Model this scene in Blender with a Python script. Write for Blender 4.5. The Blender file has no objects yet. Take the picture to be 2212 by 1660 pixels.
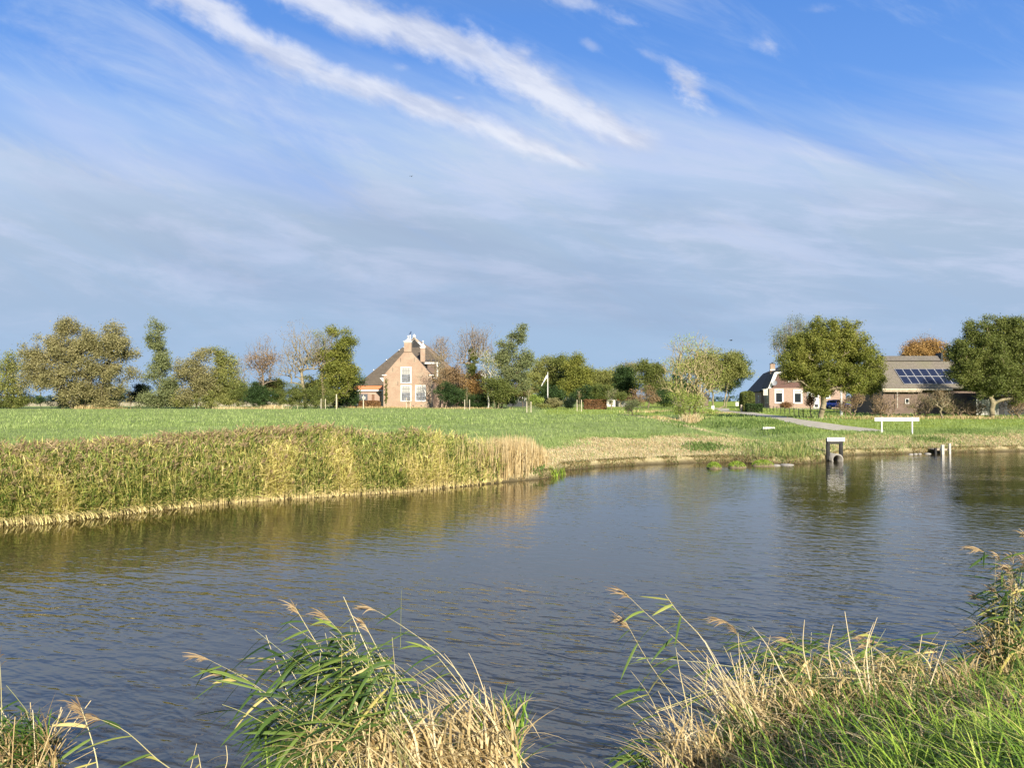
import bpy, math, random
import numpy as np
from math import radians as R
sc = bpy.context.scene
col = sc.collection

# ---------------------------------------------------------------- camera
F = 1659.0; CX = 1106.0; CY = 830.0; CZ = 2.7
TH = math.atan(36.5 / F)
cam = bpy.data.cameras.new('camera'); cam.sensor_width = 36; cam.lens = 27
cam.clip_start = 0.05; cam.clip_end = 20000
co = bpy.data.objects.new('camera', cam); col.objects.link(co)
co.location = (0, 0, CZ); co.rotation_euler = (R(90) + TH, 0, 0)
sc.camera = co
sc.view_settings.view_transform = 'Standard'; sc.view_settings.look = 'None'
sc.view_settings.exposure = 0.95; sc.view_settings.gamma = 1
sc.render.engine = 'CYCLES'
sc.cycles.max_bounces = 6; sc.cycles.diffuse_bounces = 2; sc.cycles.glossy_bounces = 3
sc.cycles.transmission_bounces = 3; sc.cycles.transparent_max_bounces = 4
sc.cycles.caustics_reflective = False; sc.cycles.caustics_refractive = False

def at(px, py, D):
    u = (px - CX) / F; v = (CY - py) / F
    s, c = math.sin(TH), math.cos(TH)
    k = D / (c - v * s)
    return np.array([u * k, D, CZ + (s + v * c) * k])
def uv_dir(px, py):
    p = at(px, py, 1.0); return p[0], p[2] - CZ

# ---------------------------------------------------------------- node helpers
class S:
    """socket wrapper with arithmetic"""
    def __init__(s, nt, sock): s.nt = nt; s.k = sock
    def _m(s, op, *a, clamp=False):
        n = s.nt.nodes.new('ShaderNodeMath'); n.operation = op; n.use_clamp = clamp
        for i, x in enumerate((s,) + a):
            if isinstance(x, S): s.nt.links.new(x.k, n.inputs[i])
            else: n.inputs[i].default_value = x
        return S(s.nt, n.outputs[0])
    def __add__(s, o): return s._m('ADD', o)
    def __radd__(s, o): return s._m('ADD', o)
    def __sub__(s, o): return s._m('SUBTRACT', o)
    def __rsub__(s, o): return (s * -1.0) + o
    def __mul__(s, o): return s._m('MULTIPLY', o)
    def __rmul__(s, o): return s._m('MULTIPLY', o)
    def __truediv__(s, o): return s._m('DIVIDE', o)
    def abs(s): return s._m('ABSOLUTE')
    def max(s, o): return s._m('MAXIMUM', o)
    def min(s, o): return s._m('MINIMUM', o)
    def pow(s, o): return s._m('POWER', o)
    def sat(s): return s._m('ADD', 0.0, clamp=True)
    def smooth(s, a, b):
        n = s.nt.nodes.new('ShaderNodeMapRange'); n.interpolation_type = 'SMOOTHSTEP'
        s.nt.links.new(s.k, n.inputs['Value'])
        n.inputs['From Min'].default_value = a; n.inputs['From Max'].default_value = b
        return S(s.nt, n.outputs[0])
    def curve(s, pts):
        n = s.nt.nodes.new('ShaderNodeFloatCurve'); c = n.mapping.curves[0]
        pts = sorted(pts)
        while len(c.points) < len(pts): c.points.new(0.5, 0.5)
        for p, q in zip(c.points, pts): p.location = q
        n.mapping.update(); s.nt.links.new(s.k, n.inputs['Value'])
        return S(s.nt, n.outputs[0])
def vec(nt, x, y, z):
    n = nt.nodes.new('ShaderNodeCombineXYZ')
    for i, v in enumerate((x, y, z)):
        if isinstance(v, S): nt.links.new(v.k, n.inputs[i])
        else: n.inputs[i].default_value = v
    return S(nt, n.outputs[0])
def noise(nt, v, scale, detail=3, rough=0.55, dist=0.0):
    n = nt.nodes.new('ShaderNodeTexNoise'); n.inputs['Scale'].default_value = scale
    n.inputs['Detail'].default_value = detail; n.inputs['Roughness'].default_value = rough
    n.inputs['Distortion'].default_value = dist
    if v is not None: nt.links.new(v.k, n.inputs['Vector'])
    return S(nt, n.outputs['Fac'])
def mixc(nt, f, a, b):
    n = nt.nodes.new('ShaderNodeMix'); n.data_type = 'RGBA'
    for i, x in ((0, f), (6, a), (7, b)):
        if isinstance(x, S): nt.links.new(x.k, n.inputs[i])
        elif i: n.inputs[i].default_value = tuple(x) + (1,)
        else: n.inputs[i].default_value = x
    return S(nt, n.outputs[2])
def ramp(nt, f, stops):
    n = nt.nodes.new('ShaderNodeValToRGB'); e = n.color_ramp.elements
    while len(e) < len(stops): e.new(0.5)
    for x, (p, c) in zip(e, stops): x.position = p; x.color = tuple(c) + (1,)
    nt.links.new(f.k, n.inputs[0]); return S(nt, n.outputs[0])
def sep(nt, v):
    n = nt.nodes.new('ShaderNodeSeparateXYZ'); nt.links.new(v.k, n.inputs[0])
    return [S(nt, o) for o in n.outputs]
def coord(nt, what='Object'):
    n = nt.nodes.new('ShaderNodeTexCoord'); return S(nt, n.outputs[what])
def attr(nt, name):
    n = nt.nodes.new('ShaderNodeAttribute'); n.attribute_name = name; return S(nt, n.outputs['Fac'])

# ---------------------------------------------------------------- sun and sky
SUN_EL, SUN_X, SUN_Y = 25.0, 0.30, -1.0
az = math.atan2(SUN_X, SUN_Y)
L = math.hypot(SUN_X, SUN_Y); ce = math.cos(R(SUN_EL))
sdir = np.array([SUN_X / L * ce, SUN_Y / L * ce, math.sin(R(SUN_EL))])
sl = bpy.data.lights.new('sun', 'SUN'); sl.energy = 5.0; sl.angle = R(0.6); sl.color = (1.0, 0.90, 0.74)
so = bpy.data.objects.new('sun', sl); col.objects.link(so)
from mathutils import Vector
so.rotation_euler = Vector(tuple(sdir)).to_track_quat('Z', 'Y').to_euler(); so.location = (0, 0, 60)

w = bpy.data.worlds.new('World'); sc.world = w; w.use_nodes = True
nt = w.node_tree; nt.nodes.clear()
sky = nt.nodes.new('ShaderNodeTexSky'); sky.sky_type = 'NISHITA'; sky.sun_disc = False
sky.sun_elevation = R(SUN_EL); sky.sun_rotation = az % (2 * math.pi)
sky.air_density = 1.0; sky.dust_density = 0.4; sky.ozone_density = 3.0
g = coord(nt, 'Generated'); X, Y, Z = sep(nt, g)
yy = Y.max(0.06); u = X / yy; v = Z / yy
front = Y.smooth(0.03, 0.3)
def lin(h):  # sRGB 0..255 triple -> linear radiance before exposure, in units of the 0.1 strength background
    o = []
    for c in h:
        c /= 255; c = c / 12.92 if c <= 0.04045 else ((c + 0.055) / 1.055) ** 2.4
        o.append(c * SKYK)
    return tuple(o)
SKYK = 10.0 / (2 ** 0.85)
base = mixc(nt, 0.85, S(nt, sky.outputs[0]), ramp(nt, Z, [(0.0, lin((166, 190, 222))), (0.16, lin((138, 176, 228))), (0.27, lin((112, 164, 238))), (0.45, lin((86, 142, 224))), (0.60, lin((112, 132, 168))), (1.0, lin((112, 128, 158)))]))  # top stops lie above the view, greyed so the water reflects less blue
pz = Z.max(0.0) + 0.05
pc = vec(nt, X / pz, Y / pz, 0.0)
# broad grey veil of stratus with soft bands
q = vec(nt, u * 0.9 + v * 0.8, v * 3.6 + u * (v * 2.2), 0.3)
nb = noise(nt, q, 1.9, 5, 0.55, 0.4)
nf = noise(nt, vec(nt, u * 1.7, v * 7.5 + u * (v * 4.5), 4.0), 2.6, 7, 0.62, 0.3)
vedge = v + (nb - 0.5) * 0.34 + u * 0.04 + (u + 0.25).abs() * -0.06
veil = 1.0 - vedge.smooth(0.26, 0.45)
wsp = (noise(nt, vec(nt, u * 1.4 + v * 1.0, v * 3.2 + u * 1.4, 9.0), 2.6, 7, 0.66, 0.6)).smooth(0.42, 0.78) * 0.55
veil = (veil * 0.93 + wsp).sat()
vc = ramp(nt, v, [(0.0, lin((162, 191, 221))), (0.05, lin((158, 186, 217))), (0.14, lin((164, 186, 214))), (0.23, lin((170, 190, 215))), (0.30, lin((183, 202, 229))), (0.42, lin((190, 210, 238)))])
vc2 = mixc(nt, nf.smooth(0.42, 0.66) * (v.smooth(0.04, 0.2) * 0.55 + 0.08), vc, lin((200, 210, 236)))
vc3 = mixc(nt, nb.smooth(0.52, 0.72) * 0.35, vc2, lin((146, 164, 196)))
skyc = mixc(nt, veil, base, vc3)
# bright cirrus streaks
U0, U1, V1 = -0.75, 0.75, 0.6
un = (u - U0) / (U1 - U0)
wob = (noise(nt, vec(nt, u, v, 2.0), 9.0, 3, 0.5) - 0.5) * 0.030
qs = vec(nt, u * 5.0 - v * 1.0, v * 7.5 + u * 3.2, 1.0)
ns = noise(nt, qs, 3.4, 7, 0.60, 0.3)
nfine = noise(nt, vec(nt, u * 1.0 - v * 0.3, v * 1.6 + u * 0.9, 5.0), 26.0, 5, 0.65)
dens = None
def streak(pts, wid, gain=1.0):
    """pts: pixel polyline (2212 wide), wid: half widths in pixels at the same points"""
    global dens
    cu = []; wu = []
    for (px, py), wd in zip(pts, wid):
        a, b = uv_dir(px, py); t = (a - U0) / (U1 - U0)
        cu.append((t, b / V1)); wu.append((t, wd / F * 10))
    c = un.curve(cu) * V1; wv = un.curve(wu) * 0.1
    d = (v + wob - c).abs() / wv.max(0.0015)
    e = (1.45 - d + (ns - 0.5) * 2.2 + (nfine - 0.5) * 0.5).smooth(0.0, 1.3) * gain
    ea = uv_dir(*pts[-1])[0]; e = e * (1.0 - u.smooth(ea - 0.05, ea - 0.002))
    dens = e if dens is None else dens.max(e)
streak([(330, -60), (430, 0), (560, 95), (700, 165), (860, 212), (1000, 258), (1120, 305), (1250, 352), (1320, 375)], [46, 44, 44, 38, 32, 30, 28, 18, 1], 0.8)
streak([(560, -70), (700, 0), (850, 50), (1000, 105), (1130, 160), (1220, 215), (1310, 265), (1395, 300), (1450, 312)], [48, 50, 44, 48, 58, 50, 42, 34, 1], 0.85)
def puff(px, py, rx, ry, ang, gain):
    global dens
    a, b = uv_dir(px, py); c, s_ = math.cos(R(ang)), math.sin(R(ang))
    du = (u - a); dv = (v - b)
    e1 = (du * c + dv * s_) / (rx / F); e2 = (dv * c - du * s_) / (ry / F)
    r = (e1 * e1 + e2 * e2).pow(0.5)
    e = (1.0 - r + (ns - 0.5) * 2.4 + (nfine - 0.5) * 1.0).smooth(0.05, 1.3) * gain
    dens = dens.max(e)
puff(1490, 188, 92, 44, -45, 0.85); puff(1660, 95, 44, 30, -25, 0.6); puff(1340, 40, 80, 26, -20, 0.6); puff(1240, 0, 90, 26, -15, 0.5)
puff(1275, 95, 36, 15, -30, 0.35); puff(1400, 118, 60, 14, -30, 0.3); puff(992, 211, 26, 9, 0, 0.5); puff(870, 145, 30, 12, -15, 0.35); puff(1770, 20, 60, 16, 0, 0.2)
shade = noise(nt, vec(nt, u * 3.0, (v + 0.012) * 9.0 + u * 4.0, 7.0), 3.0, 5, 0.6).smooth(0.35, 0.65)
cc = mixc(nt, shade, lin((196, 204, 226)), lin((232, 235, 245)))
sky2 = mixc(nt, dens * front, skyc, cc)
# behind and beside the picture: broken cloud only
hb = noise(nt, pc, 0.6, 5, 0.6).smooth(0.45, 0.7) * (1.0 - front) * 0.6
sky3 = mixc(nt, hb, sky2, lin((205, 212, 228)))
bg = nt.nodes.new('ShaderNodeBackground'); bg.inputs['Strength'].default_value = 0.1
out = nt.nodes.new('ShaderNodeOutputWorld')
nt.links.new(sky3.k, bg.inputs['Color']); nt.links.new(bg.outputs[0], out.inputs[0])

# ---------------------------------------------------------------- object helpers
def tag(o, label=None, cat=None, group=None, kind=None):
    if label: o['label'] = label
    if cat: o['category'] = cat
    if group: o['group'] = group
    if kind: o['kind'] = kind
    return o
def empty(name, loc, label, cat, group=None, rz=0.0):
    o = bpy.data.objects.new(name, None); col.objects.link(o)
    o.location = tuple(float(x) for x in loc); o.rotation_euler = (0, 0, rz); o.empty_display_size = 0.3
    return tag(o, label, cat, group)
def link_mesh(name, V, Fq, mat, parent=None, smooth=False, tint=None, origin=None, attrs=None):
    """V (n,3); Fq: (m,4) int array, or list of tuples"""
    V = np.asarray(V, float)
    if origin is not None: V = V - np.asarray(origin, float)
    me = bpy.data.meshes.new(name)
    if isinstance(Fq, np.ndarray):
        k = Fq.shape[1]
        me.vertices.add(len(V)); me.vertices.foreach_set('co', V.astype(np.float32).ravel())
        me.loops.add(Fq.size); me.loops.foreach_set('vertex_index', Fq.astype(np.int32).ravel())
        me.polygons.add(len(Fq)); me.polygons.foreach_set('loop_start', np.arange(0, Fq.size, k, dtype=np.int32))
        me.polygons.foreach_set('loop_total', np.full(len(Fq), k, np.int32))
        me.update(calc_edges=True)
    else:
        me.from_pydata([tuple(x) for x in V], [], [tuple(f) for f in Fq])
    if smooth: me.polygons.foreach_set('use_smooth', np.ones(len(me.polygons), bool))
    a = dict(attrs or {})
    if tint is not None: a['tint'] = tint
    for k_, v_ in a.items():
        at_ = me.attributes.new(k_, 'FLOAT', 'POINT'); at_.data.foreach_set('value', np.asarray(v_, np.float32))
    me.materials.append(mat)
    o = bpy.data.objects.new(name, me); col.objects.link(o)
    if parent is not None: o.parent = parent
    elif origin is not None: o.location = tuple(float(x) for x in origin)
    return o

class MB:
    """collects solid shapes into one mesh"""
    def __init__(s): s.v = []; s.f = []
    def add(s, V, Fs):
        n = len(s.v); s.v += [tuple(map(float, p)) for p in V]; s.f += [tuple(i + n for i in f) for f in Fs]; return s
    def box(s, x0, x1, y0, y1, z0, z1):
        V = [(x0, y0, z0), (x1, y0, z0), (x1, y1, z0), (x0, y1, z0), (x0, y0, z1), (x1, y0, z1), (x1, y1, z1), (x0, y1, z1)]
        return s.add(V, [(3, 2, 1, 0), (4, 5, 6, 7), (0, 1, 5, 4), (1, 2, 6, 5), (2, 3, 7, 6), (3, 0, 4, 7)])
    def prism(s, poly, y0, y1):
        """poly in (x,z), extruded along y"""
        n = len(poly)
        V = [(x, y0, z) for x, z in poly] + [(x, y1, z) for x, z in poly]
        Fs = [tuple(range(n)), tuple(range(2 * n - 1, n - 1, -1))] + [(i, i + n, (i + 1) % n + n, (i + 1) % n) for i in range(n)]
        return s.add(V, Fs)
    def slab(s, quad, t):
        """quad: coplanar corner points (3 or 4), thickened by t along its normal"""
        q = [np.array(p, float) for p in quad]; n = len(q)
        nm = np.cross(q[1] - q[0], q[2] - q[0]); nm = nm / np.linalg.norm(nm) * t
        V = q + [p + nm for p in q]
        return s.add(V, [tuple(range(n - 1, -1, -1)), tuple(range(n, 2 * n))] + [(i, (i + 1) % n, (i + 1) % n + n, i + n) for i in range(n)])
    def tube(s, p0, p1, r0, r1=None, k=8, cap=True):
        r1 = r0 if r1 is None else r1
        p0 = np.array(p0, float); p1 = np.array(p1, float); d = p1 - p0; d /= np.linalg.norm(d)
        a = np.cross(d, (0, 0, 1) if abs(d[2]) < 0.9 else (1, 0, 0)); a /= np.linalg.norm(a); b = np.cross(d, a)
        V = [p + r * (a * math.cos(2 * math.pi * i / k) + b * math.sin(2 * math.pi * i / k)) for p, r in ((p0, r0), (p1, r1)) for i in range(k)]
        Fs = [(i, (i + 1) % k, (i + 1) % k + k, i + k) for i in range(k)]
        if cap: Fs += [tuple(range(k - 1, -1, -1)), tuple(range(k, 2 * k))]
        return s.add(V, Fs)
    def path(s, pts, r, k=6):
        for a, b in zip(pts[:-1], pts[1:]): s.tube(a, b, r, r, k)
        return s
    def lathe(s, c, prof, k=14):
        """prof: (radius, z) list; about the vertical axis through c"""
        V = []; Fs = []
        for r, z in prof:
            V += [(c[0] + r * math.cos(2 * math.pi * i / k), c[1] + r * math.sin(2 * math.pi * i / k), c[2] + z) for i in range(k)]
        for j in range(len(prof) - 1):
            Fs += [(j * k + i, j * k + (i + 1) % k, (j + 1) * k + (i + 1) % k, (j + 1) * k + i) for i in range(k)]
        Fs += [tuple(range(k - 1, -1, -1)), tuple(range((len(prof) - 1) * k, len(prof) * k))]
        return s.add(V, Fs)
    def pyr(s, x0, x1, y0, y1, z0, z1, tx=0.0):
        """square frustum, top shrunk to tx share"""
        cx, cy = (x0 + x1) / 2, (y0 + y1) / 2; a, b = (x1 - x0) / 2 * tx, (y1 - y0) / 2 * tx
        V = [(x0, y0, z0), (x1, y0, z0), (x1, y1, z0), (x0, y1, z0), (cx - a, cy - b, z1), (cx + a, cy - b, z1), (cx + a, cy + b, z1), (cx - a, cy + b, z1)]
        return s.add(V, [(3, 2, 1, 0), (4, 5, 6, 7), (0, 1, 5, 4), (1, 2, 6, 5), (2, 3, 7, 6), (3, 0, 4, 7)])
    def build(s, name, mat, parent=None, smooth=False, label=None):
        """vertices are in the parent's own coordinates"""
        o = link_mesh(name, s.v, s.f, mat, parent, smooth)
        if label: o['label'] = label
        return o

# ---------------------------------------------------------------- materials
MATS = {}
def newmat(name):
    m = bpy.data.materials.new(name); m.use_nodes = True; n = m.node_tree
    b = n.nodes['Principled BSDF']; MATS[name] = m; return m, n, b
def plain(name, c, rough=0.7, var=0.12, scale=3.0, metal=0.0, spec=0.3):
    m, n, b = newmat(name)
    nz = noise(n, coord(n), scale, 4)
    c1 = tuple(x * (1 - var) for x in c); c2 = tuple(min(1, x * (1 + var)) for x in c)
    k = mixc(n, nz.smooth(0.3, 0.7), c1, c2)
    n.links.new(k.k, b.inputs['Base Color']); b.inputs['Roughness'].default_value = rough
    b.inputs['Metallic'].default_value = metal; b.inputs['Specular IOR Level'].default_value = spec
    return m
def leafy(name, stops, mode='island', rough=0.6, trans=0.22, nscale=0.35, spec=0.25):
    """foliage: colour ramp driven by per-leaf random (or the tint attribute) and a slow noise"""
    m, n, b = newmat(name)
    if mode == 'island':
        gg = n.nodes.new('ShaderNodeNewGeometry'); f = S(n, gg.outputs['Random Per Island'])
        f = f * 0.55 + noise(n, coord(n), nscale, 3).smooth(0.25, 0.75) * 0.45
    else:
        f = attr(n, 'tint')
        f = f + (noise(n, coord(n), 9.0, 2) - 0.5) * 0.10
    k = ramp(n, f, stops)
    n.links.new(k.k, b.inputs['Base Color']); b.inputs['Roughness'].default_value = rough
    b.inputs['Specular IOR Level'].default_value = spec
    tr = n.nodes.new('ShaderNodeBsdfTranslucent'); n.links.new(k.k, tr.inputs[0])
    mx = n.nodes.new('ShaderNodeMixShader'); mx.inputs[0].default_value = trans
    n.links.new(b.outputs[0], mx.inputs[1]); n.links.new(tr.outputs[0], mx.inputs[2])
    n.links.new(mx.outputs[0], n.nodes['Material Output'].inputs[0])
    return m
def brick(name, c, mortar, dark):
    m, n, b = newmat(name)
    x, y, z = sep(n, coord(n)); bt = n.nodes.new('ShaderNodeTexBrick')
    n.links.new(vec(n, x + y, z, 0.0).k, bt.inputs['Vector']); bt.inputs['Scale'].default_value = 1.0
    bt.inputs['Brick Width'].default_value = 0.22; bt.inputs['Row Height'].default_value = 0.065; bt.inputs['Mortar Size'].default_value = 0.006
    bt.inputs['Color1'].default_value = tuple(c) + (1,); bt.inputs['Color2'].default_value = tuple(a * 0.8 for a in c) + (1,)
    bt.inputs['Mortar'].default_value = tuple(mortar) + (1,)
    st = noise(n, vec(n, x * 1.0, y * 1.0, z * 1.6), 0.55, 5, 0.65).smooth(0.42, 0.66)
    k = mixc(n, st * 0.55, S(n, bt.outputs['Color']), dark)
    fl = noise(n, vec(n, x * 1.0, y, z * 3.0), 2.2, 4, 0.7).smooth(0.55, 0.75)
    k = mixc(n, fl * 0.35, k, tuple(min(1, a * 1.35) for a in c))
    n.links.new(k.k, b.inputs['Base Color']); b.inputs['Roughness'].default_value = 0.85
    return m
def tiles(name, c1, c2, moss, row=0.30, colw=0.24, bump=0.5, axis='x', mossy=0.3):
    """roof covering: rows of tiles by slope height, columns along the eave"""
    m, n, b = newmat(name)
    x, y, z = sep(n, coord(n)); a = x if axis == 'x' else y
    w1 = n.nodes.new('ShaderNodeTexWave'); w1.wave_type = 'BANDS'; w1.bands_direction = 'Z'; w1.wave_profile = 'SAW'
    n.links.new(vec(n, 0.0, 0.0, z).k, w1.inputs['Vector']); w1.inputs['Scale'].default_value = 1.0 / row / 3.18
    w2 = n.nodes.new('ShaderNodeTexWave'); w2.bands_direction = 'X'
    n.links.new(vec(n, a, 0.0, 0.0).k, w2.inputs['Vector']); w2.inputs['Scale'].default_value = 1.0 / colw / 3.18
    big = noise(n, coord(n), 0.5, 5, 0.65).smooth(0.35, 0.7); fine = noise(n, coord(n), 5.0, 3, 0.6)
    k = mixc(n, fine.smooth(0.3, 0.7), c1, c2); k = mixc(n, big * mossy, k, moss)
    n.links.new(k.k, b.inputs['Base Color']); b.inputs['Roughness'].default_value = 0.75
    bp = n.nodes.new('ShaderNodeBump'); bp.inputs['Strength'].default_value = bump; bp.inputs['Distance'].default_value = 0.05
    hh = S(n, w1.outputs['Fac']) * 0.6 + S(n, w2.outputs['Fac']) * 0.4
    n.links.new(hh.k, bp.inputs['Height']); n.links.new(bp.outputs[0], b.inputs['Normal'])
    return m
def thatch(name, c1, c2):
    m, n, b = newmat(name)
    x, y, z = sep(n, coord(n))
    f = noise(n, vec(n, x * 2.0, y * 2.0, z * 0.35), 2.0, 6, 0.7); g2 = noise(n, vec(n, x, y, z * 3.0), 0.5, 4, 0.6)
    k = mixc(n, (f * 0.6 + g2 * 0.4).smooth(0.35, 0.65), c1, c2)
    n.links.new(k.k, b.inputs['Base Color']); b.inputs['Roughness'].default_value = 0.95
    bp = n.nodes.new('ShaderNodeBump'); bp.inputs['Strength'].default_value = 0.6; bp.inputs['Distance'].default_value = 0.08
    n.links.new(f.k, bp.inputs['Height']); n.links.new(bp.outputs[0], b.inputs['Normal'])
    return m
white = plain('white_paint', (0.62, 0.61, 0.58), 0.5, 0.05)
offwhite = plain('weathered_white_paint', (0.45, 0.43, 0.38), 0.6, 0.12, 2.0)
bark = plain('bark', (0.16, 0.13, 0.085), 0.9, 0.35, 2.5)
palebark = plain('pale_bark', (0.23, 0.195, 0.12), 0.9, 0.3, 2.5)
darkbark = plain('dark_bark', (0.07, 0.055, 0.04), 0.9, 0.35, 2.5)
twig = plain('bare_twigs', (0.22, 0.165, 0.11), 0.9, 0.25, 2.0)
greytwig = plain('grey_twigs', (0.20, 0.165, 0.125), 0.9, 0.25, 2.0)
m, n, glass = newmat('window_glass'); glass.inputs['Base Color'].default_value = (0.02, 0.025, 0.03, 1); glass.inputs['Roughness'].default_value = 0.06
glassm = m
curtain = plain('white_curtain', (0.36, 0.36, 0.34), 0.8, 0.08)
darkpane = plain('glass_over_half_curtain', (0.17, 0.18, 0.20), 0.15, 0.5, 2.5, spec=0.6)
oldwood = plain('weathered_wood', (0.40, 0.34, 0.26), 0.85, 0.25, 4.0)
darkwood = plain('dark_tarred_wood', (0.03, 0.03, 0.03), 0.8, 0.3, 4.0)
stake = plain('pale_stake_wood', (0.52, 0.46, 0.34), 0.85, 0.15, 4.0)
concrete = plain('concrete', (0.26, 0.245, 0.22), 0.85, 0.2, 3.0)
# ---------------------------------------------------------------- terrain
def sst(x, a, b):
    t = np.clip((np.asarray(x, float) - a) / (b - a), 0, 1); return t * t * (3 - 2 * t)
_sh = [(-420, 1218), (-150, 1160), (0, 1133), (100, 1126), (200, 1117), (300, 1106), (400, 1095), (500, 1086), (600, 1079), (700, 1073), (800, 1067), (900, 1060), (1000, 1051), (1060, 1045), (1110, 1040), (1170, 1035), (1195, 1030),
       (1212, 1017), (1300, 1009), (1400, 1004), (1500, 1000), (1580, 999), (1640, 1003), (1700, 1003), (1770, 1000), (1795, 992), (1830, 984), (1900, 982), (2030, 979), (2120, 977), (2212, 975), (2600, 970), (3600, 962)]
_su = [(p - CX) / F for p, q in _sh]; _sd = [CZ / ((q - 866.5) / F) for p, q in _sh]
_su = [-6, -3, -1.5] + _su + [3, 6]; _sd = [4.0, 7.5, 11.5] + _sd + [62, 66]
def dsh(u): return np.interp(u, _su, _sd)
_nx = [-200, -60, -22, -10, -4, -1.7, 0.15, 1.2, 1.9, 2.6, 3.8, 5, 6, 9, 20, 67, 400]
_ny = [-120, -32, -6, 1, 4.3, 5.0, 5.3, 5.6, 6.3, 6.8, 7.1, 7.6, 8.5, 11, 16, 30, 100]
def ynear(x): return np.interp(x, _nx, _ny)
def vnoise(x, y, s, seed=0):
    """cheap smooth value noise"""
    x = np.asarray(x, float) / s + seed * 17.3; y = np.asarray(y, float) / s + seed * 9.1
    def h(i, j): t = np.sin(i * 127.1 + j * 311.7) * 43758.5453; return t - np.floor(t)
    i, j = np.floor(x), np.floor(y); fx, fy = x - i, y - j
    fx = fx * fx * (3 - 2 * fx); fy = fy * fy * (3 - 2 * fy)
    return (h(i, j) * (1 - fx) + h(i + 1, j) * fx) * (1 - fy) + (h(i, j + 1) * (1 - fx) + h(i + 1, j + 1) * fx) * fy
def hfar(x, y):
    x = np.asarray(x, float); y = np.maximum(np.asarray(y, float), 0.5)
    u_ = x / y; d = y - dsh(u_)
    z = np.where(d < 0, np.maximum(-0.6, d * 0.8), 0.0) + sst(d, 0, 0.25) * 0.20
    z = z + 0.62 * (1 - np.exp(-np.maximum(d, 0) / 4.5)) + 0.28 * sst(d, 6, 40)
    z = z + 0.28 * sst(y, 85, 130) * (1 - sst(y, 185, 240))
    dd = np.exp(-((x - (14.0 + (y - 42) * 0.05)) / 1.4) ** 2) * sst(y, 36, 44) * (1 - sst(y, 84, 95))   # shallow ditch between field and verge
    z = z - 0.35 * dd
    rc = np.interp(y, [30, 37.4, 46, 55, 70, 98, 120], [15, 18.5, 18.8, 20.5, 23.2, 28.5, 33]); rm = 1 - sst(np.abs(x - rc), 3.0, 5.0) * 1.0
    z = z + (1 - rm) * (vnoise(x, y, 2.3) - 0.5) * 0.10 * sst(d, 0.3, 3) * (1 - sst(y, 90, 200)) + (1 - rm) * (vnoise(x, y, 0.7, 2) - 0.5) * 0.05 * sst(d, 0.1, 1) * (1 - sst(y, 40, 80))
    return z
def hnear(x, y):
    d = ynear(x) - np.asarray(y, float)
    z = np.where(d < 0, np.maximum(-0.6, d * 0.7), 0.06 + 1.04 * sst(d, 0.0, 4.2))
    return z + (vnoise(x, y, 0.8, 5) - 0.5) * 0.10 * sst(d, 0.2, 1.0)
def ground_at(px, py):
    """point of the far ground seen at this pixel"""
    z = 1.2
    for _ in range(30):
        k = (py - 866.5) / F; D = (CZ - z) / max(k, 1e-4); p = at(px, py, D)
        z = 0.5 * z + 0.5 * float(hfar(p[0], p[1]))
    return np.array([p[0], p[1], float(hfar(p[0], p[1]))])
def on_far(px, D):
    x = (px - CX) / F * D; return np.array([x, D, float(hfar(x, D))])

def grid_faces(nu, nv, off=0):
    i, j = np.meshgrid(np.arange(nv - 1), np.arange(nu - 1), indexing='ij')
    a = i * nu + j + off
    return np.stack([a, a + 1, a + nu + 1, a + nu], -1).reshape(-1, 4)
ug = np.unique(np.concatenate([np.linspace(-6, -1.0, 24), np.linspace(-1.0, 1.0, 460), np.linspace(1.0, 6, 24)]))
dg = np.concatenate([[-2.5, -1.0, -0.4, -0.1, 0.0], np.cumsum(np.full(14, 0.09)), 1.3 + np.cumsum(np.full(60, 0.33)), 21.2 + np.cumsum(1.0 * 1.06 ** np.arange(80)), ])
dg = np.concatenate([dg, dg[-1] * np.array([1.3, 1.8, 2.6, 4, 7])])
UU, DD = np.meshgrid(ug, dg); YY = dsh(UU) + DD; XX = UU * YY
V1_ = np.stack([XX, YY, hfar(XX, YY)], -1).reshape(-1, 3)
F1_ = grid_faces(len(ug), len(dg))
xg = np.unique(np.concatenate([np.linspace(-400, -12, 30), np.linspace(-12, 14, 200), np.linspace(14, 400, 30)]))
eg = np.concatenate([[-1.5, -0.5, -0.15, 0.0], np.cumsum(np.full(50, 0.12)), 6 + np.cumsum(0.8 * 1.25 ** np.arange(26))])
XN, EN = np.meshgrid(xg, eg); YN = ynear(XN) - EN
V2_ = np.stack([XN, YN, hnear(XN, YN)], -1).reshape(-1, 3)
F2_ = grid_faces(len(xg), len(eg))[:, ::-1] + len(V1_)
VA = np.concatenate([V1_, V2_]); FA = np.concatenate([F1_, F2_])
# surface kinds: straw verge, lawn, pale stubble far away, muddy rim
def straw_amt(x, y):
    u_ = x / np.maximum(y, 0.5); d = y - dsh(u_)
    p = u_ * F + CX
    wdt = np.interp(p, [0, 1150, 1300, 1500, 1650, 1800, 2212], [3, 6.5, 8.5, 9.5, 8.5, 7.5, 7.5])
    s = 1 - sst(d + (vnoise(x, y, 1.6, 3) - 0.5) * 5, wdt - 2.5, wdt + 1.5)
    s = s * np.interp(p, [0, 1500, 1600, 1750, 1950, 2050, 2212], [1, 1, .85, .7, .7, .8, .85])
    # dry line along the ditch edge of the field
    e = np.exp(-((x - (12.1 + (y - 42) * 0.03)) / 0.55) ** 2) * sst(y, 38, 46) * (1 - sst(y, 90, 100))
    return np.clip(np.maximum(s, e * 0.9), 0, 1)
xa, ya = V1_[:, 0], V1_[:, 1]; ua = xa / ya
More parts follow.
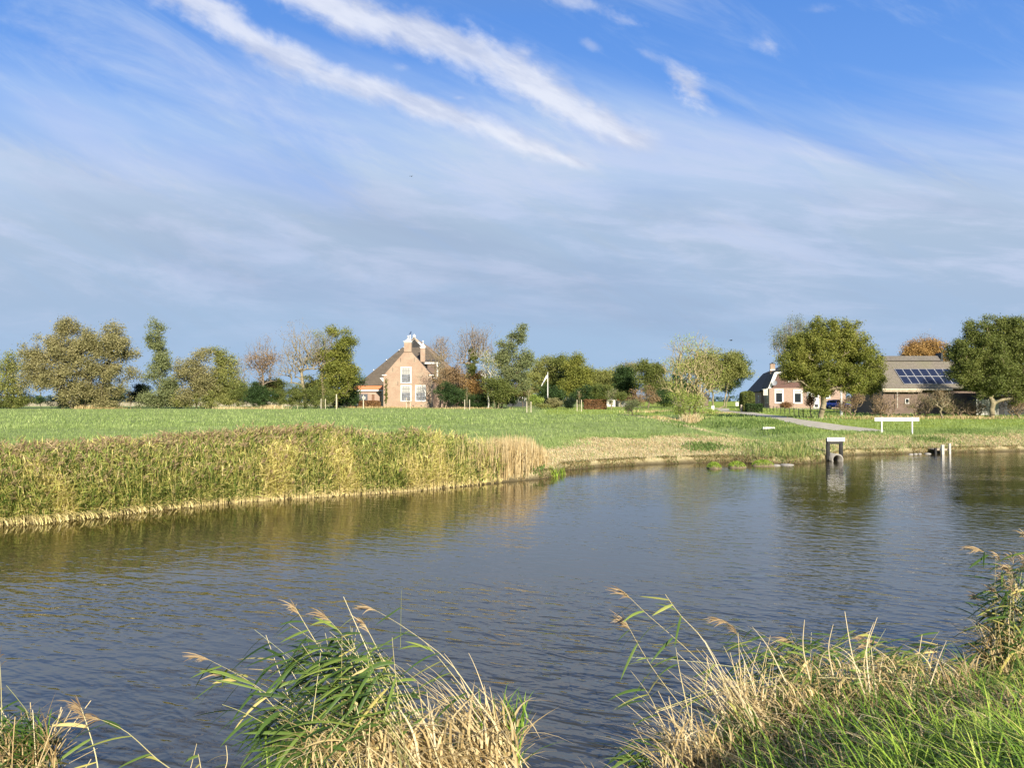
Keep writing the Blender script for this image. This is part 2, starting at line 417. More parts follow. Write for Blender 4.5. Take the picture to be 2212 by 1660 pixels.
lawn = sst(ua, 0.02, 0.06) * sst(ya, 88, 92) * (1 - sst(ya, 200, 230))
lawn = np.maximum(lawn, sst(xa - (16.5 + (ya - 45) * 0.06), -1, 1.0) * sst(ya, 38, 46)) * 0.9
stub = sst(ya, 196, 205) * (1 - sst(ua, -0.14, -0.10))
zero = np.zeros(len(V2_))
ground_attrs = dict(straw=np.concatenate([straw_amt(xa, ya), zero + 0.35]), lawn=np.concatenate([lawn, zero]), stub=np.concatenate([stub, zero]),
                    mud=np.concatenate([1 - sst(ya - dsh(ua), 0.04, 0.26), 1 - sst(ynear(V2_[:, 0]) - V2_[:, 1], 0.3, 1.6)]))
m, n, b = newmat('ground')
c = coord(n); x, y, z = sep(n, c)
n1 = noise(n, c, 0.35, 5, 0.6); n2 = noise(n, vec(n, x * 0.6, y, 0.0), 3.0, 4, 0.7); n3 = noise(n, c, 14.0, 3, 0.7)
nn = (n1 * 0.35 + n2 * 0.35 + n3 * 0.30).smooth(0.38, 0.62)
grn = mixc(n, nn, (0.15, 0.205, 0.062), (0.29, 0.36, 0.14))
band = noise(n, vec(n, x * 0.02, y * 0.35 + x * 0.03, 0.0), 1.0, 3, 0.6).smooth(0.4, 0.6)
grn = mixc(n, band * 0.3, grn, (0.20, 0.26, 0.07))
lwn = mixc(n, nn, (0.17, 0.235, 0.03), (0.32, 0.39, 0.075))
str_ = mixc(n, nn, (0.32, 0.26, 0.125), (0.60, 0.52, 0.30))
stb = mixc(n, nn, (0.50, 0.42, 0.24), (0.62, 0.54, 0.34))
jit = (n2 - 0.5) * 0.5
k = mixc(n, (attr(n, 'lawn') + jit).smooth(0.3, 0.7), grn, lwn)
k = mixc(n, (attr(n, 'straw') + jit * 1.3).smooth(0.3, 0.75), k, str_)
k = mixc(n, attr(n, 'stub'), k, stb)
k = mixc(n, attr(n, 'mud') * 0.9, k, (0.045, 0.035, 0.02))
n.links.new(k.k, b.inputs['Base Color']); b.inputs['Roughness'].default_value = 0.95; b.inputs['Specular IOR Level'].default_value = 0.1
bp = n.nodes.new('ShaderNodeBump'); bp.inputs['Strength'].default_value = 1.0; bp.inputs['Distance'].default_value = 0.12
n.links.new((n3 * 0.5 + n2 * 0.5).k, bp.inputs['Height']); n.links.new(bp.outputs[0], b.inputs['Normal'])
link_mesh('ground', VA, FA, m, smooth=True, attrs=ground_attrs)['kind'] = 'structure'

# ---------------------------------------------------------------- water
m, n, b = newmat('canal_water')
c = coord(n); x, y, z = sep(n, c)
# little wind waves, crests running slightly down to the right
rx_ = x * 0.90 - y * 0.42; ry_ = y * 0.90 + x * 0.42
w0 = noise(n, vec(n, rx_ * 1.1, ry_ * 2.4, 0.0), 1.75, 2, 0.5, 0.5)
w1 = noise(n, vec(n, rx_ * 1.3 + 3.0, ry_ * 2.7, 5.0), 3.0, 2, 0.5, 0.3)
w2 = noise(n, vec(n, rx_ * 0.35 + ry_ * 0.5, ry_ * 0.9, 8.0), 1.1, 2, 0.5)
calm = noise(n, vec(n, x * 0.12 + y * 0.05, y * 0.22, 2.0), 1.0, 3, 0.55).smooth(0.36, 0.60)
hgt = w0 * 0.040 + w1 * 0.018 + w2 * 0.012
bp = n.nodes.new('ShaderNodeBump'); bp.inputs['Distance'].default_value = 1.0
sh_ = attr(n, 'shelter'); n.links.new(((calm * 0.62 + 0.38) * (1.0 - sh_ * 0.75) * (1.20 - y.smooth(5.0, 17.0) * 0.86)).k, bp.inputs['Strength'])
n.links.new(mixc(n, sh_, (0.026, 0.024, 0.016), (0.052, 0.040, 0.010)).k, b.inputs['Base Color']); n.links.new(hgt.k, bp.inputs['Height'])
b.inputs['Base Color'].default_value = (0.022, 0.023, 0.020, 1); b.inputs['Roughness'].default_value = 0.04; b.inputs['IOR'].default_value = 1.85
b.inputs['Specular IOR Level'].default_value = 0.5; b.inputs['Specular Tint'].default_value = (1.0, 0.91, 0.76, 1)
n.links.new(bp.outputs[0], b.inputs['Normal'])
wm = m
gx = np.unique(np.concatenate([np.linspace(-420, -40, 20), np.linspace(-40, 60, 220), np.linspace(60, 420, 20)])); gy = np.unique(np.concatenate([np.linspace(-260, 2, 20), np.linspace(2, 55, 160), np.linspace(55, 330, 20)]))
GX, GY = np.meshgrid(gx, gy); gd = dsh(GX / np.maximum(GY, .5)) - GY; gpx = GX / np.maximum(GY, .5) * F + CX
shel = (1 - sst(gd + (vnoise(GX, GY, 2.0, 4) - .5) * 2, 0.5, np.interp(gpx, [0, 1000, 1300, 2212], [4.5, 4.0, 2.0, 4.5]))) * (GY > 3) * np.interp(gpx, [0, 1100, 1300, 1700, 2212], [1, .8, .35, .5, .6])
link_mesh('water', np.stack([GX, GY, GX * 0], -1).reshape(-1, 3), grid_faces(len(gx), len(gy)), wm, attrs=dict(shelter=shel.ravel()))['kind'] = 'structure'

# ---------------------------------------------------------------- road
def ribbon_on_ground(name, L_, R_, mat, lift=0.03, nacross=12, sub=14):
    L_ = np.array(L_, float); R_ = np.array(R_, float)
    t = np.linspace(0, len(L_) - 1, (len(L_) - 1) * sub + 1); ii = np.arange(len(L_))
    LL = np.stack([np.interp(t, ii, L_[:, k]) for k in (0, 1)], -1); RR = np.stack([np.interp(t, ii, R_[:, k]) for k in (0, 1)], -1)
    a = np.linspace(0, 1, nacross)[None, :, None]
    P = LL[:, None] * (1 - a) + RR[:, None] * a
    Z_ = hfar(P[..., 0], P[..., 1]) + lift
    Vv = np.concatenate([P, Z_[..., None]], -1).reshape(-1, 3)
    o = link_mesh(name, Vv, grid_faces(nacross, len(t)), mat, smooth=True); o['kind'] = 'structure'; return o
m, n, b = newmat('asphalt')
nz = noise(n, coord(n), 1.2, 5, 0.65)
k = mixc(n, nz.smooth(0.35, 0.65), (0.34, 0.31, 0.25), (0.46, 0.42, 0.34)); n.links.new(k.k, b.inputs['Base Color']); b.inputs['Roughness'].default_value = 0.9
asph = m
lo = [ground_at(*p)[:2] for p in ((1912, 934.5), (1800, 931), (1750, 924), (1700, 913.5), (1650, 901.5), (1600, 895), (1560, 891))]
up = [ground_at(*p)[:2] for p in ((1912, 931.5), (1840, 922.5), (1775, 913.5), (1730, 907.5), (1685, 899.5), (1630, 892.2), (1575, 888))]
lo += [(33.5, 128), (36, 160), (44, 230)]; up += [(36.5, 129), (39, 160), (47, 230)]
ROAD_LO, ROAD_UP = lo, up
ribbon_on_ground('road', lo, up, asph)
ribbon_on_ground('path', [(33, 150), (20, 166), (8, 172)], [(34, 153), (21, 169), (9, 175)], asph, 0.04)
yl = [(46, 131.5), (60, 128), (71, 122)]; yr = [(45.5, 122), (56, 113), (66, 108)]
ribbon_on_ground('driveway', yl, yr, asph, 0.04)

# ---------------------------------------------------------------- ribbons of leaf, blade and stem
class VB:
    def __init__(s): s.V = []; s.F = []; s.T = []; s.n = 0
    def ribbon(s, P, W, tint, fold=None):
        n_, k, _ = P.shape; c_ = 3 if fold is not None else 2
        A = np.stack([P - W, P + fold, P + W] if c_ == 3 else [P - W, P + W], 2)   # n,k,c,3
        idx = (np.arange(n_)[:, None, None] * k + np.arange(k - 1)[None, :, None]) * c_ + np.arange(c_ - 1)[None, None, :] + s.n
        Fq = np.stack([idx, idx + 1, idx + c_ + 1, idx + c_], -1).reshape(-1, 4)
        s.V.append(A.reshape(-1, 3)); s.F.append(Fq); tint = np.asarray(tint, float)
        if tint.ndim == 1: tint = np.repeat(tint[:, None], k, 1)
        s.T.append(np.repeat(tint[:, :, None], c_, 2).ravel()); s.n += A.shape[0] * k * c_
    def build(s, name, mat, parent=None, origin=None):
        return link_mesh(name, np.concatenate(s.V), np.concatenate(s.F), mat, parent, False, np.concatenate(s.T), origin)
UP = np.array([0, 0, 1.0])
def hdir(a): return np.stack([np.cos(a), np.sin(a), np.zeros_like(a)], -1)
def blades(vb, rng, roots, h, w_, lean, az_, tint, k=4, droop=0.3, fold=False):
    n_ = len(roots); t = np.linspace(0, 1, k)[None, :, None]
    h = np.broadcast_to(h, (n_,))[:, None, None]; lean = np.broadcast_to(lean, (n_,))[:, None, None]
    w_ = np.broadcast_to(w_, (n_,))[:, None, None]; dr = np.broadcast_to(droop, (n_,))[:, None, None]
    a = hdir(az_)[:, None]; P = roots[:, None] + UP * h * (t * 1.0 - dr * t ** 2.5) + a * h * lean * t ** 1.6
    phi = az_ + math.pi / 2 + rng.uniform(-0.9, 0.9, n_)
    prof = np.clip(1.15 * (1 - t) ** 0.6, 0.03, 1)
    W = hdir(phi)[:, None] * w_ * prof
    vb.ribbon(P, W, tint, fold=(a * w_ * 0.25 * prof) if fold else None)
def bez(R_, C_, T_, k):
    t = np.linspace(0, 1, k)[None, :, None]
    return R_[:, None] * (1 - t) ** 2 + C_[:, None] * 2 * t * (1 - t) + T_[:, None] * t ** 2
def along(P, t):
    k = P.shape[1] - 1; x_ = np.clip(t, 0, 0.9999) * k; i = x_.astype(int); f = (x_ - i)[:, None]; r = np.arange(len(P))
    return P[r, i] * (1 - f) + P[r, i + 1] * f
def reeds(vst, vlf, vpl, rng, P, sw, st_tint, leaves=(0.25, 0.95, 8), ll=(0.25, 0.42), lw=0.014, az0=math.pi, azs=1.2, elev=(0.3, 1.0),
          droop=(0.3, 0.9), lf_tint=None, plume=0.6, pl=0.22, pltint=(0.2, 0.8), kq=4, fold=True, npl=9, plw=0.006, alt=0.7):
    n_ = len(P); k = P.shape[1]
    tt = np.linspace(0, 1, k)[None, :, None]
    side = hdir(rng.uniform(-0.5, 0.5, n_))[:, None]
    vst.ribbon(P, side * (sw * (1 - 0.6 * tt)), st_tint)
    cr = np.cross(np.broadcast_to(side, P.shape), P[:, -1:] - P[:, :1]); cr /= np.linalg.norm(cr, axis=-1, keepdims=True) + 1e-9
    vst.ribbon(P, cr * (sw * (1 - 0.6 * tt)), st_tint)
    t0, t1, nl = leaves
    for j in range(nl):
        tj = np.clip(t0 + (t1 - t0) * (j + rng.uniform(0.1, 0.9, n_)) / nl, 0, 1)
        keep = rng.random(n_) < 0.9; B = along(P, tj)[keep]; m_ = len(B)
        if not m_: continue
        az_ = az0 + (rng.normal(0, azs, m_)) + (alt if j % 2 else -alt); e = rng.uniform(*elev, m_)[:, None, None]; L_ = rng.uniform(*ll, m_)[:, None, None] * (1 - 0.35 * tj[keep][:, None, None] ** 3)
        s_ = np.linspace(0, 1, kq)[None, :, None]; dr = rng.uniform(*droop, m_)[:, None, None]; a = hdir(az_)[:, None]
        Q = B[:, None] + L_ * (a * s_ * np.cos(e) + UP * (s_ * np.sin(e) - dr * s_ ** 2))
        prof = np.clip(np.sin(np.clip(s_ * 0.93 + 0.07, 0, 1) * math.pi) ** 0.55 * (1 - 0.35 * s_), 0.04, 1)
        ph = rng.uniform(-0.6, 0.9, m_)[:, None, None]
        wd = np.cross(a, UP) * np.cos(ph) + UP * np.sin(ph)
        W = wd * lw * prof * rng.uniform(0.7, 1.3, m_)[:, None, None]
        tn = lf_tint(rng, m_, tj[keep]) if lf_tint else rng.random(m_)
        vlf.ribbon(Q, W, tn, fold=(np.cross(wd, a) * lw * 0.3 * prof) if fold else None)
    has = rng.random(n_) < plume
    for one in ([np.array([i]) for i in np.nonzero(has)[0]] if isinstance(vpl, list) else [np.nonzero(has)[0]] if has.any() and vpl is not None else []):
        PP = P[one]; m_ = len(PP)
        if isinstance(vpl, list): vpl.append(VB())
        tip = PP[:, -1]; dr_ = PP[:, -1] - PP[:, -2]; dr_ /= np.linalg.norm(dr_, axis=-1, keepdims=True)
        for j in range(npl):
            b0 = tip - dr_ * pl * 0.45 * rng.random(m_)[:, None] * (1 if j else 0)
            sd = hdir(az0 + rng.normal(0, 1.0, m_)); L_ = pl * rng.uniform(0.5, 1.0, m_)[:, None, None]
            s_ = np.linspace(0, 1, 4)[None, :, None]
            Q = b0[:, None] + L_ * (dr_[:, None] * s_ * 0.8 + sd[:, None] * s_ * rng.uniform(0.1, 0.7, m_)[:, None, None] - UP * s_ ** 2 * rng.uniform(0.1, 0.6, m_)[:, None, None])
            W = np.cross(sd, UP)[:, None] * 0.4 + UP * 0.9; W = W / np.linalg.norm(W, axis=-1, keepdims=True) * plw * np.clip(np.sin(s_ * 2.6 + 0.35), 0.15, 1)
            (vpl[-1] if isinstance(vpl, list) else vpl).ribbon(Q, W, rng.uniform(*pltint, m_))
REED = [(0.0, (0.035, 0.070, 0.015)), (0.25, (0.16, 0.235, 0.05)), (0.5, (0.42, 0.47, 0.12)), (0.75, (0.68, 0.60, 0.20)), (1.0, (0.74, 0.62, 0.33))]
STRAW = [(0.0, (0.20, 0.13, 0.05)), (0.4, (0.42, 0.31, 0.14)), (0.8, (0.60, 0.48, 0.26)), (1.0, (0.70, 0.60, 0.38))]
PLUME = [(0.0, (0.15, 0.10, 0.055)), (0.5, (0.34, 0.25, 0.14)), (1.0, (0.60, 0.47, 0.28))]
GRASS = [(0.0, (0.025, 0.06, 0.010)), (0.35, (0.10, 0.20, 0.025)), (0.7, (0.31, 0.44, 0.055)), (1.0, (0.55, 0.52, 0.16))]
m_reed = leafy('reed_leaf', REED, 'tint', 0.5, 0.25); m_straw = leafy('straw', STRAW, 'tint', 0.55, 0.2)
m_plume = leafy('reed_plume', PLUME, 'tint', 0.9, 0.3); m_grass = leafy('green_grass', GRASS, 'tint', 0.45, 0.25)

# ---------------------------------------------------------------- far reed belt
rng = np.random.default_rng(11)
N = 12500
px = rng.uniform(-60, 1085, N); px = np.where(rng.random(N) < sst(px, 860, 1075) * .88, rng.uniform(-60, 950, N), px); u_ = (px - CX) / F; Ds = dsh(u_)
thick = np.interp(px, [0, 300, 900, 1000, 1085], [2.1, 2.1, 2.1, 1.7, 1.0])
d = rng.random(N) ** 1.15 * thick - 0.12
D = Ds + d; x = u_ * D; root = np.stack([x, D, np.maximum(hfar(x, D), -0.05)], -1)
clump = vnoise(x, D, 0.9, 7); c2 = vnoise(x, D, 2.4, 9)
top = np.interp(px, [0, 200, 450, 700, 900, 1000, 1085], [1.62, 1.66, 1.74, 1.76, 1.68, 1.58, 1.32]) + (clump - 0.5) * 0.30 + (vnoise(x, D, 0.35, 13) - 0.5) * 0.22 + (rng.random(N) < 0.03) * rng.uniform(0, 0.22, N)
top = top - 0.55 * sst(px, 960, 1085) * rng.random(N); h = (top - root[:, 2]) * rng.uniform(0.80, 1.05, N); h = np.where(d < 0.9, h * (0.78 + 0.22 * np.clip(d, 0, .9) / .9), h); short = d < 0.25; h[short] *= rng.uniform(0.35, 1.0, short.sum())
lean = rng.normal(0, 0.09, (N, 3)); lean[:, 2] = 0; lean[:, 0] += -0.03 + (c2 - 0.5) * 0.22
front_ = d < 0.35; lean[front_, 1] -= 0.10
T_ = root + UP * h[:, None] + lean * h[:, None] * 1.4; C_ = root + UP * h[:, None] * 0.6
P = bez(root, C_, T_, 4)
yel = (vnoise(x, D, 0.7, 21) + 0.08 * sst(px, 400, 700) > 0.74) | (rng.random(N) < 0.10)
stt = np.where(d < 0.5, 0.85, 0.55)[:, None] + np.array([0.25, 0.05, -0.15, 0.0])[None]
stt = np.clip(stt + rng.normal(0, .08, N)[:, None], 0, 1)
vs, vl, vp = VB(), VB(), VB()
kp = (rng.random(N) < 0.22)[:, None, None]
def mk(lo_, hi_, yl_=0.0):
    return lambda r, m_, t: np.clip(r.uniform(lo_, hi_, m_) + (t - 0.5) * -0.05 + (r.random(m_) < 0.10) * 0.3 + yl_, 0, 1)
pk_ = np.where(d < 0.9, np.interp(px, [0, 500, 800], [0.32, 0.25, 0.06]), np.interp(px, [0, 500, 700, 1085], [0.95, 0.9, 0.5, 0.25]))
hp = rng.random(N) < pk_
for sel, f_, pf_ in ((yel & hp, mk(0.5, 0.9), 1), (yel & ~hp, mk(0.55, 0.95), 0), (~yel & hp, mk(0.15, 0.7), 1), (~yel & ~hp, mk(0.0, 0.60), 0)):
    reeds(vs, vl, vp, rng, P[sel], 0.0065, stt[sel], (0.13, 0.98, 11), (0.26, 0.52), 0.0135, math.pi * 0.0, 1.7, (0.3, 1.25), (0.0, 0.5), f_, pf_ * 2, 0.22, (0.1, 0.95), 3, False, 7, 0.013)
# pale collapsed stalks along the waterline
M = 1500; px = rng.uniform(-40, 1090, M); u_ = (px - CX) / F; D = dsh(u_) + rng.uniform(-0.10, 0.30, M); x = u_ * D
rt = np.stack([x, D, rng.uniform(0.0, 0.12, M)], -1); h = rng.uniform(0.15, 0.55, M)
h = h * (0.12 + 1.7 * vnoise(x, D, 0.6, 44) ** 1.5); blades(vs, rng, rt, h, 0.010, rng.uniform(0, 1.2, M), rng.uniform(0, 6.28, M), rng.uniform(0.75, 1.0, M), 4, rng.uniform(0, 0.7, M))
M = 420; px = np.where(rng.random(M) < 0.6, rng.uniform(20, 420, M), rng.uniform(0, 1050, M)); u_ = (px - CX) / F; D = dsh(u_) - rng.uniform(-0.1, 0.45, M) * np.interp(px, [0, 420, 1050], [1.5, 1.0, .5]); x = u_ * D
rt = np.stack([x, D, rng.uniform(0.01, 0.05, M)], -1)
blades(vs, rng, rt, 0.38, 0.011, rng.uniform(0.8, 1.8, M), rng.uniform(2.2, 4.4, M), rng.uniform(0.8, 1.0, M), 5, rng.uniform(0.5, 0.95, M))
M = 1300; px = rng.uniform(-40, 1060, M); u_ = (px - CX) / F; D = dsh(u_) + rng.uniform(-0.05, 0.30, M); x = u_ * D; cl = vnoise(x, D, 0.5, 61); kk = cl > 0.45; M = int(kk.sum())
rt = np.stack([x, D, x * 0 + 0.05], -1)[kk]
blades(vs, rng, rt, rng.uniform(0.5, 1.45, M), 0.009, rng.uniform(0.0, 0.25, M), rng.uniform(0, 6.28, M), rng.uniform(0.70, 0.98, M), 4, rng.uniform(0, 0.12, M))
bx = VB(); bx.V = vs.V + vl.V; bx.F = vs.F + [f + vs.n for f in vl.F]; bx.T = vs.T + vl.T; bx.n = vs.n + vl.n
o = bx.build('reed_belt', m_reed); tag(o, 'dense belt of green and yellowing reeds along the far water edge', 'reeds', kind='stuff')
o = vp.build('reed_plumes', m_plume); tag(o, 'brownish feathery flower heads on top of the far reed belt', 'reed plumes', kind='stuff')
# pale bulrush stand at the end of the belt
N = 2500; px = np.where(rng.random(N) < .6, rng.normal(1105, 42, N), rng.triangular(900, 1100, 1170, N)); px = px[(px > 900) & (px < 1185)]; N = len(px); u_ = (px - CX) / F
D = dsh(np.minimum(u_, (1185 - CX) / F)) + rng.uniform(0.05, 2.1, N); D = np.where(px > 1150, D + 0.8, D); x = u_ * D
rt = np.stack([x, D, hfar(x, D)], -1); top = np.interp(px, [900, 1100, 1145, 1165, 1185], [1.5, 1.55, 1.5, 1.2, 0.9]) + (rng.random(N) < .05) * rng.uniform(0, .25, N)
vs, vp = VB(), VB(); h = (top - rt[:, 2]) * rng.uniform(0.7, 1.02, N)
blades(vs, rng, rt, h, 0.011, rng.uniform(0.0, 0.22, N), rng.uniform(0, 6.28, N), rng.uniform(0.35, 0.95, N), 5, 0.02)
s_ = rng.random(N) < 0.25
blades(vs, rng, rt[s_], h[s_] * 0.8, 0.012, rng.uniform(0.3, 0.8, s_.sum()), rng.uniform(0, 6.28, s_.sum()), rng.uniform(0.3, 0.9, s_.sum()), 6, 0.25)
o = vs.build('bulrush_stand', m_straw); tag(o, 'pale dry bulrush stand at the right end of the reed belt', 'bulrushes', kind='stuff')

# ---------------------------------------------------------------- grass on the far bank and the field
def in_road(x, y):
    lo_ = np.array(ROAD_LO); up_ = np.array(ROAD_UP); r = np.zeros(len(x), bool)
    for P0, P1, Q1, Q0 in zip(lo_[:-1], lo_[1:], up_[1:], up_[:-1]):
        q = [P0, P1, Q1, Q0]; s_ = []
        for a, b_ in zip(q, q[1:] + q[:1]): s_.append((b_[0] - a[0]) * (y - a[1]) - (b_[1] - a[1]) * (x - a[0]))
        s_ = np.array(s_); r |= (s_ > -0.15).all(0) | (s_ < 0.15).all(0)
    return r
def scatter(N, pr, dr, pw=1.0):
    px = rng.uniform(*pr, N); u_ = (px - CX) / F; D = dsh(u_) + dr[0] + rng.random(N) ** pw * (dr[1] - dr[0]); x = u_ * D
    k_ = ~in_road(x, D); return x[k_], D[k_]
vg = VB(); vy = VB()
for N, pr, dr, pw, hh, ww in ((52000, (1165, 2260), (0.15, 11), 1.0, (0.10, 0.24), 0.011), (36000, (-40, 2260), (8, 34), 1.2, (0.10, 0.22), 0.014), (34000, (-40, 2260), (30, 100), 1.3, (0.10, 0.26), 0.03)):
    x, y = scatter(N, pr, dr, pw); s_ = straw_amt(x, y); z = hfar(x, y)
    isl = rng.random(len(x)) < s_ * 0.92
    patch = vnoise(x, y, 3.0, 31) * 0.5 + vnoise(x, y, 0.9, 33) * 0.5
    rt = np.stack([x, y, z - 0.02], -1); sc_ = np.interp(y, [20, 60, 140], [1, 1.3, 1.8])
    h = rng.uniform(*hh, len(x)) * sc_ * (0.7 + 0.6 * patch); az_ = rng.normal(math.pi * 0.8, 1.5, len(x))
    tg = np.clip(0.40 + (patch - 0.5) * 0.5 + rng.normal(0, 0.13, len(x)), 0.12, 0.93)
    blades(vg, rng, rt[~isl], h[~isl], ww, rng.uniform(0.1, 0.7, (~isl).sum()), az_[~isl], tg[~isl], 3, 0.2)
    blades(vy, rng, rt[isl], h[isl] * 0.8, ww, rng.uniform(0.3, 1.4, isl.sum()), az_[isl], np.clip(rng.normal(0.76, 0.2, isl.sum()) + (patch[isl] - .5) * .5, 0.15, 1), 3, 0.45)
# grass hanging over the rim of the bank
M = 9000; px = rng.uniform(1120, 2260, M); u_ = (px - CX) / F; D = dsh(u_) + rng.uniform(0.0, 0.42, M); x = u_ * D; cl = vnoise(x, D, 0.5, 51); k_ = cl > 0.30
rt = np.stack([x, D, np.maximum(hfar(x, D), 0.02)], -1)[k_]; n_ = len(rt); gr = rng.random(n_) < 0.35 + 0.3 * (vnoise(rt[:, 0], rt[:, 1], 2.0, 53) - .5)
for s_, vv, tt in ((gr, vg, (0.15, 0.8)), (~gr, vy, (0.1, 0.95))):
    blades(vv, rng, rt[s_], rng.uniform(0.10, 0.26, s_.sum()), 0.010, rng.uniform(0.5, 1.6, s_.sum()), rng.normal(-math.pi / 2, 0.8, s_.sum()), rng.uniform(*tt, s_.sum()), 4, rng.uniform(0.4, 1.1, s_.sum()))
m_field = leafy('field_grass', [(0.0, (0.10, 0.15, 0.038)), (0.4, (0.22, 0.30, 0.095)), (0.75, (0.36, 0.43, 0.17)), (1.0, (0.52, 0.52, 0.26))], 'tint', 0.6, 0.3, spec=0.1)
o = vg.build('field_grass', m_field); tag(o, 'short green grass growing over the far field and bank', 'grass', kind='stuff')
o = vy.build('dry_bank_grass', m_straw); tag(o, 'bleached straw coloured grass on the far bank', 'grass', kind='stuff')
# greener tall sedge and nettles by the culvert, ditch side growth
vg = VB()
def patchy(cx, cy, rx, ry, N, hh, ww, tn, k=4, lean=0.4):
    px = rng.normal(cx, rx * 0.5, N); py = rng.normal(cy, ry * 0.5, N)
    pts = np.array([ground_at(a, b_) for a, b_ in zip(px[:60], py[:60])]); i = rng.integers(0, len(pts), N)
    rt = pts[i] + rng.normal(0, 0.5, (N, 3)) * [0.8, 1, 0]; rt[:, 2] = hfar(rt[:, 0], rt[:, 1]) - 0.02
    k_ = ~in_road(rt[:, 0], rt[:, 1]) & (rt[:, 2] > 0.03); rt = rt[k_]; n_ = len(rt)
    blades(vg, rng, rt, rng.uniform(*hh, n_), ww, rng.uniform(0.05, lean, n_), rng.uniform(0, 6.28, n_), rng.uniform(*tn, n_), k, 0.15)
patchy(1690, 985, 95, 22, 2000, (0.15, 0.42), 0.012, (0.1, 1.0)); patchy(1740, 990, 60, 12, 900, (0.2, 0.5), 0.012, (0.4, 1.0))
patchy(1522, 966, 36, 7, 900, (0.10, 0.22), 0.03, (0.2, 0.5), 3, 0.8); patchy(1640, 962, 30, 7, 300, (0.1, 0.2), 0.03, (0.2, 0.5), 3, 0.8)
patchy(1500, 915, 50, 8, 600, (0.15, 0.4), 0.03, (0.2, 0.6), 3); patchy(1620, 915, 90, 10, 2200, (0.12, 0.32), 0.03, (0.15, 0.6), 3); patchy(1700, 932, 60, 8, 900, (0.12, 0.3), 0.025, (0.2, 0.6), 3)
patchy(2010, 950, 30, 6, 500, (0.1, 0.2), 0.03, (0.25, 0.5), 3, 0.8); patchy(2060, 935, 40, 5, 400, (0.1, 0.2), 0.03, (0.25, 0.5), 3, 0.8); patchy(1990, 972, 60, 6, 500, (0.15, 0.4), 0.016, (0.3, 0.8))
patchy(1450, 892, 40, 4, 500, (0.2, 0.45), 0.04, (0.2, 0.7), 3)
patchy(1062, 1030, 20, 6, 260, (0.12, 0.25), 0.03, (0.25, 0.45), 3, 0.9); patchy(1155, 1020, 10, 8, 130, (0.12, 0.3), 0.03, (0.25, 0.45), 3, 0.9)
m_herb = leafy('herb_leaves', [(0.0, (0.05, 0.10, 0.02)), (0.4, (0.12, 0.19, 0.045)), (0.75, (0.25, 0.30, 0.08)), (1.0, (0.46, 0.40, 0.17))], 'tint', 0.6, 0.3)
o = vg.build('bank_herbs', m_herb); tag(o, 'lush green sedge and nettles along the far bank and ditch', 'sedge', kind='stuff')
# ---------------------------------------------------------------- trees
def frusta(P0, P1, r0, r1, k=5):
    d = P1 - P0; L_ = np.linalg.norm(d, axis=1, keepdims=True) + 1e-9; d = d / L_
    ref = np.where(np.abs(d[:, 2:3]) < 0.9, [[0, 0, 1.0]], [[1.0, 0, 0]]); a = np.cross(d, ref); a /= np.linalg.norm(a, axis=1, keepdims=True); b_ = np.cross(d, a)
    th = np.arange(k) * 2 * math.pi / k; ring = a[:, None] * np.cos(th)[None, :, None] + b_[:, None] * np.sin(th)[None, :, None]
    A = P0[:, None] + ring * r0[:, None, None]; B = P1[:, None] + ring * r1[:, None, None]
    V = np.concatenate([A, B], 1).reshape(-1, 3); i = np.arange(len(P0))[:, None] * 2 * k; j = np.arange(k)[None]
    return V, np.stack([i + j, i + (j + 1) % k, i + (j + 1) % k + k, i + j + k], -1).reshape(-1, 4)
def grow(rng, trunk, att, seg=0.5, rt=0.012, pw=0.45, lift=0.15):
    """attach every attractor to the nearest existing limb; radii follow how much each limb carries"""
    base = trunk[0]; pos = np.zeros((len(trunk) + len(att) * 14, 3)); par = np.full(len(pos), -1)
    n_ = len(trunk); pos[:n_] = trunk; par[1:n_] = np.arange(n_ - 1)
    order = np.argsort(np.linalg.norm(att - base, axis=1)); nb_ = np.linalg.norm(trunk - base, axis=1); dist = np.zeros(len(pos)); dist[:n_] = nb_
    tips = []; start = max(1, int(n_ * 0.25))
    for a in att[order]:
        da = np.linalg.norm(a - base); q = pos[start:n_]
        cst = np.linalg.norm(q - a, axis=1) + 0.9 * np.maximum(0, dist[start:n_] - da * 0.95) + 0.35 * np.maximum(0, q[:, 2] - a[2] + 0.2)
        i = int(np.argmin(cst)) + start; d_ = np.linalg.norm(a - pos[i]); k = int(min(12, max(1, round(d_ / seg)))); prev = i; p0 = pos[i].copy()
        for j in range(1, k + 1):
            t = j / k; p = p0 * (1 - t) + a * t; p = p + UP * lift * d_ * math.sin(t * math.pi) * 0.5 + rng.normal(0, 0.06 * seg, 3) * (j < k)
            pos[n_] = p; par[n_] = prev; dist[n_] = np.linalg.norm(p - base); prev = n_; n_ += 1
        tips.append(prev)
    cnt = np.zeros(n_); cnt[tips] += 1
    for i in range(n_ - 1, 0, -1): cnt[par[i]] += cnt[i]
    r = rt * np.maximum(cnt, 1) ** pw; i = np.arange(1, n_)
    return pos[par[i]], pos[i], r[par[i]], r[i]
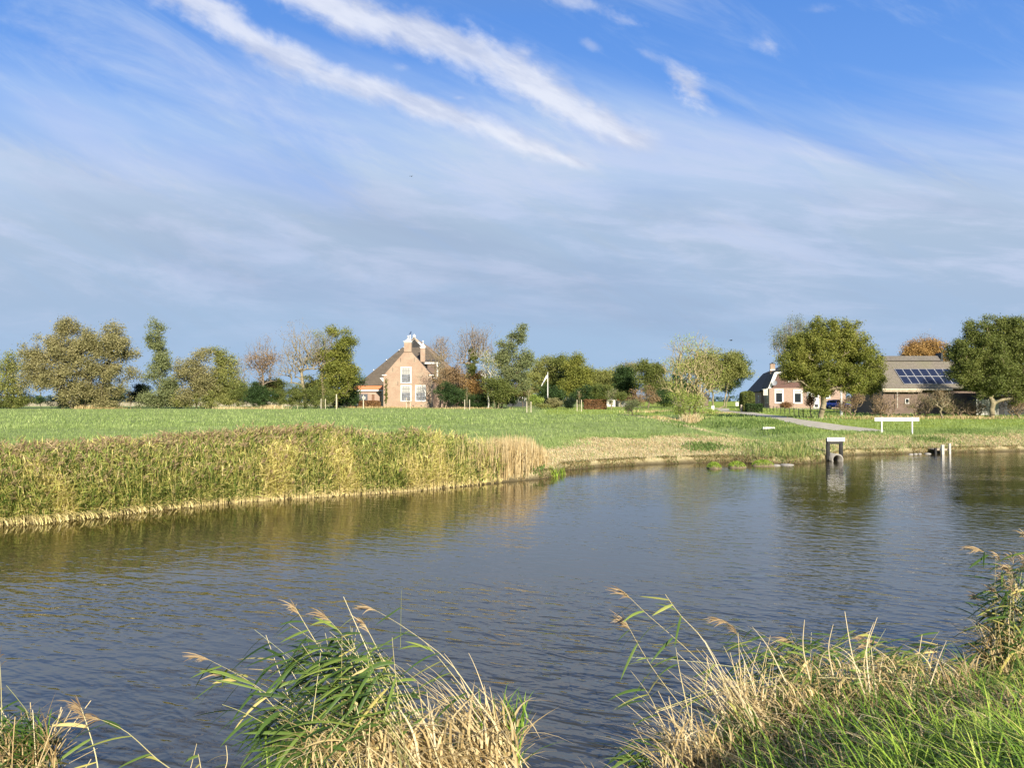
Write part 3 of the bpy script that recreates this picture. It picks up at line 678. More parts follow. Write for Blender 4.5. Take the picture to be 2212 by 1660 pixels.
def sample_blobs(rng, blobs, D, N, surf=0.45, zmin=None, depth=0.85):
    ar = np.array([b[2] * b[3] for b in blobs], float); nc_ = max(10, N // 3) if N > 40 else N; pk = np.searchsorted(np.cumsum(ar / ar.sum()), (np.arange(nc_) + .5) / nc_); pk = np.minimum(pk, len(blobs) - 1); out_ = []
    if N > 40: pk = np.concatenate([np.arange(len(blobs)), pk])
    for i in pk:
        b = blobs[i]; d_ = rng.normal(0, 1, 3); d_ /= np.linalg.norm(d_); r = rng.random() ** surf; rr = 0.5 * (b[2] + b[3]) / F * D * depth
        off = b[4] if len(b) > 4 else 0.0
        dy = d_[1] * r * rr + off; p = at(b[0] + d_[0] * r * b[2], b[1] - d_[2] * r * b[3], D); p[1] += dy; out_.append(p)
    out_ = np.array(out_)
    if N > 40:   # boughs: points gathered round fewer centres, so crowns get lumps and gaps
        rr = np.array([0.5 * (blobs[i][2] + blobs[i][3]) for i in pk]) / F * D; j = rng.integers(0, len(pk), N)
        out_ = out_[j] + rng.normal(0, 1, (N, 3)) * np.clip(rr[j] * 0.27, .14, .95)[:, None] * [1.15, 1.0, 0.75]
    if zmin is not None: out_[:, 2] = np.maximum(out_[:, 2], zmin + rng.uniform(0, 0.4, N))
    return out_
def leafcards(rng, att, per, sig, size, sag=0.0):
    c = np.repeat(att, per, 0); n_ = len(c); c = c + rng.normal(0, 1, (n_, 3)) * sig * [1, 1, 0.8]
    if sag: c[:, 2] -= np.abs(rng.normal(0, sag, n_))
    a = rng.normal(0, 1, (n_, 3)); a[:, 2] *= 0.6; a /= np.linalg.norm(a, axis=1, keepdims=True); b_ = np.cross(a, rng.normal(0, 1, (n_, 3))); b_ /= np.linalg.norm(b_, axis=1, keepdims=True)
    s_ = size * 1.25 * rng.uniform(0.5, 1.3, n_)[:, None]
    V = np.stack([c - a * s_, c - b_ * s_ * 0.55, c + a * s_, c + b_ * s_ * 0.55], 1).reshape(-1, 3)
    return V, np.arange(n_ * 4).reshape(-1, 4)
TREES = 'trees standing around the farms'
_seed = [100]
def tree(name, label, px, D, blobs, leaf, barkm=None, clumps=140, per=36, sig=0.55, size=0.14, twigs=0, rt=0.012, th=0.45, lean=0.0, cat='tree', group=TREES, multi=1, surf=0.45, lift=0.15, sag=0.0, py=None, trunk_r=None, spread=0.4, pw=0.45, seg=0.5, depth=0.85):
    _seed[0] += 1; rng = np.random.default_rng(_seed[0]); barkm = barkm or bark
    g0 = on_far(px, D); root = empty(name, g0, label, cat, group); sc_ = D / F
    att = sample_blobs(rng, blobs, D, clumps, surf, g0[2] + 0.3, depth)
    extra = sample_blobs(rng, blobs, D, twigs, 0.6, g0[2] + 0.3, depth) if twigs else np.zeros((0, 3))
    allp = np.concatenate([att, extra]); cen = allp.mean(0); topz = allp[:, 2].max()
    Vs, Fs, off = [], [], 0
    grp = np.arange(len(allp)) % multi if multi == 1 else np.argmin(np.abs(allp[:, 0:1] - (g0[0] + np.linspace(-1, 1, multi) * spread * 2.5)[None]), 1)
    for k in range(multi):
        sub = allp[grp == k]
        if len(sub) < 3: continue
        b0 = g0 + np.array([(k - (multi - 1) / 2) * spread, rng.uniform(-0.3, 0.3) * (multi > 1), -0.15]); c_ = sub.mean(0); hz = g0[2] + (topz - g0[2]) * th
        t = np.linspace(0, 1, 9)[:, None]; e = np.array([b0[0] * 0.45 + c_[0] * 0.55 + lean, b0[1] * 0.5 + c_[1] * 0.5, hz])
        tr = b0 * (1 - t) + e * t; tr[1:, :2] += rng.normal(0, 0.05, (8, 2)); tr[:, 0] += np.sin(t[:, 0] * 5 + k) * 0.06
        if multi > 1: tr = np.concatenate([[g0 - UP * 0.3], [g0 * 0.6 + b0 * 0.4 - UP * 0.02], tr[1:]])
        p0, p1, r0, r1 = grow(rng, tr, sub, seg, rt, pw, lift)
        if trunk_r: f_ = trunk_r / max(r0[0], 1e-6); r0 = np.where(r0 > 0.05, r0 * f_, r0) if f_ > 1 else r0
        V_, F_ = frusta(p0, p1, r0, r1); Vs.append(V_); Fs.append(F_ + off); off += len(V_)
    if Vs: link_mesh('trunk' if cat == 'tree' else 'branches', np.concatenate(Vs), np.concatenate(Fs), barkm, root, True, origin=g0)
    if leaf is not None and per:
        V_, F_ = leafcards(rng, att, int(per * 2.2), sig * 0.85, size * 0.68, sag)
        k = V_.reshape(-1, 4, 3)[:, :, 2].min(1) > g0[2] + 0.02; V_ = V_.reshape(-1, 4, 3)[k].reshape(-1, 3); F_ = np.arange(len(V_)).reshape(-1, 4)
        link_mesh('crown' if cat == 'tree' else 'foliage', V_, F_, leaf, root, origin=g0)
    return root
L_tan = leafy('tan_olive_leaves', [(0.0, (0.150, 0.146, 0.055)), (0.5, (0.250, 0.232, 0.100)), (1.0, (0.360, 0.319, 0.155))])
L_olive = leafy('olive_leaves', [(0.0, (0.122, 0.141, 0.037)), (0.5, (0.220, 0.237, 0.066)), (1.0, (0.329, 0.315, 0.099))])
L_greyg = leafy('grey_green_leaves', [(0.0, (0.110, 0.132, 0.055)), (0.5, (0.182, 0.213, 0.088)), (1.0, (0.264, 0.280, 0.125))])
L_yelg = leafy('yellow_green_leaves', [(0.0, (0.094, 0.113, 0.020)), (0.5, (0.184, 0.205, 0.039)), (1.0, (0.315, 0.299, 0.066))])
L_mid = leafy('mid_green_leaves', [(0.0, (0.066, 0.087, 0.020)), (0.5, (0.131, 0.159, 0.037)), (1.0, (0.212, 0.226, 0.061))])
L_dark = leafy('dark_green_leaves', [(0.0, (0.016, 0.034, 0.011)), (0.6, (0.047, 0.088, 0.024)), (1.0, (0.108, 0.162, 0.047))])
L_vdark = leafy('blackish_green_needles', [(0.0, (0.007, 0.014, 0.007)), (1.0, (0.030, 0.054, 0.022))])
L_brown = leafy('brown_leaves', [(0.0, (0.13, 0.085, 0.04)), (0.5, (0.27, 0.18, 0.09)), (1.0, (0.42, 0.31, 0.18))])
L_gold = leafy('golden_leaves', [(0.0, (0.20, 0.11, 0.035)), (0.5, (0.36, 0.215, 0.07)), (1.0, (0.50, 0.34, 0.13))])
L_beech = leafy('copper_hedge_leaves', [(0.0, (0.084, 0.049, 0.028)), (0.5, (0.210, 0.112, 0.049)), (1.0, (0.364, 0.210, 0.084))])
L_bush = leafy('light_green_bush_leaves', [(0.0, (0.112, 0.168, 0.028)), (0.5, (0.280, 0.364, 0.070)), (1.0, (0.532, 0.560, 0.168))])

yelbark = plain('lichen_yellow_bark', (0.30, 0.25, 0.13), 0.9, 0.25, 2.5)
T = tree
# --- left edge to the first farmhouse (pixels of a 2212 wide picture, metres away)
T('olive_tree', 'olive tree with forked pale trunk and bare twigs on top at the left picture edge', 22, 132, [(18, 790, 40, 26), (28, 830, 34, 34), (8, 850, 30, 34), (48, 860, 16, 20)], L_olive, palebark, 150, 44, 0.6, 0.16, 220, multi=2)
T('willow', 'largest spreading willow with tan and olive foliage reaching the ground', 165, 130, [(145, 705, 22, 22), (92, 757, 46, 27), (130, 745, 40, 30), (200, 735, 40, 30), (248, 742, 42, 38), (238, 778, 38, 30), (172, 792, 56, 40), (115, 826, 48, 34), (180, 840, 48, 40), (262, 806, 33, 22), (228, 848, 32, 32), (75, 790, 30, 30)], L_tan, bark, 460, 95, 0.58, 0.16, 200, multi=3, spread=1.2, sag=0.4)
T('small_tree', 'small thin dark tree in front of pale stubble left of the big willow', 88, 165, [(86, 866, 12, 8)], L_dark, darkbark, 24, 30, 0.4, 0.15, rt=0.02)
T('small_tree', 'small round dark tree right beside the big willow', 258, 165, [(258, 850, 11, 13)], L_dark, darkbark, 30, 40, 0.5, 0.15, rt=0.02)
T('small_tree', 'smallest thin bare tree on pale stubble before the dark cypress', 282, 168, [(283, 862, 7, 8), (280, 848, 8, 10)], L_greyg, greytwig, 22, 10, 0.35, 0.12, 60, rt=0.018)
T('cypress', 'blackish green upright conifer beside the narrow two tiered poplar', 300, 150, [(298, 852, 13, 20), (305, 838, 9, 14)], L_vdark, darkbark, 60, 60, 0.45, 0.15)
T('poplar', 'narrow grey green poplar with a gap between upper and lower crown', 343, 132, [(337, 722, 17, 24), (342, 742, 18, 20), (350, 758, 20, 14), (348, 774, 9, 10), (355, 792, 24, 18), (346, 822, 33, 36), (342, 856, 36, 22), (366, 848, 22, 24)], L_greyg, palebark, 210, 60, 0.5, 0.15, th=0.85)
T('willow', 'tan and green willow, left one of the two right of the poplar', 425, 132, [(434, 768, 20, 20), (418, 806, 31, 34), (407, 850, 28, 27), (440, 838, 22, 36)], L_tan, palebark, 190, 56, 0.55, 0.15, 120)
T('willow', 'olive willow with lighter top, right one of the two right of the poplar', 455, 134, [(466, 764, 8, 10), (488, 784, 20, 20), (480, 812, 28, 28), (470, 850, 34, 26), (505, 838, 16, 20)], L_olive, palebark, 190, 56, 0.55, 0.15, 100)
T('bare_tree', 'pale thin bare tree between the olive willow and the russet tree', 514, 150, [(514, 790, 22, 22), (522, 815, 20, 20)], L_greyg, greytwig, 40, 5, 0.5, 0.10, 420, rt=0.010, th=0.4)
T('russet_tree', 'half bare tree with russet leaves on its middle branches', 570, 140, [(566, 785, 36, 20), (578, 778, 28, 14)], L_brown, twig, 85, 16, 0.55, 0.13, 0, th=0.6)
T('bare_tree', 'twiggy bare crown rising above the russet leaves', 568, 141, [(566, 748, 32, 20), (560, 775, 34, 20), (575, 800, 30, 22)], L_brown, greytwig, 60, 5, 0.5, 0.10, 600, rt=0.011, th=0.5)
T('bare_tree', 'tall bare tree with forked pale trunk left of the yellow green trees', 660, 136, [(648, 732, 36, 34), (632, 768, 36, 26), (668, 766, 28, 30), (620, 800, 30, 18)], L_brown, palebark, 90, 7, 0.5, 0.10, 900, rt=0.013, th=0.42)
T('bare_tree', 'bare grey tree with a few leaves against the dense yellow green tree', 697, 137, [(700, 738, 26, 30), (690, 775, 26, 26)], L_olive, greytwig, 70, 16, 0.5, 0.13, 520, rt=0.012)
T('maple', 'dense yellow green maple just left of the brick gabled farmhouse', 728, 138, [(742, 736, 20, 26), (722, 722, 12, 14), (745, 770, 20, 24), (718, 778, 30, 30), (728, 810, 36, 28), (715, 838, 32, 24), (750, 806, 16, 18)], L_yelg, bark, 260, 70, 0.55, 0.16)
T('dark_tree', 'dark evergreen tree touching the left end of the thatched roof', 756, 145, [(758, 806, 14, 16), (750, 835, 26, 24), (760, 860, 20, 18), (725, 862, 36, 16)], L_dark, darkbark, 150, 56, 0.55, 0.17)
def shrub(name, label, px, D, blobs, leaf, barkm=None, clumps=60, per=60, sig=0.32, size=0.10, twigs=0, cat='shrub', group='garden shrubs beside the farms', **k):
    k.setdefault('rt', 0.008); k.setdefault('multi', 3); k.setdefault('th', 0.3); k.setdefault('seg', 0.3)
    return tree(name, label, px, D, blobs, leaf, barkm, clumps, per, sig, size, twigs, cat=cat, group=group, **k)
shrub('evergreen_shrub', 'dark round holly shrub below the russet tree', 559, 128, [(559, 857, 25, 22)], L_dark, darkbark, 100, 90)
shrub('shrub', 'dark olive shrub left of the round holly', 524, 130, [(520, 852, 24, 24), (536, 838, 16, 14)], L_mid, bark, 90, 60)
shrub('shrub', 'low tangled olive shrub under the tall forked bare tree', 622, 130, [(618, 858, 34, 21), (640, 848, 24, 16)], L_mid, palebark, 110, 55)
shrub('shrub', 'low dark shrub mass behind the left staked sapling', 690, 131, [(690, 860, 36, 20), (675, 850, 30, 18)], L_mid, bark, 120, 60)
shrub('shrub', 'brown green scrub under the two willows', 455, 131, [(400, 866, 30, 14), (450, 868, 45, 13), (500, 864, 22, 14)], L_olive, bark, 110, 50)
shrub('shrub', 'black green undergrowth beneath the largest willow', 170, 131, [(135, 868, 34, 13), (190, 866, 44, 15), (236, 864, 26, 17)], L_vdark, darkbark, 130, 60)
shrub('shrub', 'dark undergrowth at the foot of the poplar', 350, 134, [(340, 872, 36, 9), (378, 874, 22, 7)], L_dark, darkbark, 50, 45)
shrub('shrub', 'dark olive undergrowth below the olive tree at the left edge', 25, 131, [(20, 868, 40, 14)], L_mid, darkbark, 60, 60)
# --- garden around and right of the farmhouse
T('slender_tree', 'slender orange flushed tree standing before the right side of the farmhouse roof', 951, 141, [(948, 770, 18, 24), (952, 800, 18, 24)], L_brown, palebark, 60, 9, 0.5, 0.12, 360, rt=0.010)
T('bare_tree', 'small bare tree above the farmhouse roof right of its far chimney', 955, 182, [(952, 745, 18, 22), (958, 768, 16, 16)], L_brown, greytwig, 50, 7, 0.5, 0.12, 380, rt=0.016, th=0.6)
T('rust_tree', 'rust brown bushy tree beside the right corner of the farmhouse', 985, 138, [(980, 806, 27, 16), (962, 826, 20, 20), (1000, 825, 20, 22)], L_brown, bark, 110, 46, 0.5, 0.13)
T('ivy_tree', 'tall bare tree with dark ivy around its trunk right of the farmhouse', 1019, 139, [(1030, 722, 34, 25), (1010, 745, 32, 22), (1045, 755, 28, 20), (998, 770, 26, 12)], L_brown, greytwig, 110, 8, 0.55, 0.11, 1000, rt=0.012, th=0.5)
T('ivy', 'dark green ivy column wrapping the trunk of the tall bare tree', 1019, 138.6, [(1018, 800, 6, 34), (1018, 840, 8, 36), (1021, 770, 5, 20)], L_mid, bark, 80, 50, 0.25, 0.13, group=None)
T('golden_tree', 'small golden brown tree below the ivy clad trunk', 1030, 137, [(1026, 834, 22, 24), (1040, 812, 14, 14)], L_gold, bark, 80, 40, 0.5, 0.13)
T('birch', 'slim birch with white trunk right of the ivy clad tree', 1054, 132, [(1054, 790, 20, 26), (1046, 765, 22, 14), (1064, 812, 14, 18)], L_olive, offwhite, 80, 14, 0.5, 0.12, 300, rt=0.010, th=0.6)
T('windswept_tree', 'tall ragged grey green tree leaning right with pointed tip', 1082, 134, [(1127, 712, 7, 9), (1117, 728, 10, 12), (1104, 738, 14, 14), (1085, 742, 10, 12), (1104, 762, 30, 16), (1116, 786, 36, 18), (1100, 806, 34, 20), (1112, 832, 36, 20), (1084, 780, 16, 20), (1136, 772, 8, 8)], L_greyg, bark, 260, 50, 0.48, 0.15, 160, lean=1.0, th=0.6)
T('tree', 'low grey green tree under the ragged leaning tree', 1072, 131, [(1070, 840, 20, 26), (1090, 850, 24, 20)], L_mid, palebark, 100, 46, 0.5, 0.14, multi=2)
shrub('shrub', 'dark green shrubs hugging the right corner of the farmhouse', 975, 134, [(965, 850, 24, 24), (990, 858, 26, 20)], L_dark, darkbark, 120, 70)
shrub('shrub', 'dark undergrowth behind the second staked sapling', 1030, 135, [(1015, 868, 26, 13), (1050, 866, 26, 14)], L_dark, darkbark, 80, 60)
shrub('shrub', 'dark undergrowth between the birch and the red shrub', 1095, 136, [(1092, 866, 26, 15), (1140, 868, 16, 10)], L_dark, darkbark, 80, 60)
T('red_tree', 'low reddish brown flat crowned tree before the small dark house', 1130, 150, [(1128, 842, 22, 13), (1112, 848, 12, 8)], L_beech, bark, 90, 40, 0.45, 0.13)
T('round_tree', 'broad dome shaped olive tree behind the flagpole', 1184, 190, [(1180, 790, 22, 22), (1196, 800, 26, 24), (1175, 825, 26, 30), (1205, 836, 26, 26)], L_olive, bark, 220, 56, 0.75, 0.2)
T('round_tree', 'dark green tree between the flagpole tree and the broad dome tree', 1214, 186, [(1214, 786, 16, 16), (1218, 815, 22, 26), (1216, 845, 20, 22)], L_mid, bark, 130, 56, 0.75, 0.2)
T('round_tree', 'broad domed yellow olive tree behind the third staked sapling', 1248, 178, [(1238, 790, 22, 20), (1252, 806, 26, 26), (1262, 835, 26, 26), (1232, 832, 22, 26)], L_yelg, bark, 260, 60, 0.75, 0.19)
T('round_tree', 'lower grey olive tree right of the domed tree', 1288, 186, [(1290, 826, 24, 26), (1302, 812, 16, 14), (1282, 845, 22, 18)], L_olive, bark, 150, 56, 0.7, 0.2)
T('round_tree', 'pale olive tree behind the white cottage', 1325, 205, [(1322, 818, 22, 20), (1315, 840, 22, 22)], L_olive, bark, 130, 56, 0.8, 0.2)
T('round_tree', 'pale bare topped tree farthest back behind the cottage roof', 1366, 215, [(1365, 800, 26, 16), (1338, 805, 18, 14)], L_tan, greytwig, 90, 30, 0.8, 0.2, 250, rt=0.016)
T('round_tree', 'dark green rounded tree above the orange cottage roof', 1350, 178, [(1350, 808, 16, 18), (1354, 828, 24, 18), (1338, 842, 16, 14)], L_dark, bark, 150, 60, 0.65, 0.2)
T('windswept_tree', 'dark wind bent tree with ragged top left of the road', 1400, 168, [(1390, 790, 16, 10), (1400, 804, 20, 14), (1418, 800, 18, 13), (1408, 828, 34, 20), (1435, 842, 32, 18)], L_mid, bark, 220, 54, 0.6, 0.18, 120)
T('dark_tree', 'darkest low tree behind the bare roadside tree', 1450, 172, [(1440, 850, 26, 14), (1470, 838, 26, 22), (1495, 850, 18, 14)], L_dark, darkbark, 140, 56, 0.65, 0.19)
T('windswept_tree', 'windswept green and brown tree right of the bare roadside tree', 1540, 128, [(1530, 775, 34, 22), (1565, 786, 32, 26), (1590, 798, 22, 28), (1500, 795, 36, 24), (1555, 812, 42, 20), (1535, 828, 24, 12)], L_olive, palebark, 330, 56, 0.5, 0.14, 160, multi=3, spread=1.6)
T('dark_tree', 'deep green tree forming the right side of the windswept trees', 1566, 133, [(1590, 790, 22, 22), (1600, 808, 14, 18), (1578, 830, 22, 12)], L_dark, palebark, 120, 50, 0.5, 0.15)
T('roadside_tree', 'bare roadside tree with many upright yellowish branches', 1489, 74, [(1470, 752, 26, 28), (1495, 748, 26, 26), (1520, 745, 22, 24), (1455, 790, 34, 28), (1490, 800, 44, 30), (1530, 790, 30, 30), (1495, 840, 52, 26), (1450, 825, 30, 24), (1534, 826, 28, 20)], L_bush, yelbark, 150, 12, 0.32, 0.07, 1400, rt=0.0085, th=0.30, multi=3, spread=0.35, seg=0.35, lift=0.25)
shrub('shrub', 'yellow green shrub growing around the foot of the bare roadside tree', 1485, 73, [(1478, 868, 36, 20), (1508, 862, 22, 20), (1470, 885, 30, 10), (1530, 890, 24, 7)], L_bush, palebark, 110, 36, 0.22, 0.055, 200)
shrub('shrub', 'brown tall shrub between the cottage and the road bend', 1392, 120, [(1390, 858, 20, 18), (1402, 846, 12, 14), (1415, 866, 14, 12)], L_brown, bark, 70, 26, 0.3, 0.10, 120)
shrub('shrub', 'small grey green shrub alone on the lawn left of the road', 1366, 88, [(1364, 876, 15, 11), (1372, 868, 8, 8)], L_greyg, bark, 50, 36, 0.2, 0.06, 60)
T('small_tree', 'small forked pale tree in front of the cottage', 1320, 118, [(1322, 856, 12, 14), (1328, 846, 8, 8)], L_greyg, palebark, 34, 12, 0.3, 0.09, 120, rt=0.010, th=0.35)
T('small_tree', 'small round green tree right of the cottage gable', 1343, 118, [(1342, 855, 13, 13)], L_mid, palebark, 44, 30, 0.32, 0.10, 40, rt=0.010, th=0.4)
shrub('shrub', 'rounded pinkish shrub below the flagpole', 1204, 122, [(1205, 869, 17, 9), (1196, 872, 14, 8)], L_tan, bark, 60, 50, 0.25, 0.08)
shrub('evergreen_shrub', 'small dark clipped shrub at the foot of the flagpole', 1178, 123, [(1178, 867, 7, 8)], L_vdark, darkbark, 30, 60, 0.22, 0.08)
shrub('evergreen_shrub', 'dark round shrub left of the third staked sapling', 1233, 120, [(1233, 871, 12, 10)], L_vdark, darkbark, 44, 70, 0.22, 0.08)
shrub('shrub', 'light green shrub right of the second pair of stakes', 1158, 122, [(1158, 868, 10, 12), (1152, 858, 6, 8)], L_bush, palebark, 50, 44, 0.25, 0.08)
shrub('shrub', 'low pale green shrub right of the light green shrub', 1170, 121, [(1172, 877, 14, 5)], L_olive, bark, 30, 40, 0.2, 0.07)
# --- right farm
T('grey_tree', 'tall wispy grey tree behind the brick farmhouse chimney', 1712, 160, [(1702, 706, 18, 16), (1726, 698, 20, 14), (1684, 730, 18, 20), (1700, 750, 28, 30), (1672, 742, 8, 14), (1725, 735, 26, 30)], L_greyg, greytwig, 200, 20, 0.7, 0.13, 700, rt=0.012)
T('ash_tree', 'large round green tree with short pale trunk before the brick farmhouse', 1773, 69, [(1790, 715, 48, 24), (1760, 735, 44, 28), (1830, 735, 38, 32), (1740, 762, 44, 30), (1800, 770, 60, 38), (1850, 770, 32, 34), (1722, 790, 36, 26), (1770, 806, 50, 30), (1830, 815, 48, 28), (1715, 815, 28, 16), (1860, 800, 22, 26), (1775, 838, 36, 16)], L_yelg, palebark, 620, 110, 0.27, 0.082, 260, th=0.42, trunk_r=0.23, seg=0.35, surf=0.4)
T('tree', 'green tree between the brick farmhouse and the solar panel barn', 1886, 84, [(1888, 795, 16, 18), (1896, 820, 16, 20), (1880, 835, 18, 18), (1858, 842, 20, 14)], L_yelg, bark, 170, 50, 0.32, 0.09)
T('golden_tree', 'round golden orange tree rising behind the solar panel barn', 1997, 128, [(1996, 762, 38, 20), (2020, 762, 22, 24), (1975, 768, 24, 14), (2036, 790, 8, 20)], L_gold, bark, 170, 56, 0.5, 0.14)
T('bare_tree', 'reddish bare twigs crowning the golden orange tree', 1998, 129, [(1996, 738, 22, 16), (2015, 744, 18, 14), (1985, 748, 14, 12)], L_brown, twig, 60, 12, 0.5, 0.11, 400, rt=0.014, th=0.7)
T('ash_tree', 'large dense green tree with pale trunk at the right edge of the view', 2141, 72, [(2130, 712, 34, 26), (2180, 708, 30, 24), (2100, 745, 34, 28), (2160, 750, 50, 34), (2205, 760, 34, 36), (2085, 782, 30, 28), (2130, 795, 50, 32), (2190, 805, 44, 30), (2085, 812, 28, 22), (2140, 835, 50, 22), (2195, 842, 40, 20), (2068, 770, 10, 14)], L_mid, palebark, 640, 110, 0.29, 0.085, 200, th=0.42, trunk_r=0.19, seg=0.35, surf=0.4)
T('ash_tree', 'green tree mostly cut off by the right picture edge', 2250, 78, [(2240, 720, 34, 30), (2260, 760, 50, 40), (2240, 810, 44, 36)], L_mid, bark, 240, 60, 0.36, 0.09, 0, seg=0.4)
G3 = 'bushes along the barn with the solar panels'
shrub('bush', 'twiggy brown bush before the left corner of the barn', 1915, 72, [(1914, 872, 26, 24), (1900, 880, 16, 18)], L_brown, twig, 60, 14, 0.2, 0.05, 420, group=G3)
shrub('bush', 'twiggy tan bush under the middle of the solar panels', 1988, 72, [(1986, 870, 26, 26), (2004, 866, 16, 18)], L_tan, twig, 60, 14, 0.2, 0.05, 460, group=G3)
T('small_tree', 'small slim tree with forked pale trunk before the barn wall', 2032, 70, [(2034, 862, 16, 16), (2030, 850, 12, 12)], L_brown, palebark, 40, 9, 0.2, 0.05, 240, rt=0.007, th=0.4, seg=0.3)
shrub('bush', 'low pinkish brown bush right of the small forked tree', 2070, 74, [(2066, 878, 26, 20), (2050, 868, 14, 20)], L_tan, twig, 60, 20, 0.2, 0.05, 360, group=G3)
shrub('bush', 'low brown bush under the left half of the dense green tree', 2104, 75, [(2104, 882, 24, 14)], L_brown, twig, 50, 20, 0.2, 0.05, 240, group=G3)
shrub('bush', 'brown bush against the dark shed at the right edge', 2196, 74, [(2196, 874, 24, 22)], L_brown, twig, 60, 22, 0.2, 0.05, 300, group=G3)
shrub('bush', 'brown twiggy bush behind the white lamp post', 1836, 78, [(1834, 872, 18, 16), (1824, 880, 12, 14), (1850, 862, 16, 14)], L_brown, twig, 60, 24, 0.2, 0.055, 240, group=G3)
T('small_tree', 'small dark brown leaved tree left of the large round tree trunk', 1750, 72, [(1750, 868, 8, 10), (1753, 858, 7, 8)], L_beech, darkbark, 30, 30, 0.18, 0.06, 20, rt=0.008, th=0.6, seg=0.3)
shrub('bush', 'reddish low bush between the two front windows of the brick farmhouse', 1700, 131, [(1699, 878, 12, 6)], L_beech, bark, 30, 50, 0.3, 0.10)
for a in (('olive shrub filling the gap under the pale thin bare tree', 500, [(500, 852, 20, 18)], L_olive), ('tall dark olive shrub between the round holly and the forked bare tree', 596, [(594, 848, 18, 24), (600, 835, 10, 14)], L_mid), ('brown shrub low beneath the russet tree', 578, [(580, 838, 22, 12)], L_brown),
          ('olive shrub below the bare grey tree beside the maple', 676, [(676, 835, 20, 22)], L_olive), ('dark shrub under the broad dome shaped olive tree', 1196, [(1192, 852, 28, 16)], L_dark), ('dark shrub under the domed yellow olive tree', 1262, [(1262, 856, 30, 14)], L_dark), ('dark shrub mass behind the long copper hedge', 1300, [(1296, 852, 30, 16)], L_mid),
          ('dark bushy growth left of the street lamp', 1440, [(1440, 862, 34, 14)], L_dark), ('mid green growth behind the ragged leaning tree', 1140, [(1140, 830, 20, 26), (1152, 815, 12, 16)], L_olive), ('brown olive growth between the birch and the ivy clad tree', 1045, [(1042, 850, 22, 22)], L_olive)):
    shrub('shrub', a[0], a[1], 150, a[2], a[3], bark, 90, 60, .4, .14)
# clipped hedges: box volumes full of leaves
def hedge(label, px0, px1, D, ztop, dep, leaf, n_, size=0.06, arch=False, cat='hedge', rnd=0.0, basez=None):
    _seed[0] += 1; rng = np.random.default_rng(_seed[0])
    a = on_far(px0, D); b_ = on_far(px1, D); g0 = (a + b_) / 2; root = empty('hedge', g0, label, cat, 'garden hedges')
    w_ = (b_[0] - a[0]) / 2; z0 = g0[2]; H_ = ztop
    c = rng.uniform(-1, 1, (n_, 3)); ax = rng.integers(0, 3, n_); r = np.arange(n_); c[r, ax] = np.sign(c[r, ax]) * rng.uniform(0.82, 1.03, n_)
    if rnd: q = c / np.maximum(1, (np.abs(c) ** 4).sum(1, keepdims=True) ** 0.25); c = c * (1 - rnd) + q * rnd
    c = c * [w_, dep / 2, H_ / 2] + [0, 0, H_ / 2]
    V_, F_ = leafcards(rng, c, 1, 0.04, size); V_[:, 2] = np.maximum(V_[:, 2], 0.0)
    link_mesh('foliage', V_, F_, leaf, root)
    mb = MB()
    for i in range(max(2, int(w_ * 3))): xx = rng.uniform(-w_, w_) * 0.8; mb.tube((xx, 0, -0.1), (xx + rng.uniform(-.1, .1), rng.uniform(-.1, .1), H_ * 0.7), 0.03, 0.015, 5)
    mb.box(-w_ * 0.72, w_ * 0.72, -dep * 0.33, dep * 0.33, 0.05, H_ * 0.78)
    mb.build('stems', darkbark, root)
hedge('long clipped copper coloured hedge left of the white cottage', 1262, 1309, 120, 1.5, 1.0, L_beech, 9000, 0.08)
hedge('copper coloured hedge in front of the dark barn doors of the farmhouse', 775, 821, 146, 1.35, 1.6, L_beech, 7000, 0.09, rnd=0.8)
hedge('tall round topped clipped hedge at the road by the brick farmhouse', 1600, 1627, 105, 2.75, 2.0, L_mid, 9000, 0.08, rnd=1.0)
hedge('low dark hedge beside the tall round topped hedge', 1612, 1644, 101, 1.1, 1.0, L_dark, 6000, 0.07)
# dry grass tussocks along the foot of the trees
vg = VB(); rng = np.random.default_rng(77)
def tuss(cx, wpx, D, N, hh, tn):
    px = rng.normal(cx, wpx * 0.5, N); Dd = D + rng.normal(0, 0.8, N); x = (px - CX) / F * Dd
    rt = np.stack([x, Dd, hfar(x, Dd)], -1); blades(vg, rng, rt, rng.uniform(*hh, N), 0.02 * D / 100 + 0.01, rng.uniform(0.1, 0.7, N), rng.uniform(0, 6.28, N), rng.uniform(*tn, N), 3, 0.25)
for a in ((588, 30, 127, 400, (0.4, 1.1), (0.5, 1)), (494, 30, 127, 300, (0.3, 0.7), (0.6, 1)), (540, 60, 128, 500, (0.2, 0.6), (0.3, 0.9)), (1492, 20, 66, 500, (0.4, 1.3), (0.55, 1)), (1460, 60, 70, 500, (0.2, 0.5), (0.3, 0.9)),
          (800, 60, 143, 500, (0.2, 0.6), (0.2, 0.7)), (870, 60, 146, 400, (0.15, 0.4), (0.2, 0.8)), (1000, 80, 128, 600, (0.15, 0.5), (0.2, 0.8)), (1550, 40, 95, 300, (0.2, 0.4), (0.2, 0.8)), (220, 60, 127, 300, (.2, .5), (.1, .5)), (180, 20, 127, 120, (.5, 1.1), (.3, .8)), (1415, 50, 100, 400, (.2, .6), (.4, .9)), (1900, 120, 70, 800, (0.15, 0.5), (0.2, 0.8)), (2080, 120, 71, 900, (0.15, 0.5), (0.3, 0.8))):
    tuss(*a)
o = vg.build('dry_grass_tussocks', m_straw); tag(o, 'tan dry grass tussocks along the foot of the trees and shrubs', 'dry grass', kind='stuff')
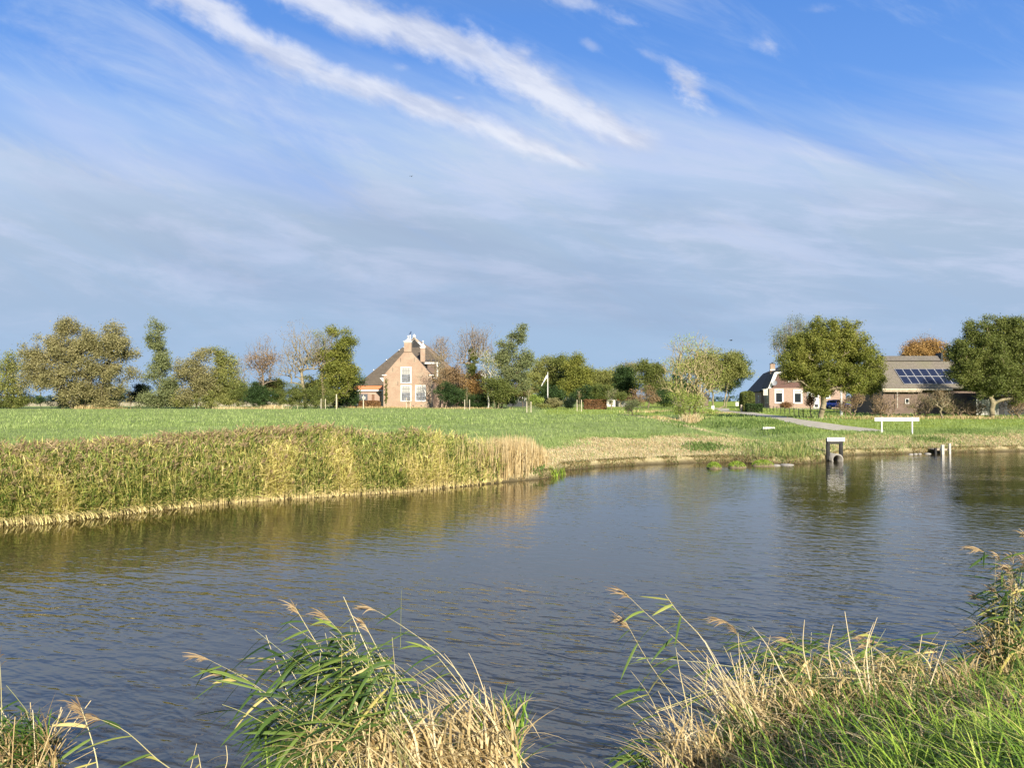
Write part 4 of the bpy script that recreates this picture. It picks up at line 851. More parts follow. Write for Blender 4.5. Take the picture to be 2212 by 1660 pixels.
# far hedgerow on the horizon
rng = np.random.default_rng(5); c = []
for i in range(2600):
    u_ = rng.uniform(-1.6, 1.6); Dd = 1300 + rng.uniform(-60, 60); hgt = 5 + 5 * vnoise(u_ * 60, 0, 1.0, 3)
    c.append((u_ * Dd, Dd, 1.0 + rng.random() * hgt))
V_, F_ = leafcards(rng, np.array(c), 4, 1.5, 3.2)
o = link_mesh('treeline', V_, F_, leafy('haze_tinted_far_leaves', [(0, (0.06, 0.10, 0.11)), (1, (0.10, 0.15, 0.16))])); tag(o, 'thin bluish line of far trees on the horizon', 'far trees', kind='stuff')  # air haze is painted into the bluish leaf colour
# ---------------------------------------------------------------- farmhouse with brick gable
br_pink = brick('pale_pink_brick', (0.325, 0.208, 0.143), (0.37, 0.31, 0.24), (0.36, 0.305, 0.22))
br_red = brick('red_brick', (0.345, 0.235, 0.18), (0.37, 0.31, 0.25), (0.30, 0.21, 0.165))
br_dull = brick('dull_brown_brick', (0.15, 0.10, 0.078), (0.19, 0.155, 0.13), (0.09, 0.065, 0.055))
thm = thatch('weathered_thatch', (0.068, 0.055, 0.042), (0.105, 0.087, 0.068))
th2 = thatch('sunlit_tan_thatch', (0.22, 0.15, 0.10), (0.33, 0.24, 0.16))  # lighter copy of the thatch, sunlight on the right slope painted in
tl_or = tiles('orange_tiles', (0.46, 0.17, 0.07), (0.56, 0.24, 0.11), (0.36, 0.15, 0.08))
tl_slate = tiles('dark_slates', (0.045, 0.042, 0.045), (0.08, 0.075, 0.075), (0.10, 0.09, 0.07), 0.22, 0.2, 0.6, 'y')
tl_black = tiles('black_glazed_tiles', (0.012, 0.013, 0.018), (0.022, 0.022, 0.030), (0.03, 0.03, 0.035), 0.3, 0.25, 0.5, 'y', 0.2)
tl_wine = tiles('wine_red_tiles', (0.10, 0.052, 0.042), (0.14, 0.072, 0.058), (0.08, 0.05, 0.042), 0.25, 0.2, 0.6)
tl_moss = tiles('mossy_grey_tiles', (0.115, 0.10, 0.08), (0.18, 0.155, 0.125), (0.155, 0.15, 0.085), 0.32, 0.25, 0.6, 'x', 0.5)
tl_ridge = tiles('mossy_ridge_tiles', (0.10, 0.088, 0.078), (0.15, 0.135, 0.115), (0.09, 0.085, 0.065), 0.3, 0.5, 0.5, 'x', 0.4)
slategrey = plain('blue_grey_boards', (0.075, 0.085, 0.10), 0.6, 0.15, 3.0)
darkgrey = plain('dark_grey_paint', (0.03, 0.035, 0.04), 0.6, 0.2)
green_p = plain('dark_green_paint', (0.012, 0.13, 0.065), 0.5, 0.1)
leadm = plain('lead_blue_metal', (0.03, 0.05, 0.11), 0.4, 0.1)
brown_p = plain('brown_door_paint', (0.17, 0.09, 0.055), 0.6, 0.15)

def window(par, x0, x1, z0, z1, y, fr=0.14, cols=0, rows=0, half=None, pane=None, label=None, name='window', depth=0.10, bar=0.035, mat=None):
    """white frame proud of the wall plane y (camera side is -y); half = share of the height with white curtain on top"""
    mat = mat or white
    m_ = MB(); yf = y - 0.09; yb = y + depth
    m_.box(x0, x1, yf, yb, z1 - fr, z1).box(x0, x1, yf, yb, z0, z0 + fr).box(x0, x0 + fr, yf + .002, yb, z0 + fr, z1 - fr).box(x1 - fr, x1, yf + .002, yb, z0 + fr, z1 - fr)
    o = m_.build(name, mat, par, label=label)
    a, b_, c_, d_ = x0 + fr, x1 - fr, z0 + fr, z1 - fr; yg = y - 0.035
    if half:
        zm = c_ + (d_ - c_) * (1 - half)
        MB().box(a, b_, yg, yg + .02, c_, zm - .03).build('pane', pane or darkpane, o); MB().box(a, b_, yg, yg + .02, zm + .03, d_).build('curtain', curtain, o)
        MB().box(a, b_, yf + .004, yg + .03, zm - .03, zm + .03).build('transom', mat, o)
    else: MB().box(a, b_, yg, yg + .02, c_, d_).build('pane', pane or glassm, o)
    if cols:
        g_ = MB(); gy = yg - 0.022
        for i in range(1, cols): xx = a + (b_ - a) * i / cols; g_.box(xx - bar / 2, xx + bar / 2, gy, yg - .002, c_, d_)
        for i in range(1, rows): zz = c_ + (d_ - c_) * i / rows; g_.box(a, b_, gy - .003, yg - .004, zz - bar / 2, zz + bar / 2)
        g_.build('glazing_bars', plain('glazing_bar_grey', (0.25, 0.24, 0.22), 0.6, .05) if 'glazing_bar_grey' not in MATS else MATS['glazing_bar_grey'], o)
    return o
plain('x', (0.5, 0.5, 0.5)); m, n, b_ = newmat('glazing_bar_grey'); b_.inputs['Base Color'].default_value = (0.13, 0.125, 0.12, 1)

def Z3(zx, zy, D): return at(714 + .1376 * zx, 685.4 + .1376 * zy, D)
D1 = 150.0; gl = Z3(830, 1412, D1); gr = Z3(1592, 1412, D1); xc = (gl[0] + gr[0]) / 2; z0 = gl[2] - 0.05
H1 = empty('farmhouse', (xc, D1, z0), 'large Frisian farmhouse with pale brick gable, white sash windows and huge thatched barn roof', 'farmhouse')
def l1(zx, zy, D=D1): p = Z3(zx, zy, D); return p[0] - xc, p[2] - z0
xl, _ = l1(830, 1412); xr, _ = l1(1592, 1412); xa_, za_ = l1(1208, 500); _, ze = l1(830, 915); hw = xr
ztop_rel = za_
wall = MB(); dep1 = 9.5
# gable with stepped shoulders
wall.prism([(-hw, -0.4), (hw, -0.4), (hw, ze - .02), (0.55, za_ - .4), (0.55, za_), (-0.55, za_), (-0.55, za_ - .4), (-hw, ze - .02)], 0, 0.36)
wall.box(-hw + .02, -hw + .38, .36, dep1, -0.4, ze - .45).box(hw - .38, hw - .02, .36, dep1, -0.4, ze - .45)
wall.build('wall', br_pink, H1)
# shoulders, brackets
for s in (-1, 1):
    MB().box(s * hw - .45 + .15 * -s, s * hw + .45 + .15 * -s, -0.06, .42, ze - .04, ze + .12).build('shoulder_stone', white, H1)
# dark slate roof, gabled, running back
rr = MB(); zr = za_ - 0.55
for s in (-1, 1):
    q = [(s * (hw + .18), .37, ze - .42), (0, .37, zr), (0, dep1, zr), (s * (hw + .18), dep1, ze - .42)]
    rr.slab(q if s < 0 else q[::-1], 0.14)
roof1 = rr.build('roof', tl_slate, H1)
for s, nm in ((-1, 1), (1, 1)): MB().box(s * (hw + .3) - .12, s * (hw + .3) + .12, .37, dep1, ze - .62, ze - .42).build('gutter', white, H1)
MB().add([(-hw - .75, -.02, ze - .5), (-hw - .02, -.02, ze - .5), (-hw - .02, -.02, ze - 1.3), (-hw - .75, .2, ze - .5), (-hw - .02, .2, ze - .5), (-hw - .02, .2, ze - 1.3)], [(2, 1, 0), (3, 4, 5), (0, 1, 4, 3), (1, 2, 5, 4), (2, 0, 3, 5)]).build('eave_bracket', white, H1)
# front chimney on the gable and a second one on the right slope
def chimney(par, x, y, zb, zt, w_, cap, mat=br_pink, finial=True):
    ch = MB().box(x - w_, x + w_, y - w_ * .8, y + w_ * .8, zb, zt).build('chimney', mat, par)
    m_ = MB().box(x - w_ - .06, x + w_ + .06, y - w_ * .8 - .06, y + w_ * .8 + .06, zt, zt + .20); m_.build('chimney_band', white, ch)
    m_ = MB().box(x - w_ - .16, x + w_ + .16, y - w_ - .1, y + w_ + .1, zt + .22, zt + .30).lathe((x, y, zt + .30), [(w_ * 1.2, 0), (w_ * 1.0, .18 * cap), (w_ * .6, .42 * cap), (w_ * .28, .72 * cap), (.09, .95 * cap)], 12)
    if finial: m_.lathe((x, y, zt + .30 + .95 * cap), [(.05, 0), (.05, .12), (.14, .2), (.17, .33), (.1, .46), (.02, .5)], 10)
    m_.build('chimney_cap', white, ch, False); return ch
_, zc = l1(1205, 402); chimney(H1, 0.0, 0.42, za_ - .6, zc, 0.72, 0.62 / .9)
p = Z3(1452, 490, 157.0); chimney(H1, p[0] - xc, 7.0, p[2] - z0 - 2.8, p[2] - z0, 0.48, 0.85)
# wall anchors (iron ties)
for zx, zy in ((1205, 505), (1098, 668), (1315, 665), (978, 818), (1436, 815), (1057, 1035), (868, 1000)):
    a, b_ = l1(zx, zy); MB().box(a - .03, a + .03, -.05, -.002, b_ - .45, b_ + .3).build('wall_anchor', darkgrey, H1)
for zx in (1298, 1425): a, b_ = l1(zx, 1392); MB().box(a - .14, a + .14, -.02, -.002, b_ - .08, b_ + .08).build('vent', darkgrey, H1)
for (a0, b0, a1, b1, hf, rw) in ((1100, 1042, 1272, 780, .44, 5), (1100, 1328, 1272, 1068, .44, 5), (1328, 1328, 1498, 1070, .44, 5)):
    xa0, za0 = l1(a0, b0); xa1, za1 = l1(a1, b1)
    window(H1, xa0, xa1, za0, za1, -0.002, .19, 4, rw, hf, bar=.07)
# right hand drain pipe, ivy
a, _ = l1(1588, 1000); MB().tube((a, -.08, -.3), (a, -.08, ze - .9), .06).build('drain_pipe', oldwood, H1)
# the big barn
yb = 6.8; ybk = 52.0
def lb(zx, zy, D): p = Z3(zx, zy, D); return p[0] - xc, p[2] - z0
xe, zev = lb(455, 1085, D1 + yb); _, zpk = lb(1268, 330, D1 + 15); xw = -xe + 0.3; xcb = -0.35
tpk = 15.0; zgl = lb(1125, 490, D1 + 12.5)[1]; xg = 2.55
# planes: front hip up to gablet base, then side slopes to the ridge
def hipx(z): return xw - (xw) * (z - zev) / (zpk - zev)     # half width of the side slopes at height z
yg_ = yb + (15.0 - yb) * (zgl - zev) / (zpk - zev) * 0.9
xg = hipx(zgl)
A = [(xcb - xw, yb, zev), (xcb + xw, yb, zev), (xcb + xg, yg_, zgl), (xcb - xg, yg_, zgl)]
yr0, yr1 = yg_ - 0.25, ybk - 7
MB().slab(A, .3).build('thatched_hip', thm, H1)
Lft = [(xcb - xw, yb, zev), (xcb - xg, yg_, zgl), (xcb, yr0, zpk), (xcb, yr1, zpk), (xcb - xw, ybk, zev)]
Rgt = [(-p[0] + 2 * xcb, p[1], p[2]) for p in Lft]
def thick(par, nm, poly, nrm, t, mat):
    q = [np.array(p) for p in poly]; n_ = len(q); nv_ = np.array(nrm) / np.linalg.norm(nrm) * t; V = q + [p - nv_ for p in q]
    Fs = [tuple(range(n_)), tuple(range(2 * n_ - 1, n_ - 1, -1))] + [(i, i + n_, (i + 1) % n_ + n_, (i + 1) % n_) for i in range(n_)]
    return MB().add(V, Fs).build(nm, mat, par)
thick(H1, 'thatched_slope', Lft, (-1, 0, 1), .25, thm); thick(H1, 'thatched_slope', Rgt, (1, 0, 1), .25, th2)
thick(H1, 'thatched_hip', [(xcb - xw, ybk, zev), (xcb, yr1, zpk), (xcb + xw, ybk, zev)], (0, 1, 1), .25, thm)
# gablet with white boards, vane
gb = thick(H1, 'gablet', [(xcb - xg + .1, yg_ - .02, zgl), (xcb + xg - .1, yg_ - .02, zgl), (xcb, yg_ - .02, zpk - .1)], (0, -1, 0), .15, darkwood)
for s in (-1, 1): MB().slab([(xcb + s * (xg + .1), yg_ - .15, zgl - .1), (xcb + s * (xg - .45), yg_ - .15, zgl - .1), (xcb, yg_ - .15, zpk - .42), (xcb, yg_ - .15, zpk + .12)][::s], .1).build('barge_board', white, gb)
MB().box(xcb - xg, xcb + xg, yg_ - .25, yg_ - .04, zgl - .22, zgl - .02).build('barge_board', white, gb)
MB().lathe((xcb, yg_ - .1, zpk + .05), [(.10, -.3), (.3, -.1), (.36, .12), (.27, .32), (.14, .45), (.08, .55)], 12).build('finial', white, gb)
pv = Z3(1254, 345, D1 + yg_); vx = pv[0] - xc; vz = pv[2] - z0
vn = MB().tube((vx, yg_ - .4, vz - .5), (vx, yg_ - .4, vz + .9), .11, .1, 8).build('vane_post', white, gb)
MB().tube((vx, yg_ - .4, vz + .85), (vx, yg_ - .4, vz + .92), .06, .06, 6).tube((vx, yg_ - .4, vz + .9), (vx, yg_ - .4, vz + 1.55), .03).prism([(vx - .28, vz + .98), (vx + .22, vz + .98), (vx + .22, vz + 1.2), (vx + .3, vz + 1.6), (vx + .08, vz + 1.62), (vx + .06, vz + 1.3), (vx - .2, vz + 1.16)], yg_ - .43, yg_ - .37).build('weather_vane', leadm, vn)
for t in (.12, .3, .52, .74): MB().lathe((xcb - xw * (1 - t) - .1, yb + (yg_ - yb) * t, zev + (zpk - zev) * t * .93 + .35), [(.1, 0), (.13, .12), (.04, .25)], 8).build('hip_ornament', white, H1)
# orange tiled skirt, lower walls
x2, z2 = lb(370, 1145, D1 + yb - 1.0); x3, z3 = lb(275, 1235, D1 + yb - 1.0)
xq = -hw - .02
MB().slab([(x2 - .1, yb - 1.15, z2), (xq, yb - 1.15, z2), (xq, yb + .15, zev + .08), (xcb - xw - .25, yb + .15, zev + .08)], .14).build('tiled_skirt', tl_or, H1)
MB().box(x2 - .2, xq, yb - 1.35, yb - 1.16, z2 - .26, z2 + .04).build('gutter', white, H1)
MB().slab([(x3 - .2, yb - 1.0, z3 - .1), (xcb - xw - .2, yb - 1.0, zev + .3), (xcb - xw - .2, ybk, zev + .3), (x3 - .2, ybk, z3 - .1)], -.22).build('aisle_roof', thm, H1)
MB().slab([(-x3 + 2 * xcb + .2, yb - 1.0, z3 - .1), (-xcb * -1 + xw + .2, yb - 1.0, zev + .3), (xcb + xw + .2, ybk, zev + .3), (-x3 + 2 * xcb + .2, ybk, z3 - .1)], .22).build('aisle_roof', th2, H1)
lw_ = MB(); xw0 = lb(298, 1300, D1 + yb - 1)[0]
lw_.prism([(xw0, -.4), (xq + .02, -.4), (xq + .02, z2 - .27), (x2, z2 - .27), (xw0, z3 + .05)], yb - 1.0, yb - .7)
lw_.box(xw0 + .01, xw0 + .3, yb - .7, ybk - .5, -.4, z3).box(-xw0 + 2 * xcb - .3, -xw0 + 2 * xcb, yb - .7, ybk - .5, -.4, z3).box(xw0, -xw0 + 2 * xcb, ybk - .5, ybk - .2, -.4, zev)
lw_.box(hw, -xw0 + 2 * xcb, yb - 1.0, yb - .7, -.4, z3 + .4)
lw_.build('barn_wall', br_red, H1)
yw = yb - 1.0
def lw(zx, zy): return lb(zx, zy, D1 + yw)
a = lw(362, 1385); c_ = lw(585, 1208)
for k in range(2):
    xa0 = a[0] + (c_[0] - a[0]) * k / 2 + .03; xa1 = a[0] + (c_[0] - a[0]) * (k + 1) / 2 - .03
    dr = MB().box(xa0, xa1, yw - .08, yw - .003, -.2, c_[1]).build('barn_door', slategrey, H1)
    q0 = lw((405, 497)[k], 1288); q1 = lw((458, 548)[k], 1252); window(dr, q0[0], q1[0], q0[1], q1[1], yw - .085, .13)
MB().box(c_[0] + .1, xq, yw - .05, yw - .003, c_[1] - .05, c_[1] + .08).build('lintel', oldwood, H1)
q0 = lw(648, 1330); q1 = lw(690, 1212); MB().box(q0[0], q1[0], yw - .06, yw - .003, -.2, q1[1]).build('door', brown_p, H1, label='narrow brown side door')
q0 = lw(818, 1000); MB().tube((q0[0], yw - .2, -.3), (q0[0], yw - .2, z2 - .3), .13, .13, 8).build('drain_pipe', white, H1)
# dormer wing on the right slope, white eaves, wall shade painted in as dark dull brick
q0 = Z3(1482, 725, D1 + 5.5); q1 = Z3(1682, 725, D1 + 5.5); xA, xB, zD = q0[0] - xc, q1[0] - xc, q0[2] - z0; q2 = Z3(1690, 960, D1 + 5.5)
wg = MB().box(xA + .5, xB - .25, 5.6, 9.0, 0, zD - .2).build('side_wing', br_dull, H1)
MB().box(xA, xB + .15, 5.3, 9.0, zD - .15, zD + .25).build('fascia', white, wg); MB().box(xB - .2, xB + .1, 5.42, 5.58, q2[2] - z0, zD - .16).build('corner_board', white, wg)
MB().slab([(xA, 5.2, zD + .26), (xB + .1, 5.2, zD + .26), (xB + .1, 9.2, zD + .9), (xA, 9.2, zD + .9)], .1).build('wing_roof', tl_slate, wg)
window(wg, xB - 1.9, xB - .7, 1.4, 3.3, 5.59, .15, 2, 3)
a, b0 = l1(872, 1280); _, b1 = l1(872, 950)
# climbing plant on the gable
g0 = on_far(714 + .1376 * 872, 149.8); rt_ = empty('climbing_plant', (xc + a, 149.75, z0 - .1), 'thin climbing plant growing up the left edge of the brick gable', 'climber')
rng = np.random.default_rng(3); c = np.stack([rng.normal(0, .13, 260) + .05, rng.uniform(-.05, .12, 260), rng.choice([1.6, 2.6, 3.0, 4.2, 5.0], 260) + rng.normal(0, .35, 260)], -1)
V_, F_ = leafcards(rng, c, 1, .03, .11); link_mesh('foliage', V_, F_, L_mid, rt_); MB().path([(0, .14, 0), (.1, .14, 1.5), (-.05, .14, 3.5), (.05, .14, 5.4)], .03).build('stem', bark, rt_)
# small outbuilding whose gable tip shows over the left end
sh = empty('outbuilding', (Z3(440, 1300, 186)[0], 186, 1.2), 'dark outbuilding with white gable boards peeping out left of the thatched roof', 'outbuilding')
q = Z3(470, 990, 186)[2] - 1.2
MB().prism([(-6, 0), (5, 0), (5, 2.6), (0.4, q - .3), (-6, 2.6)], 0, 9).build('wall', darkwood, sh)
for s in ((-6.3, 2.4), (5.3, 2.4)): MB().prism([(s[0], s[1]), (0.4, q), (0.4, q + .2), (s[0], s[1] + .25)], -.2, 9.2).build('roof', tl_black, sh)
MB().prism([(-1.6, q - 1.35), (.4, q - .02), (2.0, q - 1.35), (2.0, q - 1.1), (.4, q + .26), (-1.6, q - 1.1)], -.35, -.22).build('barge_board', white, sh)

# ---------------------------------------------------------------- brick farmhouse with mansard gable (right)
def Z6(zx, zy, D): return at(1599.1 + .172 * zx, 656.8 + .172 * zy, D)
o2 = Z6(365, 1315, 134.0); ROT = R(-10)
H2 = empty('brick_house', (o2[0], 134.0, o2[2]), 'red brick farmhouse with white rimmed mansard gable, black tiled side roof and satellite dish', 'farmhouse', rz=ROT)
cR, sR = math.cos(ROT), math.sin(ROT)
def l2(zx, zy, ly=0.0):
    """local x,z of the point seen at zoom pixel on the plane local y = ly"""
    p = Z6(zx, zy, 1.0); d_ = np.array([p[0], 1.0, p[2] - CZ])
    # world point k*d_ ; local y = -sR' ...
    nx, ny = -sR, cR; k = (ly + nx * o2[0] + ny * 134.0) / (nx * d_[0] + ny * d_[1]); P_ = d_ * k
    dx, dy = P_[0] - o2[0], P_[1] - 134.0
    return dx * cR + dy * sR, P_[2] + CZ - o2[2]
W2 = l2(1325, 1300)[0]; ze2 = l2(365, 1058)[1]; xt, zt2 = l2(432, 868)
wl = MB(); wl.box(0, W2, 0, .3, -.5, ze2).box(0, .3, .3, 6.0, -.5, ze2 - .02).box(W2 - .3, W2, .3, 6.0, -.5, ze2 - .02)
wl.build('wall', br_red, H2)
MB().prism([(.02, ze2 + .003), (W2 - .02, ze2 + .003), (W2 - xt, zt2), (xt, zt2)], .02, .28).build('tiled_gable', tl_wine, H2)
bb = MB().slab([(-.22, -.12, ze2 - .1), (.30, -.12, ze2 - .1), (xt + .42, -.12, zt2 - .3), (xt - .05, -.12, zt2 + .12)], -.14); bb.build('barge_board', white, H2)
MB().slab([(W2 + .22, -.12, ze2 - .1), (W2 - .30, -.12, ze2 - .1), (W2 - xt - .42, -.12, zt2 - .3), (W2 - xt + .05, -.12, zt2 + .12)], .14).build('barge_board', white, H2)
MB().box(xt + .1, W2 - xt - .1, -.14, .03, zt2 - .22, zt2 + .16).build('barge_board', white, H2)
rdz = zt2 + 2.3
rf = MB(); rf.slab([(-.3, 0, ze2 - .05), (xt, 0, zt2), (xt, 8, zt2), (-.3, 8, ze2 - .05)], -.16).slab([(W2 + .3, 0, ze2 - .05), (W2 - xt, 0, zt2), (W2 - xt, 8, zt2), (W2 + .3, 8, ze2 - .05)], .16)
rf.slab([(xt, 0.04, zt2 + .16), (W2 - xt, 0.04, zt2 + .16), (W2 / 2, 3.4, rdz)], .14).slab([(xt, 0.04, zt2 + .14), (W2 / 2, 3.4, rdz), (W2 / 2, 8, rdz), (xt, 8, zt2 + .14)], .14).slab([(W2 - xt, 0.04, zt2 + .14), (W2 - xt, 8, zt2 + .14), (W2 / 2, 8, rdz), (W2 / 2, 3.4, rdz)], .14)
rf.build('roof', tl_black, H2)
MB().box(-.42, -.2, 0.0, 6.0, ze2 - .3, ze2 - .06).build('gutter', white, H2)
# rear barn with black roof
zeb = 3.2; bm = MB(); X0, X1 = -0.5, W2 + 1.0; bk = (2.4, 6.9); rg = (W2 / 2, 8.7)
for s in (0, 1):
    fx = (lambda v: v) if s == 0 else (lambda v: W2 - v + .0)
    P = [(fx(X0 - .3), zeb - .15), (fx(bk[0]), bk[1]), (fx(rg[0]) if s == 0 else rg[0], rg[1])]
    y0, y1 = 5.9, 26
    bm.slab([(P[0][0], y0, P[0][1]), (P[1][0], y0 + 1.5, P[1][1]), (P[1][0], y1 - 2, P[1][1]), (P[0][0], y1, P[0][1])], -.16 if s == 0 else .16)
    bm.slab([(P[1][0], y0 + 1.5, P[1][1]), (P[2][0], y0 + 3.5, P[2][1]), (P[2][0], y1 - 5, P[2][1]), (P[1][0], y1 - 2, P[1][1])], -.16 if s == 0 else .16)
bm.slab([(X0 - .3, 5.9, zeb - .15), (W2 + .8, 5.9, zeb - .15), (W2 - bk[0], 7.4, bk[1]), (bk[0], 7.4, bk[1])], .1).slab([(bk[0], 7.4, bk[1]), (W2 - bk[0], 7.4, bk[1]), (rg[0], 9.4, rg[1])], .1)
bm.build('barn_roof', tl_black, H2)
bw = MB().box(X0, X0 + .3, 6.2, 25.6, -.5, zeb).box(X1 - .5, X1 - .2, 6.2, 25.6, -.5, zeb).box(X0 + .3, 0, 6.1, 6.4, -.5, zeb).build('barn_wall', br_red, H2)
q = MB().box(.02 - .5 - .01, -.49, 9, 10.2, 1.3, 2.3)
for k, (y0, y1) in enumerate(((1.0, 2.1), (3.0, 4.1))):
    fr = MB(); fr.box(-.06, -.004, y0, y1, .9, 1.05).box(-.06, -.004, y0, y1, 3.05, 3.2).box(-.06, -.004, y0, y0 + .14, 1.05, 3.05).box(-.06, -.004, y1 - .14, y1, 1.05, 3.05)
    w_ = fr.build('window', white, H2); MB().box(-.03, -.002, y0 + .14, y1 - .14, 1.05, 3.05).build('pane', glassm, w_)
fr = MB().box(-.56, -.504, 8.5, 9.8, 1.2, 1.3).box(-.56, -.504, 8.5, 9.8, 2.2, 2.3).box(-.56, -.504, 8.5, 8.6, 1.3, 2.2).box(-.56, -.504, 9.7, 9.8, 1.3, 2.2); w_ = fr.build('window', white, H2); MB().box(-.53, -.502, 8.6, 9.7, 1.3, 2.2).build('pane', glassm, w_)
for (a0, b0, a1, b1, hf) in ((430, 1252, 543, 1070, .22), (665, 1255, 778, 1075, .22), (1052, 1192, 1130, 1102, None), (835, 1190, 900, 1075, .3)):
    p0 = l2(a0, b0); p1 = l2(a1, b1); window(H2, p0[0], p1[0], p0[1], p1[1], -.003, .24 if hf else .2, 0, 0, hf, glassm)
for (a0, b0, a1, b1) in ((600, 985, 690, 890), (960, 985, 1045, 890)):
    p0 = l2(a0, b0); p1 = l2(a1, b1); window(H2, p0[0], p1[0], p0[1], p1[1], 0.0, .2, 2, 2)
p0 = l2(920, 1312); p1 = l2(990, 1120); dr = MB().box(p0[0], p1[0], -.05, -.004, -.1, p1[1]).build('door', white, H2); MB().box(p0[0] + .2, p1[0] - .2, -.07, -.052, .25, .75).build('door_panel', darkgrey, dr); MB().box(p0[0] + .22, p1[0] - .22, -.07, -.052, p1[1] - .8, p1[1] - .2).build('pane', glassm, dr)
p0 = l2(640, 1320); 
# chimney
px_, pz_ = l2(404, 815, 11.6); chm = MB().box(px_ - .42, px_ + .42, 11.2, 12.0, pz_ - 1.4, pz_ + .9).build('chimney', br_pink, H2)
MB().box(px_ - .48, px_ + .48, 11.14, 12.06, pz_ - .35, pz_ - .12).build('chimney_band', white, chm); MB().box(px_ - .46, px_ + .46, 11.16, 12.04, pz_ + .9, pz_ + 1.0).box(px_ - .15, px_ + .15, 11.4, 11.8, pz_ + 1.0, pz_ + 1.22).build('chimney_pot', darkgrey, chm)
p0 = l2(432, 1000, -.5); ds = empty('x', (0, 0, 0), None, None); bpy.data.objects.remove(ds)
dsh_ = MB(); c0 = np.array([p0[0], -.55, p0[1]]); nrm = np.array([-.35, -.85, .4]); nrm /= np.linalg.norm(nrm)
a_ = np.cross(nrm, UP); a_ /= np.linalg.norm(a_); b_ = np.cross(nrm, a_); V = []; 
for rr_, dz in ((.02, .0), (.2, .03), (.36, .09), (.48, .16)): V += [c0 + nrm * dz + rr_ * (a_ * math.cos(t) + b_ * math.sin(t)) for t in np.arange(16) * math.pi / 8]
dsh_.add(V, [(j * 16 + i, j * 16 + (i + 1) % 16, (j + 1) * 16 + (i + 1) % 16, (j + 1) * 16 + i) for j in range(3) for i in range(16)] + [tuple(range(15, -1, -1))])
dsh_.tube(c0, c0 - nrm * .3 + np.array([0, .35, -.3]), .03).tube(c0 - b_ * -.4, c0 + nrm * .55, .015).lathe(c0 + nrm * .55, [(.04, -.05), (.05, .05)], 8)
dsh_.build('satellite_dish', plain('grey_dish', (.28, .29, .31), .5, .05), H2)
a0 = l2(333, 1150, -.2); b0 = l2(333, 1072, -.2)
MB().box(-1.0, -.25, -.1, -.02, a0[1], b0[1]).build('eave_board', offwhite, H2)
# ---- objects around it
def post(mb, p, r, h, k=8, r1=None): mb.tube((p[0], p[1], p[2] - .15), (p[0], p[1], p[2] + h), r, r1 if r1 is not None else r, k)
fz = [(335, 1340), (372, 1348), (415, 1355), (460, 1362), (510, 1372), (560, 1382), (615, 1392), (675, 1402), (735, 1412), (790, 1432)]
rt_ = None; P = []
for zx, zy in fz: P.append(ground_at(1599.1 + .172 * zx, 656.8 + .172 * zy))
fn = empty('wire_fence', P[0], 'low fence of dark posts and wires on the shaded lawn before the brick farmhouse', 'fence')
for p in P: m_ = MB(); post(m_, p - P[0], .045, .8, 6); m_.build('post', darkwood, fn)
for hh in (.35, .7): m_ = MB().path([p - P[0] + UP * hh for p in P], .008, 4); m_.build('wire', darkwood, fn)
for zx, zy0, zy1, lb_ in ((14, 1350, 1262, 'pale wooden gate post left of the low dark hedge'), (180, 1338, 1262, 'thick pale wooden post between the round hedge and the low hedge'), (237, 1320, 1268, 'short pale post at the right end of the low dark hedge')):
    p = ground_at(1599.1 + .172 * zx, 656.8 + .172 * zy0 + 2); h = (zy0 - zy1) * .172 * p[1] / F
    o = empty('gate_post', p, lb_, 'post', 'gate posts'); m_ = MB(); post(m_, np.zeros(3), .13, h, 8, .12); m_.build('shaft', oldwood, o); MB().lathe((0, 0, h), [(.12, 0), (.08, .05), (.01, .07)], 8).build('top', oldwood, o)
p = ground_at(1599.1 + .172 * 130, 656.8 + .172 * 1350); o = empty('nest_box', p, 'small pale box on a post in front of the round topped hedge', 'box'); MB().box(-.15, .15, -.15, .15, 1.3, 1.7).prism([(-.24, 1.7), (.24, 1.7), (0, 1.88)], -.22, .22).build('box', stake, o); m_ = MB(); post(m_, np.zeros(3), .04, 1.3); m_.build('post', stake, o)
# white lamp post before the house, and street lamp in the bare tree
p = ground_at(1817.5, 900); o = empty('lamp_post', p, 'white lamp post standing right of the blue car', 'lamp post'); h = (900 - 800) * p[1] / F
MB().tube((0, 0, -.2), (0, 0, 1.0), .13, .12, 10).tube((0, 0, 1.0), (0, 0, h), .11, .08, 10).build('pole', white, o); MB().lathe((0, 0, h), [(.1, 0), (.3, .1), (.34, .3), (.1, .45)], 12).build('lamp_head', offwhite, o); MB().box(-.14, .14, -.14, .14, .6, .66).build('collar', oldwood, o)
pz = Z3(0, 0, 1); 
def Z5(zx, zy): return 1350 - 8 + .1549 * zx, 668.2 + .1549 * zy
a = Z5(1115, 1365); p = ground_at(a[0], a[1]); D_ = p[1]; o = empty('street_lamp', p, 'white street lamp with curved arm seen through the bare roadside tree', 'street lamp')
h = (a[1] - Z5(1120, 960)[1]) * D_ / F; w_ = .1549 * D_ / F
MB().tube((0, 0, -.2), (0, 0, h * .35), .11, .10, 10).tube((0, 0, h * .35), (0, 0, h), .08, .06, 10).build('pole', white, o)
MB().path([(0, 0, h), (.06, 0, h + .25), (.2, 0, h + .42), (.45, 0, h + .5), (.75, 0, h + .5)], .045).build('arm', white, o); MB().box(.7, 1.2, -.1, .1, h + .44, h + .54).build('lamp_head', offwhite, o)
p = ground_at(1539.5, 886.5); o = empty('marker_box', p, 'tiny white roadside box left of the street bend', 'box'); MB().box(-.22, .22, -.15, .15, 0, .65).build('cabinet', white, o); MB().prism([(-.27, .65), (.27, .65), (0, .75)], -.2, .2).build('lid', offwhite, o)
